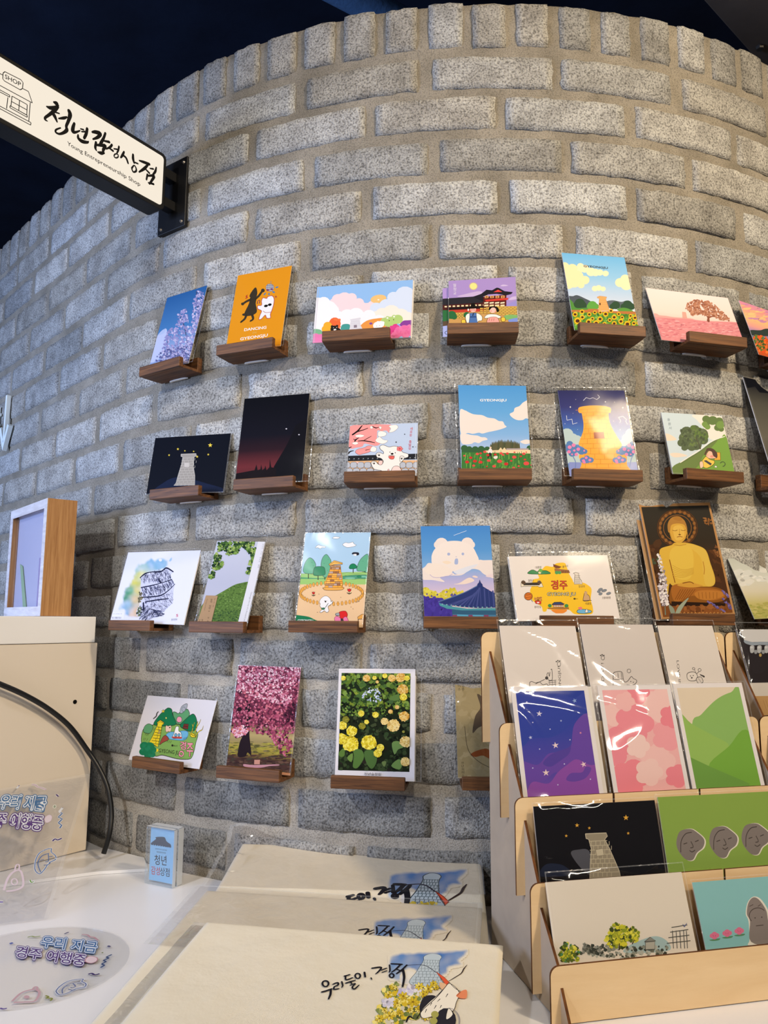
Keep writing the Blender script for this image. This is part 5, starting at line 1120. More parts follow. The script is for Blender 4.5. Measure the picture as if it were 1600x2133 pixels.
box('card', -pb[5]/2, pb[5]/2, 0, pb[6]-0.004, -0.0006, 0, plain('kraft card', '#a8835a', 0.7, 0.2), t2); sleeve(t2, -pb[5]/2-0.008, pb[5]/2+0.002, 0, pb[6]+0.001, 0.0004, sd=33)

# 21 --- pale glossy sky
t, A = card('pale', 'ZO', 'glossy pale sky and yellow field postcard cut off at right edge')
A.grad([(0, '#c9cfc9'), (0.3, '#d9dcd6'), (0.55, '#dcd6c2'), (0.75, '#c9c07f'), (1, '#a8aa5a')])
A.scat([(1230, 820), (1620, 800), (1650, 950), (1320, 980)], 40, (24, 60), ['#efefec', '#e6e6e2', '#dfe2e0'], 8, 0.5); A.scat([(1380, 1180), (1700, 1160), (1700, 1330), (1450, 1330)], 80, (16, 40), ['#b5b065', '#c9c07a', '#a3a658'], 6, 0.4)
done(A, t, (0.001, 0.001, 0, 0.001), 21)

# 22 --- green village drawing
t, A = card('village', 'ZP', 'square white card with green hand drawn village, gold tower and crown')
A.bg('#dfdade'); K = '#2c2a20'
A.S([(335, 700), (400, 600), (520, 580), (700, 560), (900, 580), (1100, 640), (1180, 720), (1150, 850), (1130, 950), (1100, 1050), (1050, 1100), (900, 1100), (800, 1080), (640, 1040), (520, 1050), (340, 900)], '#82ab56', K, 8)
A.S([(800, 400), (840, 388), (880, 410), (910, 390), (1010, 345), (1040, 370), (1050, 440), (940, 560), (850, 560)], '#5f9f6c', K, 7)
A.S([(510, 560), (600, 430), (700, 340), (740, 325), (785, 350), (800, 430), (850, 570), (700, 600), (560, 590)], '#16764a', K, 7); A.S([(910, 590), (980, 510), (1080, 425), (1130, 430), (1165, 520), (1160, 640), (1060, 680), (960, 640)], '#16764a', K, 7)
A.S([(360, 690), (370, 610), (430, 565), (490, 590), (495, 640), (450, 710)], '#5f9f6c', K, 6)
A.S([(700, 730), (760, 690), (860, 690), (960, 670), (1030, 690), (1020, 770), (960, 815), (840, 810), (730, 790)], '#6fb3d6', '#3a6f90', 6)
A.S([(800, 780), (820, 700), (850, 610), (890, 610), (890, 670), (925, 700), (930, 780), (870, 785)], '#f2eee8', K, 6); A.S([(795, 760), (930, 765), (925, 790), (800, 780)], '#c0423a'); A.E((845, 735), 22, 26, '#6fa9c9', line=K, w=5); A.E((895, 735), 20, 24, '#6fa9c9', line=K, w=5)
A.S([(860, 520), (870, 470), (905, 455), (935, 480), (930, 530), (890, 545)], '#ee9cae', K, 5); A.L([(883, 545), (880, 580)], 8, '#5a3a2a')
A.PL([(970, 565), (1040, 570), (1030, 650), (950, 630)], '#70302a', K, 5); A.L([(960, 600), (1030, 608)], 5, '#2c1512')
A.S([(690, 640), (700, 590), (730, 600), (770, 590), (780, 640), (760, 690), (740, 680), (700, 690)], '#eec6ae', K, 5); A.E((755, 622), 12, 10, K)
A.S([(600, 880), (640, 780), (690, 740), (740, 800), (650, 850)], '#9c4a3a', K, 6)
A.PL([(560, 545), (612, 508), (670, 545), (665, 570), (640, 580), (610, 760), (575, 920), (540, 900), (440, 850), (500, 740), (540, 640), (570, 580)], '#efd42c', K, 8); A.L([(565, 562), (612, 530), (665, 560)], 6, K)
for i in range(7): A.L([(562-i*16, 610+i*42), (642-i*8, 622+i*42)], 6, K)
for i in range(6): A.L([(590-i*10+(i % 2)*14, 612+i*42), (586-i*12+(i % 2)*14, 652+i*42)], 6, K)
A.PL([(590, 660), (612, 665), (600, 725), (578, 720)], '#b5a468', K, 5)
A.C([(560, 965, 26)], '#efd42c'); A.C([(370, 900, 70), (450, 910, 75), (500, 960, 55), (350, 990, 60), (430, 1020, 70), (490, 1030, 50)], '#1c7a4f'); A.scat([(310, 870), (520, 860), (530, 1040), (330, 1060)], 20, (20, 40), ['#1c7a4f', '#22855a'])
A.B([(580, 385, 18), (560, 410, 22), (550, 450, 22), (510, 485, 18)], '#55524e'); A.ST((655, 375), 30, '#efd63c', line=K, w=5); A.E((700, 477), 12, 16, '#d9e07a', line=K, w=4)
A.S([(910, 380), (930, 310), (980, 270), (1020, 265), (1010, 330), (960, 390), (920, 410)], '#a9adb3', K, 6); A.ring((965, 345), 28, 34, 6, '#6c7078')
A.S([(1060, 720), (1090, 700), (1160, 750), (1140, 770), (1080, 765)], '#efd42c', K, 6)
for p in ([(1080, 720, 14), (1105, 620, 14), (1095, 570, 6)], [(1105, 620, 10), (1130, 545, 6)], [(1130, 730, 14), (1165, 600, 16), (1180, 530, 10)], [(1160, 620, 12), (1200, 560, 12), (1225, 500, 8)], [(1150, 740, 14), (1200, 680, 16), (1245, 655, 12), (1265, 595, 6)]): A.B(p, K); A.B([(x, y, max(3, w-8)) for x, y, w in p], '#efd42c')
for i in range(4): A.E((1078+i*22, 728+i*9), 7, 10, K)
for x, y in ((390, 720), (410, 728), (430, 725), (360, 795), (380, 800), (410, 805), (720, 830), (745, 835), (770, 840), (965, 790), (985, 785), (1005, 780), (495, 640), (515, 650)): A.L([(x+12, y-18), (x-8, y+18)], 5, K)
A.TO('경', (910, 940), (1000, 950), (4, -96), '#5a2430', 0.07); A.TO('주', (1010, 1040), (1105, 1044), (6, -170), '#5a2430', 0.05)
A.T('경', (910, 940), (1000, 950), (4, -96), '#f09aa6', 0.012); A.T('주', (1010, 1040), (1105, 1044), (6, -170), '#f09aa6', 0.012)
A.ring((930, 1020), 32, 36, 26, '#5a2430'); A.ring((930, 1020), 32, 36, 15, '#f09aa6')
A.T('GYEONG JU', (585, 995), (895, 1032), (6, -58), K, 0.004); A.E((795, 893), 15, 17, K); A.T('PICO', (812, 910), (872, 912), (2, -24), K)
done(A, t, (0.0, 0.0, 0.0, 0.008), 22)

# 23 --- pink blossom tree
t, A = card('pinkblos', 'ZQ', 'tall photo postcard of a full pink blossom tree above picnic mat')
A.grad([(0, '#8a3f58'), (0.55, '#5a2638'), (0.66, '#b5a06a'), (0.72, '#9c8a5c'), (0.78, '#a8983e'), (0.84, '#8a7636'), (0.88, '#4a3029'), (1, '#4e372c')])
A.scat([(280, 1380), (1300, 1380), (1300, 1590), (270, 1590)], 160, (20, 70), ['#9a9438', '#6f6a2c', '#b5a64a', '#7d6f4a', '#55512a'], 6, 0.2)
A.scat([(270, 1590), (1320, 1590), (1300, 1920), (230, 1900)], 260, (20, 60), ['#4e322b', '#3c2723', '#5c4034', '#463e30', '#6b4e3e'], 6, 0.25)
A.S([(470, 1400), (520, 1260), (560, 900), (600, 640), (640, 640), (640, 900), (630, 1250), (645, 1420), (660, 1600), (600, 1560), (560, 1620), (440, 1620)], '#231519')
for b_ in ([(540, 920, 30), (480, 850, 40), (450, 800, 24)], [(640, 1000, 30), (720, 900, 20), (900, 820, 14)], [(380, 960, 10), (480, 990, 14)], [(780, 1100, 14), (900, 1110, 20), (1100, 1000, 12)]): A.B(b_, '#1f1216')
dk = ['#5a2236', '#7d3148', '#8f3c52', '#44192a', '#a04a5f']; mdp = ['#b3546c', '#c56a80', '#a04560', '#d07f92', '#8c3a52', '#cf6f7c']; lt = ['#e0a3b3', '#d98aa0', '#ebbcc6', '#c9708a', '#f0cdd2']
cr_ = [(450, 110), (1500, 140), (1440, 700), (1400, 1180), (1300, 1300), (1340, 1450), (1250, 1650), (1150, 1560), (1060, 1430), (950, 1280), (780, 1260), (640, 1200), (540, 1290), (400, 1340), (340, 1200), (380, 760), (410, 420)]
A.scat(cr_, 700, (14, 34), dk, 6); A.scat(cr_, 850, (10, 24), mdp, 6)
A.scat([(450, 110), (1500, 140), (1420, 420), (1280, 800), (900, 700), (640, 620), (420, 560)], 620, (9, 20), lt, 6); A.scat([(340, 1180), (500, 1100), (640, 1190), (520, 1280), (400, 1330)], 110, (10, 20), lt+['#d9796a'], 6)
A.scat([(1220, 820), (1420, 700), (1380, 1150), (1230, 1050)], 70, (14, 30), ['#4a1a2c', '#321320', '#6e2b40'], 6); A.C([(590, 740, 40), (600, 840, 44), (470, 850, 40), (620, 1000, 34)], '#241318')
A.scat([(540, 660), (660, 640), (640, 1060), (520, 1060)], 50, (10, 18), mdp)
A.P_([(715, 1680), (810, 1680), (805, 1755), (712, 1755)], '#d09580'); A.S([(545, 1750), (700, 1765), (1090, 1755), (1110, 1775), (960, 1785), (830, 1810), (700, 1810), (550, 1790)], '#c88f95'); A.P_([(1150, 1880), (1330, 1900), (1330, 1960), (1150, 1940)], '#c98a62')
done(A, t, (0.001, 0.0, 0, 0), 23)

# 24 --- yellow snowball flowers
t, A = card('yellow', 'ZR', 'white bordered photo postcard of yellow snowball flowers and dark leaves')
A.bg('#e6e2e6'); b0 = A.clip
qx0 = A.m((210, 900))[0]; A.clip = (b0[0]+0.0042, b0[1]-0.0070, b0[2]+0.0125, b0[3]-0.0062)
A.bg('#1f2618')
gr = ['#3f5a2a', '#54722f', '#2c4222', '#6d8a3a', '#1c2a18', '#7d9a48', '#4a6a34']
A.scat([(230, 160), (1340, 170), (1330, 700), (220, 680)], 420, (16, 46), gr+['#8a9c3a', '#5f7a2a'], 6); A.scat([(220, 640), (1330, 660), (1330, 860), (200, 860)], 200, (10, 26), gr+['#7a8a30', '#0f150e'], 5)
A.scat([(200, 850), (1330, 850), (1320, 1250), (200, 1200)], 190, (14, 40), ['#1c2618', '#26361f', '#33472a', '#11170f', '#3f4a30'], 6); A.scat([(180, 1350), (1320, 1250), (1320, 1720), (170, 1700)], 190, (16, 44), ['#1f2a18', '#2c3d22', '#161c12', '#3a4a2c', '#2a2620'], 6)
A.scat([(600, 400), (860, 420), (880, 600), (740, 630), (560, 560)], 60, (8, 24), ['#c9d3ea', '#aebfe0', '#dfe6f2'], 5); A.scat([(600, 380), (900, 400), (880, 620), (560, 560)], 30, (8, 22), gr)
for b_ in ([(930, 700, 12), (890, 560, 12), (840, 420, 8)], [(370, 360, 8), (430, 250, 6)], [(800, 1170, 4), (850, 1030, 4)], [(250, 440, 5), (360, 370, 5)]): A.B(b_, '#2a2414')
for pts, c in (([(190, 1440), (280, 1360), (290, 1470), (230, 1500)], '#5a7a38'), ([(430, 1380), (560, 1390), (600, 1500), (540, 1620), (480, 1680), (420, 1650), (440, 1500)], '#54763a'), ([(600, 1420), (720, 1390), (800, 1470), (790, 1600), (720, 1690), (640, 1600)], '#4c6c38'), ([(1040, 1280), (1150, 1250), (1230, 1340), (1140, 1380), (1080, 1460)], '#6f9050'), ([(1030, 1640), (1130, 1540), (1190, 1560), (1200, 1640), (1150, 1700)], '#6f8f4e'), ([(330, 1510), (420, 1440), (400, 1580)], '#6d8c44'), ([(1000, 560), (1150, 500), (1160, 590), (1050, 610)], '#5d7d40'), ([(480, 330), (560, 460), (490, 440), (440, 350)], '#1d2a1a'), ([(950, 620), (1060, 600), (1040, 660)], '#46633a'), ([(880, 1580), (950, 1570), (920, 1660)], '#6b7f4a')):
    A.S(pts, c, n=3)
yl = ['#e3cf2e', '#d3bd2a', '#eddc4a', '#bfa526', '#f3e66a']; yo = ['#e0b04a', '#d39f40', '#eac06a', '#c08c36', '#e9cd86']; yp = ['#e6cb7c', '#d9b866', '#f0dc9c', '#c9a558', '#ead08a']
for x, y, r, pal in ((385, 1290, 125, yl), (675, 1270, 120, yl), (405, 1090, 85, yl), (255, 1000, 70, yl), (240, 1210, 90, yl), (570, 1010, 55, ['#8f8a2a', '#a89c30', '#77772a']), (310, 905, 55, ['#8f8a2c', '#a59a38', '#7a7a2c']), (640, 945, 38, yl), (555, 810, 50, yl), (780, 830, 50, yl), (1065, 1000, 100, yp), (925, 935, 60, yp), (1235, 855, 80, yo), (1215, 430, 85, yo), (1225, 550, 60, yl), (1180, 240, 75, yo), (1280, 250, 45, yl), (1040, 250, 60, yo), (930, 215, 40, yl), (640, 250, 58, yo), (765, 245, 34, yl), (270, 250, 40, yl), (1020, 780, 36, yo), (1125, 710, 34, yo), (1260, 1260, 90, yp), (1255, 1575, 75, yp), (860, 1350, 60, yl), (820, 1440, 66, yl), (810, 310, 26, yo), (1225, 1100, 22, ['#8a8a40'])):
    A.up(); A.raw([A.m((x+r*math.cos(q*.45), y+r*.95*math.sin(q*.45))) for q in range(14)], pal[-1])
    A.scat([(x+r*math.cos(q*.63), y+r*.95*math.sin(q*.63)) for q in range(10)], int(r*1.1), (r*.10, r*.2), pal, 6)
A.clip = b0
A.T('천년숲정원', (605, 1785), (870, 1793), (0, -36), '#3f3a3e', 0.004)
done(A, t, (0.001, 0.010, 0.0, 0.0), 24)
spare('yellow', 0.002, 0.0012, 'white card edge right behind the yellow snowball flower postcard', GW)

# 25 --- brown sleeved card half hidden by the rack
t, A = card('brown', 'ZS', 'brown kraft card in wrinkled clear sleeve half hidden by plywood rack', thick=0.0012)
A.bg('#a3926a'); A.scat([(120, 300), (700, 300), (700, 1850), (150, 1850)], 120, (30, 90), ['#a3926a', '#9c8b63', '#ab9a73'])
A.S([(470, 560), (560, 620), (620, 800), (600, 1000), (480, 1080), (400, 1150), (440, 900), (520, 760)], '#574a3c'); A.S([(370, 1480), (480, 1420), (640, 1400), (700, 1560), (560, 1500), (440, 1520)], '#8a4a26'); A.L([(280, 1050), (330, 1400), (480, 1580), (660, 1680)], 8, '#4a3f30', True)
A.TV('미소', (200, 400), (195, 510), 48, '#3c3224'); A.TV('경주', (255, 400), (255, 510), 48, '#3c3224'); A.TV('천년의미소', (245, 1590), (255, 1830), 40, '#3c3224')
done(A, t, None)
sleeve(t, -0.055, 0.055, 0, 0.170, z=0.0014, wav=0.0022, mats=[M_FILMR, M_SEAM], sd=25, ridge=0.0022)

# ------------------------------------------------------------------ table
TZ = ZC-0.39
def z_rel(z): return z+ZC
def table():
    t = empty('display_table', Matrix.Translation((0, 0, 0)), 'white display table top running along the curved brick wall', 'table')
    pts = [wall_pt(-1.15+2.0*i/40, 0.006, 0)[0] for i in range(41)]
    pts = [(p.x, p.y) for p in pts]
    L0 = pts[0]; 
    pts += [(0.95, 0.30), (-1.25, 0.30)]
    plate('table_top', pts, 0.028, M_WHITE, t, lambda a, b, c: (a, b, TZ-0.028+c))
    for x, y in ((-1.15, 0.38), (0.85, 0.38), (-0.62, 1.30), (0.62, 1.05)):
        box('leg', x-0.02, x+0.02, y-0.02, y+0.02, 0, TZ-0.028, M_WHITESTRIP, t, 0.002)
table()

# ------------------------------------------------------------------ plywood card racks
ya = math.radians(13)
RU = V((math.cos(ya), math.sin(ya), 0)); RN = V((math.sin(ya), -math.cos(ya), 0)); RK_ = V((0, 0, 1))
RO = V((0.161, 0.887, ZC))-RU*0.014
BD = [-.104, -.046, -.003, .035, .079]; BT = [-.015, -.12, -.195, -.273, -.336]; BB = [-.15, -.226, -.297, -.38, -.389]
def rack_mw(off): 
    o = RO+RU*off
    return Matrix(((RU.x, -RN.x, 0, o.x), (RU.y, -RN.y, 0, o.y), (0, 0, 1, o.z), (0, 0, 0, 1)))   # local: x along the front, y backwards, z up
def board_outline(w, z0, z1, slots=True):
    r = 0.009; pts = []
    pts += [(w, z0), (w, z1-r)]+[(w-r+r*math.cos(a*pi/10), z1-r+r*math.sin(a*pi/10)) for a in range(1, 6)]
    if slots:
        for sx in (0.231, 0.120): pts += [(sx+0.0013, z1), (sx+0.0013, z1-0.045), (sx-0.0013, z1-0.045), (sx-0.0013, z1)]
    pts += [(r-r*math.sin(a*pi/10), z1-r+r*math.cos(a*pi/10)) for a in range(0, 6)]+[(0, z0)]
    return pts
def rack(off, label):
    t = empty('card_rack', rack_mw(off), label, 'rack', 'plywood card racks')
    for i in range(5):
        plate('tier_board', board_outline(0.350, BB[i], BT[i], i < 4), 0.003, [M_PLY, M_BURNT], t, lambda a, b, c, i=i: (a, -BD[i]+c, b))
    prof = [(BD[0]-0.004, -0.389), (BD[0]-0.004, BT[0]-0.055)]
    for i in range(4):
        prof += [(BD[i], BT[i]-0.024), (BD[i+1]-0.0035, BT[i+1]-0.006)]
    prof += [(BD[4], BT[4]-0.02), (BD[4]+0.020, -0.389)]
    for x in (0.0100, 0.3385):
        plate('side_panel', prof, 0.003, [M_PLYSIDE, M_BURNT], t, lambda a, b, c, x=x: (x+c, -a, b))
    return t
rack(0.0, 'stepped plywood card rack holding starry, pink, green and white cards')
rack(0.3525, 'second plywood card rack mostly cut off at the right edge')

def tier_mw(i, a, bdn, fwdp=0.0, off=0.0, rl=0.0, tilt=0.0):
    """sheet standing in tier i: a = left position of its centre, bdn = bottom measured along the slope from the board top"""
    A = RO+RN*(BD[i]+0.004)+RK_*BT[i]; B = RO+RN*(BD[i+1]-0.0115)+RK_*(BT[i+1]-0.03)
    v = (A-B).normalized(); n = RU.cross(v)
    u = RU.copy()
    P = A+RU*(a+off)+v*bdn+n*fwdp
    c, s = math.cos(rl), math.sin(rl); u2 = u*c+v*s; v2 = v*c-u*s
    return Matrix(((u2.x, v2.x, n.x, P.x), (u2.y, v2.y, n.y, P.y), (u2.z, v2.z, n.z, P.z), (0, 0, 0, 1)))
GR = 'sleeved cards in the plywood racks'
def rcard(i, x0, x1, b0, h, zoom, label, fw=0.0015, off=0.0, slv=(0.004, 0.006, 0, 0.008), sd=0, rl=0.0, cat='card'):
    w = x1-x0; mw = tier_mw(i, (x0+x1)/2, b0, fw, off, rl)
    t = empty('greeting_card', mw, label, cat, GR)
    box('card', -w/2, w/2, 0, h, -0.0006, 0, M_PAPER, t)
    A = Art(mw, zoom, (-w/2, w/2, 0, h)); A.w, A.h = w, h
    return t, A
def rdone(A, t, slv=(0.003, 0.004, 0, 0.008), sd=0, wav=0.0011):
    if A.vs: A.build('print', t, 0.00008)
    if slv:
        l, r, b, tp = slv
        sleeve(t, -A.w/2-l, A.w/2+r, -b, A.h+tp, z=A.z+0.0004, wav=wav*0.4, mats=[M_FILMR, M_SEAM], sd=sd, ridge=wav*0.9)
INK = '#4a4644'
# top tier: three white cards with pencil doodles
t, A = rcard(0, 0.023, 0.128, -0.138, 0.146, 'RK', 'white card with tower doodle and small dog, back tier left')
A.bg('#e3dad4')
A.T('HAPPY GYEONGJU!', (500, 640), (482, 330), (-14, 0), INK); A.ring((476, 318), 9, 12, 2.5, INK); A.C([(462, 305, 4), (470, 300, 4), (480, 302, 4)], INK)
A.L([(322, 445), (318, 420), (330, 412), (350, 420), (372, 415), (390, 430), (412, 425), (418, 445)], 3, INK, True); A.L([(350, 425), (400, 400)], 3, INK); A.E((410, 393), 9, 9, INK)
A.L([(432, 350), (438, 348), (440, 400), (425, 405), (415, 395), (412, 372), (420, 365), (424, 385), (428, 360)], 3, INK, True)
for y in (410, 420, 432, 442): A.L([(418, y), (462, y-6)], 2.5, INK)
for x in (425, 440, 455): A.L([(x, 405), (x+2, 445)], 2, INK)
rdone(A, t, sd=41)
t, A = rcard(0, 0.134, 0.240, -0.138, 0.148, 'RK', 'greyish white card with HAVE A NICE DAY doodle, back tier middle', fw=0.0024)
A.bg('#d6cdc8')
A.T('HAVE A NICE DAY!', (726, 700), (716, 312), (-14, 0), INK); A.ring((712, 285), 9, 11, 2.5, INK); A.C([(700, 272, 4), (708, 268, 4), (717, 272, 4)], INK)
A.ring((852, 355), 10, 10, 2.5, INK); A.L([(768, 435), (768, 372), (785, 360), (815, 362), (822, 400), (830, 415)], 3, INK, True); A.L([(792, 365), (795, 395)], 2.5, INK); A.L([(810, 362), (814, 395)], 2.5, INK); A.L([(768, 395), (780, 402), (822, 398)], 2.5, INK, True)
A.L([(830, 415), (845, 410), (865, 385), (875, 395), (893, 405), (890, 420), (870, 435)], 3, INK, True); A.C([(862, 412, 3), (876, 416, 3)], INK); A.L([(840, 430), (860, 432)], 2.5, INK)
rdone(A, t, sd=42, slv=(0.003, 0.003, 0, 0.009))
t, A = rcard(0, 0.2475, 0.331, -0.138, 0.147, 'RK', 'white card with bear bouquet doodle, back tier right')
A.bg('#e0d7d0')
A.T('LOVE IN GYEONGJU', (1108, 300), (1138, 640), (13, -1), INK)
A.S([(1165, 372), (1180, 362), (1205, 362), (1218, 375), (1220, 395), (1205, 408), (1180, 408), (1166, 395)], '#e3dbd4', INK, 3); A.C([(1183, 382, 3), (1198, 380, 3)], INK); A.E((1190, 392), 5, 4, INK)
A.ring((1232, 350), 8, 8, 2.5, INK); A.ring((1200, 343), 7, 6, 2.5, INK); A.B([(1235, 375, 5), (1255, 385, 10)], INK); A.L([(1205, 350), (1215, 372), (1230, 357)], 2.5, INK); A.S([(1215, 395), (1240, 388), (1250, 415), (1225, 422)], '#d8cfc8', INK, 3); A.L([(1225, 395), (1240, 415)], 2, INK)
rdone(A, t, sd=43, slv=(0.003, 0.003, 0, 0.008))
# second tier
def bord(A, m=0.0055):
    c = A.clip; A.bg('#e9e3e4'); A.clip = (c[0]+m, c[1]-m, c[2]+m, c[3]-m); return c
t, A = rcard(1, 0.0165, 0.1165, -0.105, 0.147, 'RK', 'white bordered navy and purple starry night card, second tier left', fw=0.0022)
c0 = bord(A); A.grad([(0, '#2b3f9c'), (0.35, '#3a46a5'), (0.7, '#5b4aa8'), (1, '#8f52ab')])
A.S([(230, 480), (420, 500), (480, 480), (560, 500), (620, 470), (640, 560), (560, 600), (520, 660), (440, 710), (330, 720), (280, 760), (240, 700)], '#3646a3')
A.S([(270, 840), (360, 860), (420, 800), (500, 790), (540, 760), (560, 640), (640, 590), (680, 800), (700, 900), (640, 940), (560, 880), (520, 940), (460, 900), (400, 940), (320, 960), (290, 930)], '#6a4aa8'); A.S([(390, 850), (440, 800), (520, 770), (540, 755), (530, 800), (480, 840), (430, 870)], '#5745a0')
A.S([(310, 990), (340, 950), (420, 960), (470, 900), (520, 860), (570, 830), (640, 860), (700, 870), (760, 1000), (300, 1060)], '#8d50aa'); A.S([(515, 940), (540, 905), (600, 900), (620, 870), (650, 880), (620, 930), (560, 950)], '#6a48a6')
for x, y, r, c in ((370, 585, 17, '#dcd9ee'), (560, 515, 14, '#8fa8dc'), (487, 623, 7, '#aebbe6'), (323, 713, 11, '#c7cdf0'), (457, 755, 19, '#f0d7dc'), (592, 688, 8, '#d98aa5'), (608, 857, 17, '#f0d3d8'), (406, 902, 20, '#f0d6d2')): A.ST((x, y), r, c, 5, 0.36, random.uniform(-2, 0))
for x, y in ((303, 522), (335, 632), (428, 668), (372, 775), (535, 725), (505, 855), (335, 877), (470, 967), (645, 937), (520, 560)): A.E((x, y), 3.5, 3.5, '#c9c9ee')
A.clip = c0; rdone(A, t, sd=44, slv=(0.003, 0.008, 0, 0.0012), wav=0.0016)
t, A = rcard(1, 0.1295, 0.2295, -0.105, 0.147, 'RK', 'white bordered pink blossom pattern card, second tier middle', fw=0.0022)
c0 = bord(A); A.grad([(0, '#f2b3b6'), (1, '#f0b9b8')])
def blossom(x, y, r, c):
    A.C([(x+r*.55*math.cos(q*1.257), y+r*.6*math.sin(q*1.257), r*.55) for q in range(5)]+[(x, y, r*.6)], c)
for x, y, r, c in ((760, 590, 60, '#f4c7c4'), (1010, 540, 90, '#f4c9c6'), (880, 640, 100, '#f0929f'), (770, 760, 100, '#ef8f9d'), (1000, 840, 95, '#f4c4c2'), (900, 470, 60, '#ef8d9b'), (860, 930, 95, '#f08b98'), (1110, 920, 60, '#ef8b99'), (1060, 700, 80, '#f2a5ad'), (960, 900, 70, '#f4cdc8'), (830, 520, 50, '#f3bcbc'), (1080, 600, 60, '#ee8a98'), (900, 760, 60, '#f5d2cd')): blossom(x, y, r, c)
A.clip = c0; rdone(A, t, sd=45, slv=(0.005, 0.004, 0, 0.0012), wav=0.0018)
t, A = rcard(1, 0.2325, 0.3325, -0.105, 0.148, 'RK', 'white bordered card of green hills under cream sky, second tier right', fw=0.0026)
c0 = bord(A); A.bg('#e3d3bd')
A.S([(1190, 650), (1240, 590), (1320, 510), (1400, 470), (1460, 470), (1640, 900), (1600, 1000), (1200, 1000)], '#8fb968'); A.S([(1100, 580), (1190, 640), (1300, 700), (1390, 760), (1300, 860), (1200, 960), (1100, 900)], '#97bd62')
A.S([(1280, 870), (1390, 760), (1480, 670), (1600, 800), (1640, 960), (1400, 960)], '#7aad45'); A.P_([(1100, 780), (1290, 870), (1500, 960), (1500, 1000), (1100, 1000)], '#72a04a')
A.clip = c0; rdone(A, t, sd=46, slv=(0.003, 0.0035, 0, 0.002), wav=0.0018)
for i in range(3):
    mw = tier_mw(1, 0.0685+0.0022*i, -0.1045, 0.0012-0.0007*i-0.0008)
    q = empty('greeting_card', mw, 'white card edge stacked right behind the navy starry card', 'card', 'spare cards behind the starry card')
    box('card', -0.05, 0.05, 0, 0.146, -0.0004, 0, M_PAPER, q)
# third tier
t, A = rcard(2, 0.018, 0.1672, -0.107, 0.0985, 'RL', 'black landscape card of grey tower and gold stars, third tier', fw=0.0016)
A.bg('#17161a')
A.S([(540, 355), (580, 335), (640, 345), (660, 470), (600, 440)], '#55565f'); A.S([(380, 440), (420, 410), (500, 420), (540, 470), (380, 480)], '#232a3f')
A.PL([(618, 250), (730, 245), (736, 262), (722, 280), (748, 330), (770, 380), (800, 450), (815, 520), (640, 520), (645, 400), (650, 330), (636, 280), (622, 275)], '#9a907c', '#c9bea6', 4)
for r in range(8):
    y = 290+r*24; A.L([(642, y), (735+r*9, y-4)], 3, '#c4b99f')
    for c in range(5): A.L([(650+c*24+(12 if r % 2 else 0), y), (650+c*24+(12 if r % 2 else 0), y+22)], 3, '#c4b99f')
A.PL([(672, 335), (712, 328), (718, 365), (680, 370)], '#cabfa6', '#8a806c', 3)
for x, y, r in ((573, 204, 12), (515, 261, 9), (639, 219, 9), (836, 163, 16), (848, 247, 9)): A.ST((x, y), r, '#dfa945')
rdone(A, t, sd=47, slv=(0.002, 0.004, 0, 0.004), wav=0.0022)
t, A = rcard(2, 0.1705, 0.3200, -0.105, 0.0995, 'RL', 'green landscape card with three grey smiling roof tile faces', fw=0.0022)
A.bg('#8cab50')
def tile_face(cx, cy, s_):
    A.S([(cx-70*s_, cy-20*s_), (cx-50*s_, cy-75*s_), (cx+5*s_, cy-90*s_), (cx+45*s_, cy-70*s_), (cx+85*s_, cy-30*s_), (cx+80*s_, cy+15*s_), (cx+45*s_, cy+45*s_), (cx+20*s_, cy+85*s_), (cx-20*s_, cy+80*s_), (cx-60*s_, cy+30*s_)], '#e6e0cf')
    A.S([(cx-74*s_, cy-20*s_), (cx-54*s_, cy-75*s_), (cx+2*s_, cy-88*s_), (cx+40*s_, cy-68*s_), (cx+78*s_, cy-30*s_), (cx+72*s_, cy+13*s_), (cx+38*s_, cy+43*s_), (cx+15*s_, cy+82*s_), (cx-24*s_, cy+78*s_), (cx-64*s_, cy+30*s_)], '#857c78')
    K = '#4a423e'
    A.L([(cx-50*s_, cy+40*s_), (cx-48*s_, cy-20*s_), (cx-25*s_, cy-60*s_), (cx+10*s_, cy-70*s_)], 4, K, True)
    A.L([(cx-35*s_, cy-5*s_), (cx-15*s_, cy-12*s_)], 4, K); A.L([(cx+28*s_, cy-18*s_), (cx+48*s_, cy-26*s_)], 4, K); A.L([(cx+5*s_, cy-20*s_), (cx+18*s_, cy+10*s_), (cx+2*s_, cy+16*s_)], 4, K, True); A.L([(cx-2*s_, cy+30*s_), (cx+12*s_, cy+38*s_), (cx+28*s_, cy+28*s_)], 4, K, True)
for cx, cy in ((1180, 310), (1357, 296), (1530, 280), (1700, 265)): tile_face(cx, cy, 0.98)
rdone(A, t, sd=48, slv=(0.004, 0.004, 0, 0.0035), wav=0.0022)
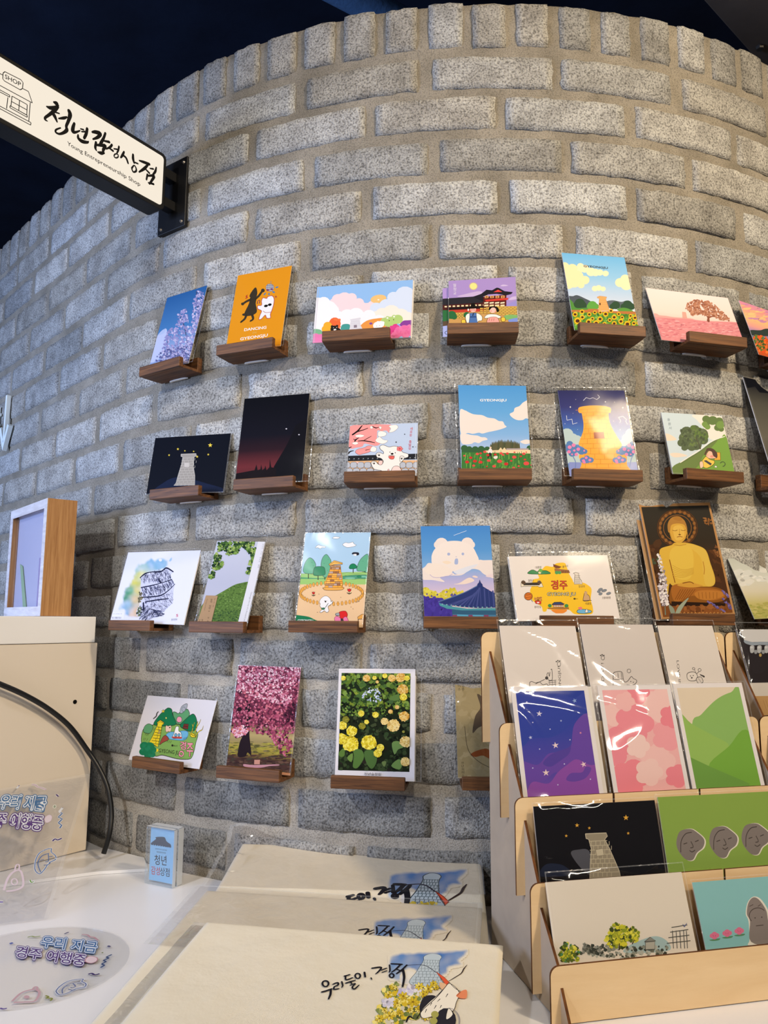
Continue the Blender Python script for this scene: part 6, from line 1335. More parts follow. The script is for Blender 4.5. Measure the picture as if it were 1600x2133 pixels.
# front tier
t, A = rcard(3, 0.0142, 0.1742, -0.098, 0.100, 'RL', 'white landscape card with watercolour trees and pavilion, front tier', fw=0.0016)
A.bg('#e6dccd')
ln = '#5a5a54'
A.S([(840, 860), (920, 820), (1000, 800), (1060, 830), (1060, 880), (840, 890)], '#a9c3c4'); A.scat([(590, 900), (600, 850), (720, 840), (860, 860), (1060, 840), (1060, 900), (800, 920)], 150, (5, 14), ['#6f7367', '#4f544a', '#8d9184', '#b5b7ac', '#3c413a'], 5)
tc_ = ['#d9d23c', '#c3c433', '#8a9a2e', '#5a6b2a', '#e6df55', '#3f4a26', '#a3a832']
A.scat([(725, 830), (735, 770), (780, 730), (840, 745), (860, 800), (830, 860), (760, 860)], 170, (6, 15), tc_, 5); A.scat([(840, 780), (870, 745), (910, 780), (900, 830), (850, 830)], 70, (5, 12), tc_, 5); A.scat([(478, 900), (490, 840), (540, 830), (590, 880), (575, 930), (490, 935)], 120, (6, 14), tc_+['#3f7a4a', '#4f8a5a'], 5)
A.B([(800, 870, 8), (800, 840, 5)], '#4a4030'); A.B([(870, 840, 6), (880, 820, 4)], '#4a4030')
A.scat([(600, 890), (615, 835), (640, 860), (700, 850), (720, 890)], 50, (4, 12), ['#6b6b60', '#3f423a', '#8f9086'], 4)
A.PL([(935, 830), (965, 805), (995, 825)], '#8d8d84', ln, 3); A.PL([(940, 832), (990, 828), (990, 870), (940, 872)], '#b5b3a6', ln, 3)
for x in (1085, 1105, 1125, 1145, 1160): A.L([(x, 770), (x+6, 865)], 3.5, ln)
for y in (745, 770, 800, 830): A.L([(1080-(y-745)*.3, y+8), (1165+(y-745)*.2, y-6)], 3.5, ln)
A.L([(1140, 735), (1150, 750), (1162, 730)], 3, '#5a66a0')
rdone(A, t, sd=49, slv=(-0.0, 0.003, 0, 0.010), wav=0.0024)
t, A = rcard(3, 0.1845, 0.3340, -0.103, 0.094, 'RL', 'pale turquoise landscape card with stone statue and pink lotus', fw=0.0016)
A.bg('#8cc3c6')
for x, y in ((1312, 798), (1380, 785), (1445, 773)):
    A.S([(x-26, y+22), (x+28, y+14), (x+22, y+24), (x-10, y+28)], '#5f8f6a'); A.C([(x-12, y, 14), (x+12, y-2, 14), (x, y-8, 15), (x, y+6, 15)], '#e0789a'); A.L([(x-9, y-4), (x-4, y+4)], 2, '#b5486f'); A.L([(x+6, y-4), (x+4, y+4)], 2, '#b5486f')
A.S([(1500, 820), (1495, 720), (1480, 680), (1490, 620), (1520, 588), (1560, 600), (1600, 660), (1610, 720), (1640, 760), (1640, 850), (1500, 850)], '#e8e2d6'); A.S([(1508, 830), (1503, 722), (1486, 680), (1494, 622), (1520, 592), (1552, 605), (1590, 662), (1602, 722), (1632, 770), (1632, 850)], '#8a807c')
K = '#544b47'; A.ring((1545, 690), 46, 42, 4, K, 16, 2.4, 5.6); A.C([(1530, 702, 4), (1566, 698, 4)], K); A.L([(1500, 640), (1520, 630)], 3, K); A.L([(1545, 640), (1560, 630)], 3, K); A.L([(1535, 745), (1575, 740)], 4, K)
rdone(A, t, sd=50, slv=(0.002, 0.003, 0, 0.003), wav=0.0018)
# second rack: the card of earrings, cut off by the frame
t, A = rcard(0, 0.366, 0.466, -0.142, 0.146, 'ZW', 'black earring card on white hanger in sleeve, second rack', off=0.0, fw=0.0016)
A.bg('#2a2528'); A.P_([(280, 170), (900, 170), (900, 330), (560, 318), (420, 322), (340, 300)], '#c9c8c9'); A.S([(340, 300), (440, 322), (560, 318), (900, 330), (900, 370), (560, 355), (430, 360), (350, 335)], '#8f9aa6')
for x in (430, 515, 600, 690, 780): A.S([(x-22, 370), (x+25, 368), (x+18, 440), (x-18, 445)], '#a9acb0'); A.E((x-6, 385), 18, 12, '#c3c5c9')
for x in (472, 560, 650): A.S([(x-20, 420), (x+22, 418), (x+15, 455), (x-10, 458)], '#8f9297')
A.E((527, 475), 16, 20, '#b59a5a'); A.P_([(400, 800), (900, 790), (900, 955), (450, 960)], '#c9c1b8'); A.P_([(440, 955), (900, 945), (900, 1160), (560, 1180)], '#b58f5f')
for i in range(3): A.L([(560+i*30, 1000), (600+i*30, 1120)], 3, '#8a6a40')
rdone(A, t, sd=51, slv=(0.0, 0.004, 0, 0.010), wav=0.0020)

# ------------------------------------------------------------------ cotton tote bags in poly bags, shingled on the table
def tote_frame(pxL, pxR, ztop, length, zbot):
    P1 = hit_plane(pxL, V((0, 0, ZC+ztop)), V((0, 0, 1))); P2 = hit_plane(pxR, V((0, 0, ZC+ztop)), V((0, 0, 1)))
    u = (P2-P1); w = u.length; u.normalize()
    back = V((-u.y, u.x, 0)); v = (back*length+V((0, 0, ztop-zbot))).normalized()
    n = u.cross(v).normalized(); o = (P1+P2)/2-v*length
    return Matrix(((u.x, v.x, n.x, o.x), (u.y, v.y, n.y, o.y), (u.z, v.z, n.z, o.z), (0, 0, 0, 1))), w
def tote(mw, w, h, label, thick, sd, quiet):
    t = empty('tote_bag', mw, label, 'tote bag', 'cotton tote bags on the table')
    nx, ny = 56, 56; vs = []; fs = []
    def top(x, y):
        e = min(x+w/2, w/2-x, h-y, y); r = 0.006
        dz = -thick*0.8*(1-min(1, e/r))**2
        damp = 1.0
        if x > quiet: damp = max(0.0, 1-(x-quiet)/0.03)
        q = noise.noise((x*9+sd, y*9, sd))*0.0022+noise.noise((x*26+sd, y*18, sd))*0.0008
        return dz+q*damp*min(1, e/0.02)
    for i in range(nx+1):
        for j in range(ny+1):
            x = -w/2+w*(0.5-0.5*math.cos(pi*i/nx))*1.0; y = h*(0.5-0.5*math.cos(pi*j/ny))
            jx = 0.0012*noise.noise((y*12, sd, 4)) if i in (0, nx) else 0; jy = 0.0012*noise.noise((x*12, sd, 8)) if j in (0, ny) else 0
            vs.append((x+jx, y+jy, top(x, y)))
    m = ny+1
    for i in range(nx):
        for j in range(ny): fs.append((i*m+j, (i+1)*m+j, (i+1)*m+j+1, i*m+j+1))
    b = len(vs); ring_ = [i*m for i in range(nx+1)]+[nx*m+j for j in range(1, ny+1)]+[i*m+ny for i in range(nx-1, -1, -1)]+[j for j in range(ny-1, 0, -1)]
    for k in ring_: x, y, z = vs[k]; vs.append((x*0.992, y*0.992+0.001, -thick))
    n = len(ring_)
    for k in range(n): fs.append((ring_[(k+1) % n], ring_[k], b+k, b+(k+1) % n))
    fs.append(tuple(b+k for k in range(n-1, -1, -1)))
    mesh('cotton_body', vs, fs, M_CLOTH, t, smooth=True)
    return t
def crumple(t, x0, x1, y0, y1, z, amp, sd, lift=None, name='poly_bag', mats=None):
    nx, ny = 60, 50; vs = []; fs = []; mi = []
    for i in range(nx+1):
        for j in range(ny+1):
            x = x0+(x1-x0)*i/nx; y = y0+(y1-y0)*j/ny
            q = abs(noise.noise((x*14+sd, y*20, sd)))*1.0+noise.noise((x*40, y*55+sd, sd))*0.35
            a = amp(x, y); zz = z+a*q+(lift(x, y) if lift else 0)
            vs.append((x, y, zz))
    m = ny+1
    for i in range(nx):
        for j in range(ny):
            fs.append((i*m+j, (i+1)*m+j, (i+1)*m+j+1, i*m+j+1)); mi.append(1 if (i in (0, nx-1) or j == ny-1) else 0)
    return mesh(name, vs, fs, mats or [M_POLY, M_SEAM], t, smooth=True, mi=mi)
def tote_art(A, dx, dy, full):
    """tower, sky, flowers and hands, traced on the front bag; dx,dy move it for the other bags (zoom pixels)"""
    f = lambda L_: [(x+dx, y+dy)+tuple(r) for x, y, *r in L_]; A.gain = 1.0
    pb = '#e2d8c2'
    A.wash(f([(630, 330), (640, 235), (720, 205), (900, 198), (1080, 190), (1245, 178), (1215, 235), (1180, 265), (1200, 300), (1110, 320), (1080, 370), (1000, 400), (880, 390), (820, 340), (760, 350), (730, 420), (660, 420), (625, 380)]),
           f([(700, 250, '#5f86be'), (900, 220, '#4c78b6'), (1060, 220, '#4a76b5'), (1190, 205, '#5d86bf'), (1060, 300, '#5480bb'), (700, 350, '#6d92c4'), (850, 310, '#557fb9'), (660, 400, '#8fa9cc')]), pb, 22, 46)
    A.wash(f([(720, 400), (760, 345), (830, 350), (860, 420), (800, 450), (730, 450)]), f([(790, 390, '#e6dfd0'), (750, 420, '#cfcfd6')]), pb, 14, 20)
    A.S(f([(905, 235), (960, 212), (1020, 220), (1042, 240), (1030, 262), (1022, 300), (1030, 400), (1060, 480), (800, 450), (850, 350), (900, 270)]), '#b9c6cd', '#3d474d', 3)
    for r in range(9):
        y = 262+r*22; A.L(f([(905-r*12, y), (1026+r*2, y+4)]), 2.4, '#4a5960')
        for c in range(6): x = 912-r*11+c*(21+r*2)+(9 if r % 2 else 0); A.L(f([(x, y), (x-5, y+21)]), 2.2, '#55656c')
    A.L(f([(770, 305), (830, 300), (890, 300), (940, 318), (1000, 360)]), 5, '#2d2b3d', True)
    A.PL(f([(1000, 355), (1060, 395), (1100, 435), (1075, 460), (1050, 420)]), '#dd5a3a', '#8a2c1c', 3)
    A.B(f([(1100, 425, 4), (1150, 395, 6), (1195, 365, 7), (1215, 330, 8), (1240, 300, 3)]), '#3a2a26')
    if not full: A.scat(f([(660, 470), (800, 440), (1000, 440), (1050, 500), (640, 520)]), 60, (10, 20), ['#d6bf3f', '#c0a62e', '#e3cf5f', '#8a8030']); return
    yf = ['#dfc53d', '#d3b52f', '#e9d566', '#c4a62a', '#f0e083']; gf = ['#7f8a4a', '#6b7a3f', '#97a05c', '#5c6438']
    A.scat([(590, 480), (700, 440), (720, 500), (660, 560), (600, 560)], 60, (10, 22), gf+yf); A.scat([(560, 620), (620, 520), (900, 500), (880, 640), (840, 740), (500, 780)], 200, (14, 28), gf+['#cfc7ab', '#dfd8c4']+yf)
    A.scat([(590, 580), (660, 560), (670, 620), (600, 640)], 14, (14, 24), ['#dcd6dc', '#c9c4d4']); A.scat([(680, 510), (780, 460), (880, 500), (760, 540)], 26, (14, 26), ['#b9b2cf', '#cfc9da', '#e3dde0'])
    for x, y, r in ((630, 535, 34), (745, 545, 40), (820, 590, 46), (700, 600, 36), (870, 470, 36), (940, 490, 40), (980, 450, 30), (900, 530, 34), (640, 700, 40), (560, 720, 36), (720, 680, 30), (860, 650, 28), (600, 660, 26), (920, 710, 34), (800, 660, 26), (670, 480, 26), (1000, 480, 26)):
        for q in range(7): A.E((x+r*.62*math.cos(q*.9), y+r*.5*math.sin(q*.9)), r*.42, r*.24, random.choice(yf), q*.9, 8, '#8a741f', 1.6)
        A.E((x, y), r*.2, r*.16, '#8a6a1c')
    A.S([(1030, 440), (1080, 460), (1060, 500), (1030, 480)], '#e0b48c'); A.S([(870, 640), (900, 560), (960, 540), (1000, 560), (950, 640), (890, 680)], '#2c2a30')
    A.S([(880, 670), (940, 600), (1000, 550), (1060, 490), (1100, 450), (1150, 480), (1180, 530), (1155, 600), (1140, 650), (1100, 690), (1060, 720), (1000, 700), (900, 720)], '#efe6d3', '#2c2624', 4)
    for l_ in ([(1090, 530), (1075, 555)], [(1030, 570), (1010, 590)], [(965, 600), (955, 620)], [(1000, 620), (985, 645)], [(925, 650), (915, 675)], [(1040, 620), (1030, 640)]): A.B([(*l_[0], 5), (*l_[1], 3)], '#2c2624')
    A.B([(850, 720, 6), (900, 650, 5), (1000, 560, 5), (1085, 460, 4)], '#2c2624')
    A.L([(1100, 440), (1150, 490), (1200, 515)], 4, '#2c2624', True); A.S([(1155, 545), (1190, 512), (1235, 500), (1235, 560), (1190, 565)], '#e48a5f'); A.L([(1160, 545), (1190, 515)], 4, '#8a3a24')
    A.E((1075, 735), 80, 95, '#2b2930'); A.ring((1090, 740), 92, 100, 5, '#8a8488', 20, -1.5, 1.0); A.S([(1075, 720), (1090, 650), (1110, 650), (1130, 690), (1095, 725)], '#efe6d3', '#2c2624', 4)
    A.B([(770, 745, 10), (790, 705, 12), (820, 720, 8)], '#242127'); A.C([(980, 740, 30), (990, 690, 30)], '#a9a455')
def tote_words(A, dx, dy):
    K = '#1c1a20'; w = 1.0
    def b(L_): A.B([(x+dx, y+dy, ww*w) for x, y, ww in L_], K)
    A.ring((142+dx, 450+dy), 24, 23, 12, K); b([(115, 515, 14), (150, 505, 13), (190, 490, 11)]); b([(184, 495, 13), (180, 535, 14), (166, 570, 10)])
    b([(200, 455, 11), (235, 442, 12), (240, 460, 12), (212, 474, 11), (208, 494, 11), (246, 488, 9)]); b([(268, 435, 11), (276, 465, 10), (268, 480, 7)])
    b([(288, 392, 12), (330, 380, 11)]); b([(298, 392, 11), (302, 420, 12), (352, 404, 10)]); b([(300, 446, 11), (345, 432, 13), (372, 424, 10)]); b([(336, 436, 9), (345, 450, 10)]); b([(334, 462, 9), (372, 450, 11), (350, 478, 11), (366, 492, 12), (402, 462, 8)])
    A.ring((392+dx, 390+dy), 20, 20, 11, K); b([(444, 362, 13), (450, 398, 12)]); b([(495, 405, 9), (501, 418, 7)])
    b([(503, 330, 13), (560, 322, 14), (574, 330, 13), (552, 358, 12), (532, 374, 8)]); b([(575, 345, 9), (615, 330, 10)]); b([(582, 362, 9), (618, 350, 9)]); b([(638, 305, 10), (642, 345, 11), (636, 362, 8)]); A.ring((655+dx, 388+dy), 17, 16, 11, K)
    b([(652, 296, 13), (700, 298, 14), (735, 300, 12)]); b([(722, 304, 13), (690, 336, 13), (655, 362, 9)]); b([(690, 336, 9), (728, 352, 12)]); b([(694, 372, 12), (738, 340, 14), (772, 306, 12)]); b([(742, 342, 17), (752, 400, 16), (740, 474, 12)])
mw1, w1 = tote_frame((505, 1755), (1000, 1769), -0.329, 0.340, -0.386)
t1 = tote(mw1, w1, 0.340, 'cream cotton tote bag at the back of the pile against the wall', 0.0035, 1.3, -0.05)
A = Art(mw1, 'TB', (-w1/2+0.006, w1/2-0.006, 0.02, 0.335)); A.o = ZOOM['ZT']
mw2, w2 = tote_frame((430, 1852), (1004, 1888), -0.348, 0.345, -0.380)
mw3, w3 = tote_frame((430, 1917), (1048, 1965), -0.346, 0.345, -0.376)
tote_art(A, -4, -625, False); tote_words(A, 25, -621); A.build('print', t1, 0.0004, M_CLOTHPRINT)
crumple(t1, -w1/2-0.022, w1/2+0.001, 0.212, 0.352, 0.0012, lambda x, y: 0.0008 if (abs(x) < w1/2-0.01 and y < 0.335) else (0.014 if y > 0.25 else 0.0015), 3.1, lambda x, y: max(0, y-0.335)*0.9)
t2 = tote(mw2, w2, 0.345, 'cream cotton tote bag in the middle of the overlapping pile', 0.0035, 5.3, -0.05)
A = Art(mw2, 'ZT', (-w2/2+0.006, w2/2-0.006, 0.02, 0.342)); tote_art(A, -125, -266, False); tote_words(A, -100, -300); A.build('print', t2, 0.0004, M_CLOTHPRINT)
crumple(t2, -w2/2-0.016, w2/2+0.001, 0.20, 0.352, 0.0012, lambda x, y: 0.0008, 6.1)
t3 = tote(mw3, w3, 0.345, 'front cream cotton tote bag showing full printed tower and hands', 0.0035, 9.3, -0.05)
A = Art(mw3, 'ZT', (-w3/2+0.004, w3/2-0.004, 0.02, 0.342)); tote_art(A, 0, 0, True); tote_words(A, 0, 0); A.build('print', t3, 0.0004, M_CLOTHPRINT)
crumple(t3, -w3/2-0.015, -w3/2-0.0005, 0.02, 0.345, -0.003, lambda x, y: 0.002, 8.8, None, 'poly_bag', [M_POLYDARK, M_SEAM])

# ------------------------------------------------------------------ acrylic block sign
def acrylic():
    P = hit_plane((300, 1840), V((0, 0, TZ)), V((0, 0, 1))); Q = hit_plane((358, 1852), V((0, 0, TZ)), V((0, 0, 1)))
    u = (Q-P); w = u.length; u.normalize(); n = V((-u.y, u.x, 0))
    mw = Matrix(((u.x, 0, -n.x, P.x), (u.y, 0, -n.y, P.y), (0, 1, 0, TZ), (0, 0, 0, 1)))     # x along the front, y up, z towards the viewer
    h = 0.0815
    t = empty('block_sign', mw, 'small clear acrylic block sign with light blue front and tiled roof', 'sign')
    fx = lambda a, b, c: (a, b, c)
    o = box('insert_card', 0.003, w-0.002, 0.004, h-0.003, -0.0075, -0.0065, plain('light blue print stock', '#8cc4ea', 0.5, 0.3), t)
    box('insert_card', 0.003, w-0.002, 0.004, h-0.003, -0.0092, -0.0082, M_PAPER, t)
    box('front_block', 0, w, 0.0005, h, -0.0063, 0.0, [M_ACRYL], t, 0.0006)
    box('rear_block', 0.0005, w, 0.0005, h, -0.021, -0.0098, [M_ACRYL], t, 0.0006)
    for za, zb in ((-0.0063, -0.0001), (-0.0209, -0.0099)):
        box('polished_edge', 0.0006, w-0.0006, h+0.0001, h+0.0004, za, zb, [M_ACRYLEDGE], t)
        box('polished_edge', w+0.0001, w+0.0004, 0.001, h-0.0006, za, zb, [M_ACRYLEDGE], t)
    A = Art(mw @ Matrix.Translation((0, 0, -0.0064)), 'BG', (0.0, w, 0.002, h))
    A.S([(1005, 630), (1040, 600), (1038, 588), (1095, 588), (1110, 615), (1140, 640), (1120, 655), (1070, 640), (1030, 635)], '#4a5260')
    for i in range(9): A.E((1015+i*15, 634+i*2.2), 7, 7, '#4a5260')
    A.T('경주로 떠나는 감성 여행', (1035, 668), (1112, 680), (0, -7), '#4a5868'); A.T('청년감성상점', (1045, 690), (1105, 698), (0, -8), '#35424f')
    A.T('청년', (1030, 765), (1110, 772), (0, -52), '#2d2d35', 0.004); A.T('감성', (1008, 830), (1066, 838), (0, -44), '#c94a4a', 0.004); A.T('상점', (1068, 838), (1130, 848), (0, -44), '#2d2d35', 0.004)
    A.build('print', t, -0.0063, M_PRINT)
acrylic()

# ------------------------------------------------------------------ clear printed disc lying on the table, and the pouch leaning on the cabinet
def out_text(A, s_, p0, p1, hv, dark, wht='#dfe3ea'):
    A.TO(s_, p0, p1, hv, dark, 0.17, 16); A.TO(s_, p0, p1, hv, wht, 0.10, 12); A.TO(s_, p0, p1, hv, dark, 0.022, 6)
def tile_smile(A, pts_out, K, wk):
    A.L(pts_out+[pts_out[0]], wk+8, '#e2e4ea', True); A.L(pts_out+[pts_out[0]], wk, K, True)
def disc():
    c = V((-0.398, 0.935, TZ)); r = 0.1065; n = 64
    mw = Matrix.Translation(c+V((0, 0, 0.0022)))
    t = empty('clear_disc', mw, 'round clear plastic disc with blue and purple lettering on table', 'disc')
    plate('plastic_disc', [(r*math.cos(2*pi*i/n), r*math.sin(2*pi*i/n)) for i in range(n)], 0.0016, [M_DISC, M_SEAM], t, lambda a, b, c_: (a, b, c_-0.0018))
    A = Art(mw, 'ZU', (-r, r, -r, r))
    out_text(A, '우리 지금', (500, 300), (1180, 375), (28, -108), '#4a6f9f'); out_text(A, '경주 여행중', (185, 425), (1040, 535), (28, -108), '#5d4580')
    A.S([(1050, 490), (1080, 440), (1140, 430), (1200, 450), (1190, 490), (1120, 515)], '#dfc9cf', '#b5868f', 7)
    for q, c_, w_ in (([(340, 195), (390, 182), (430, 190), (500, 180)], '#8a9a5a', 13), ([(1010, 160), (1080, 165), (1110, 190), (1160, 195), (1210, 230)], '#b78f9a', 14), ([(795, 152), (850, 130)], '#4a4870', 13), ([(1330, 300), (1360, 312)], '#4a4870', 20), ([(130, 262), (150, 275)], '#5a68a8', 24), ([(1255, 388), (1275, 382)], '#6a7a3f', 14), ([(1380, 408), (1310, 440), (1345, 450), (1275, 480), (1310, 495), (1255, 525), (1290, 540), (1240, 570)], '#44567f', 14), ([(1090, 652), (1130, 640), (1170, 658), (1230, 645)], '#443a6a', 16), ([(560, 915), (600, 930), (570, 945), (640, 950), (620, 980)], '#8a8f4a', 13), ([(0, 1070), (40, 1080), (85, 1072)], '#6a5a9a', 14)): A.L(q, w_, c_, len(q) != 8)
    rl = '#c7a3aa'
    A.L([(150, 985), (250, 890), (350, 850), (440, 840), (485, 870), (470, 930), (420, 985), (300, 995), (170, 1000)], 16, rl, True); A.E((330, 932), 36, 20, rl); A.L([(400, 840), (430, 808), (460, 815), (455, 840)], 14, rl, True)
    K = '#6a769c'; tile_smile(A, [(690, 860), (740, 800), (850, 735), (1020, 710), (1010, 740), (1060, 770), (1040, 810), (940, 830), (840, 880), (750, 905), (710, 890)], K, 9)
    A.L([(770, 890), (775, 830), (850, 775), (980, 745)], 8, K, True); A.L([(800, 800), (860, 795)], 8, K); A.L([(950, 765), (1010, 760)], 8, K); A.L([(900, 765), (930, 800), (890, 820), (870, 812)], 8, K, True); A.L([(840, 835), (900, 850), (940, 828)], 8, K, True)
    A.build('print', t, 0.0002)
disc()
PA = V((-.493, 1.356, ZC)); PB = V((-.583, 1.24, ZC)); PU = (PA-PB).normalized(); PN = V((PU.y, -PU.x, 0))     # the cabinet's side panel faces along PN
def pouch():
    BR = hit_plane((100, 1915), V((0, 0, TZ+0.001)), V((0, 0, 1))); TR = hit_plane((187, 1613), PA+PN*0.006, PN)
    TL = hit_plane((0, 1618), PA+PN*0.006, PN)
    d = ((TL-TR).normalized()*0.62+V((-1, -0.15, 0))*0.38); d.z = 0; d.normalize(); u = -d
    v0 = TR-BR; v = (v0-u*v0.dot(u)); h = v.length; v.normalize(); n = u.cross(v).normalized()
    sh = v0.dot(u)
    mw = Matrix(((u.x, v.x, n.x, BR.x), (u.y, v.y, n.y, BR.y), (u.z, v.z, n.z, BR.z), (0, 0, 0, 1)))
    t = empty('clear_pouch', mw, 'clear plastic pouch with outlined lettering leaning on beige cabinet', 'pouch')
    nx, ny = 40, 46; W = 0.21; vs = []; fs = []; mi = []
    inv = mw.inverted(); dT = -PU; dB = V((-0.93, -0.37, 0)).normalized()
    def film_pt(a, b_, lift=0.0):
        # a, b_ on the flat sheet -> the same place on the twisted film (top edge runs along the cabinet)
        tt = b_/h; dd = dB.lerp(dT, tt).normalized(); p = BR+v0*tt+dd*(sh*tt-a)
        q = inv @ p; q.z += lift; return q
    def puff(x, y):
        i = max(0, min(1, (x-sh*y/h+W)/W)); j = max(0, min(1, y/h))
        return 0.0015+0.0030*abs(noise.noise((x*14, y*14, 2.2)))+0.006*math.sin(pi*j)*math.sin(pi*i)
    for i in range(nx+1):
        for j in range(ny+1):
            y = h*j/ny; x = sh*(j/ny)-W+W*i/nx
            vs.append(film_pt(x, y, puff(x, y)+0.0008*noise.noise((x*50, y*50, 5))))
    m = ny+1
    for i in range(nx):
        for j in range(ny):
            fs.append((i*m+j, (i+1)*m+j, (i+1)*m+j+1, i*m+j+1)); mi.append(1 if i == nx-1 or j == ny-1 else 0)
    mesh('film', vs, fs, [M_POUCH, M_SEAM], t, smooth=True, mi=mi)
    A = Art(mw @ Matrix.Translation((0, 0, 0.004)), 'ZV', (-W, 0.25, 0, h))
    A.box = (-0.05, 0.0, h*.3, h*.7); A.zoom('ZV')
    out_text(A, '우리 지금', (-90, 510), (570, 560), (22, -165), '#4f74a0'); out_text(A, '경주 여행중', (-260, 770), (545, 840), (22, -165), '#5f4583')
    A.S([(585, 700), (600, 660), (650, 635), (685, 660), (670, 720), (610, 745)], '#ddd0dc', '#cbb5c5', 6)
    for q, c_, w_ in (([(345, 180), (400, 190), (440, 220), (500, 240), (570, 275)], '#c2a8b5', 18), ([(158, 178), (130, 225)], '#54406f', 14), ([(725, 355), (760, 385)], '#54406f', 20), ([(830, 535), (785, 590), (830, 610), (775, 665), (830, 690), (780, 745), (825, 775), (800, 815)], '#54709f', 16), ([(705, 990), (740, 960), (775, 970), (830, 945)], '#4c3a72', 17), ([(410, 1530), (430, 1560), (465, 1540)], '#6f9a4a', 13), ([(0, 1850), (50, 1845)], '#6a5a9a', 15)):
        A.L(q, w_+14, '#d9dbe2', len(q) != 8); A.L(q, w_, c_, len(q) != 8)
    A.ring((715, 520), 22, 24, 8, '#d5dcd2'); A.E((715, 520), 12, 12, '#8fa08a')
    K = '#5a74a5'; tile_smile(A, [(470, 1380), (480, 1270), (540, 1160), (680, 1090), (690, 1140), (745, 1180), (750, 1230), (660, 1290), (600, 1380), (540, 1440), (490, 1420)], K, 11)
    A.L([(550, 1420), (510, 1310), (560, 1210), (660, 1160)], 10, K, True); A.L([(540, 1270), (590, 1250)], 9, K); A.L([(650, 1210), (710, 1195)], 9, K); A.L([(650, 1170), (655, 1260), (610, 1280)], 9, K, True); A.L([(590, 1325), (640, 1315), (680, 1285)], 9, K, True)
    rl = '#d3c3cf'; A.L([(60, 1690), (110, 1530), (190, 1440), (270, 1420), (310, 1500), (310, 1620), (200, 1680), (90, 1700)], 22, rl, True); A.ring((200, 1570), 40, 40, 14, rl); A.L([(200, 1430), (220, 1350), (260, 1350), (255, 1420)], 16, rl, True)
    A.vs = [tuple(film_pt(x, y, puff(x, y)+0.0011+z)) for x, y, z in A.vs]
    A.build('print', t, 0.0)
pouch()

# ------------------------------------------------------------------ beige cabinet, shadow-box frame, white board sheet, cable
def cabinet():
    E0 = PA+PU*(-0.006); top = hit_plane((197, 1284), PA, PN).z-0.0005; st = hit_plane((197, 1338), PA, PN).z
    mw = Matrix(((PU.x, -PN.x, 0, PA.x), (PU.y, -PN.y, 0, PA.y), (0, 0, 1, 0), (0, 0, 0, 1)))    # x along the panel, y into the cabinet, z up
    t = empty('side_cabinet', mw, 'beige cabinet side panel with white top strip at the left', 'cabinet')
    box('side_panel', -0.52, -0.004, 0, 0.018, TZ+0.0060, st-0.0008, M_BEIGE, t, 0.0012)
    box('top_strip', -0.52, -0.010, -0.0010, 0.018, st, top, M_WHITESTRIP, t, 0.0012)
    box('cabinet_body', -0.51, -0.012, 0.018, 0.22, TZ+0.0060, top-0.002, M_WHITESTRIP, t)
    q = mw.inverted() @ hit_plane((156, 1462), PA, PN)
    r = 0.0035; n = 14
    plate('screw_hole', [(q.x+r*math.cos(2*pi*i/n), q.z+r*math.sin(2*pi*i/n)) for i in range(n)], 0.0006, M_DARKIN, t, lambda a, b, c: (a, -0.0006+c, b))
    return top
CAB_TOP = cabinet()
def shadow_box():
    # a deep oak display frame standing on the cabinet, front turned to the left
    P = CAM+ray((83, 1283))*(1.292/ray((83, 1283)).y); P.z = CAB_TOP+0.0005
    a = math.radians(-50); f = V((math.sin(a), -math.cos(a), 0)); u = V((math.cos(a), math.sin(a), 0))     # f = facing, u = to the right of the front
    top = CAM+ray((95, 1037))*(P.y/ray((95, 1037)).y); h = top.z-P.z
    w, d = 0.225, 0.050
    mw = Matrix(((u.x, f.x, 0, P.x), (u.y, f.y, 0, P.y), (0, 0, 1, P.z), (0, 0, 0, 1)))    # x right, y towards front, z up; origin front right bottom corner
    t = empty('shadow_box', mw, 'deep oak shadow box frame with glass standing on the beige cabinet', 'frame')
    b = 0.016
    box('frame_side', -0.012, 0, -d, -0.0008, 0, h, M_OAK, t, 0.0004); box('frame_side', -w, -w+0.012, -d, -0.0008, 0, h, M_OAK, t, 0.0004)
    box('frame_top', -w+0.012, -0.012, -d, -0.0008, h-0.012, h, M_OAKLIT, t); box('frame_base', -w+0.012, -0.012, -d, -0.0008, 0, 0.012, M_OAKLIT, t)
    pts_o = [(-w, 0), (0, 0), (0, h), (-w, h)]; pts_i = [(-w+b, b), (-b, b), (-b, h-b), (-w+b, h-b)]
    vs = [(x, y, z) for y in (-0.0008, 0.0) for x, z in pts_o+pts_i]; fs = []
    for k in range(4):
        j = (k+1) % 4; fs += [(8+k, 8+j, 12+j, 12+k), (4+k, 4+j, j, k), (k, j, 8+j, 8+k), (4+j, 4+k, 12+k, 12+j)]
    mesh('front_frame', vs, fs, M_OAKLIT, t)
    box('inner_lining', -w+b-0.002, -w+b, -0.0118, -0.001, b, h-b, M_OAK, t)
    box('back_panel', -w+0.012, -0.012, -0.0140, -0.0120, 0.012, h-0.012, plain('lilac white backing', '#dcdcec', 0.5, 0.3), t)
    box('glass', -w+b, -b, -0.0060, -0.0052, b, h-b, M_GLASS, t)
    s_ = mesh('inner_leaf', [(-0.14, -0.0108, b), (-0.12, -0.0108, b), (-0.16, -0.0108, b+0.075), (-0.178, -0.0108, b+0.08), (-0.14, -0.0100, b), (-0.12, -0.0100, b), (-0.16, -0.0100, b+0.075), (-0.178, -0.0100, b+0.08)], [(0, 1, 2, 3), (7, 6, 5, 4), (0, 4, 5, 1), (1, 5, 6, 2), (2, 6, 7, 3), (3, 7, 4, 0)], plain('pale green paper', '#b5d3a5', 0.7, 0.2), t)
    box('inner_card', -0.06, -0.03, -0.0108, -0.0102, b, b+0.085, plain('lilac paper', '#b7a9cc', 0.7, 0.2), t)
shadow_box()
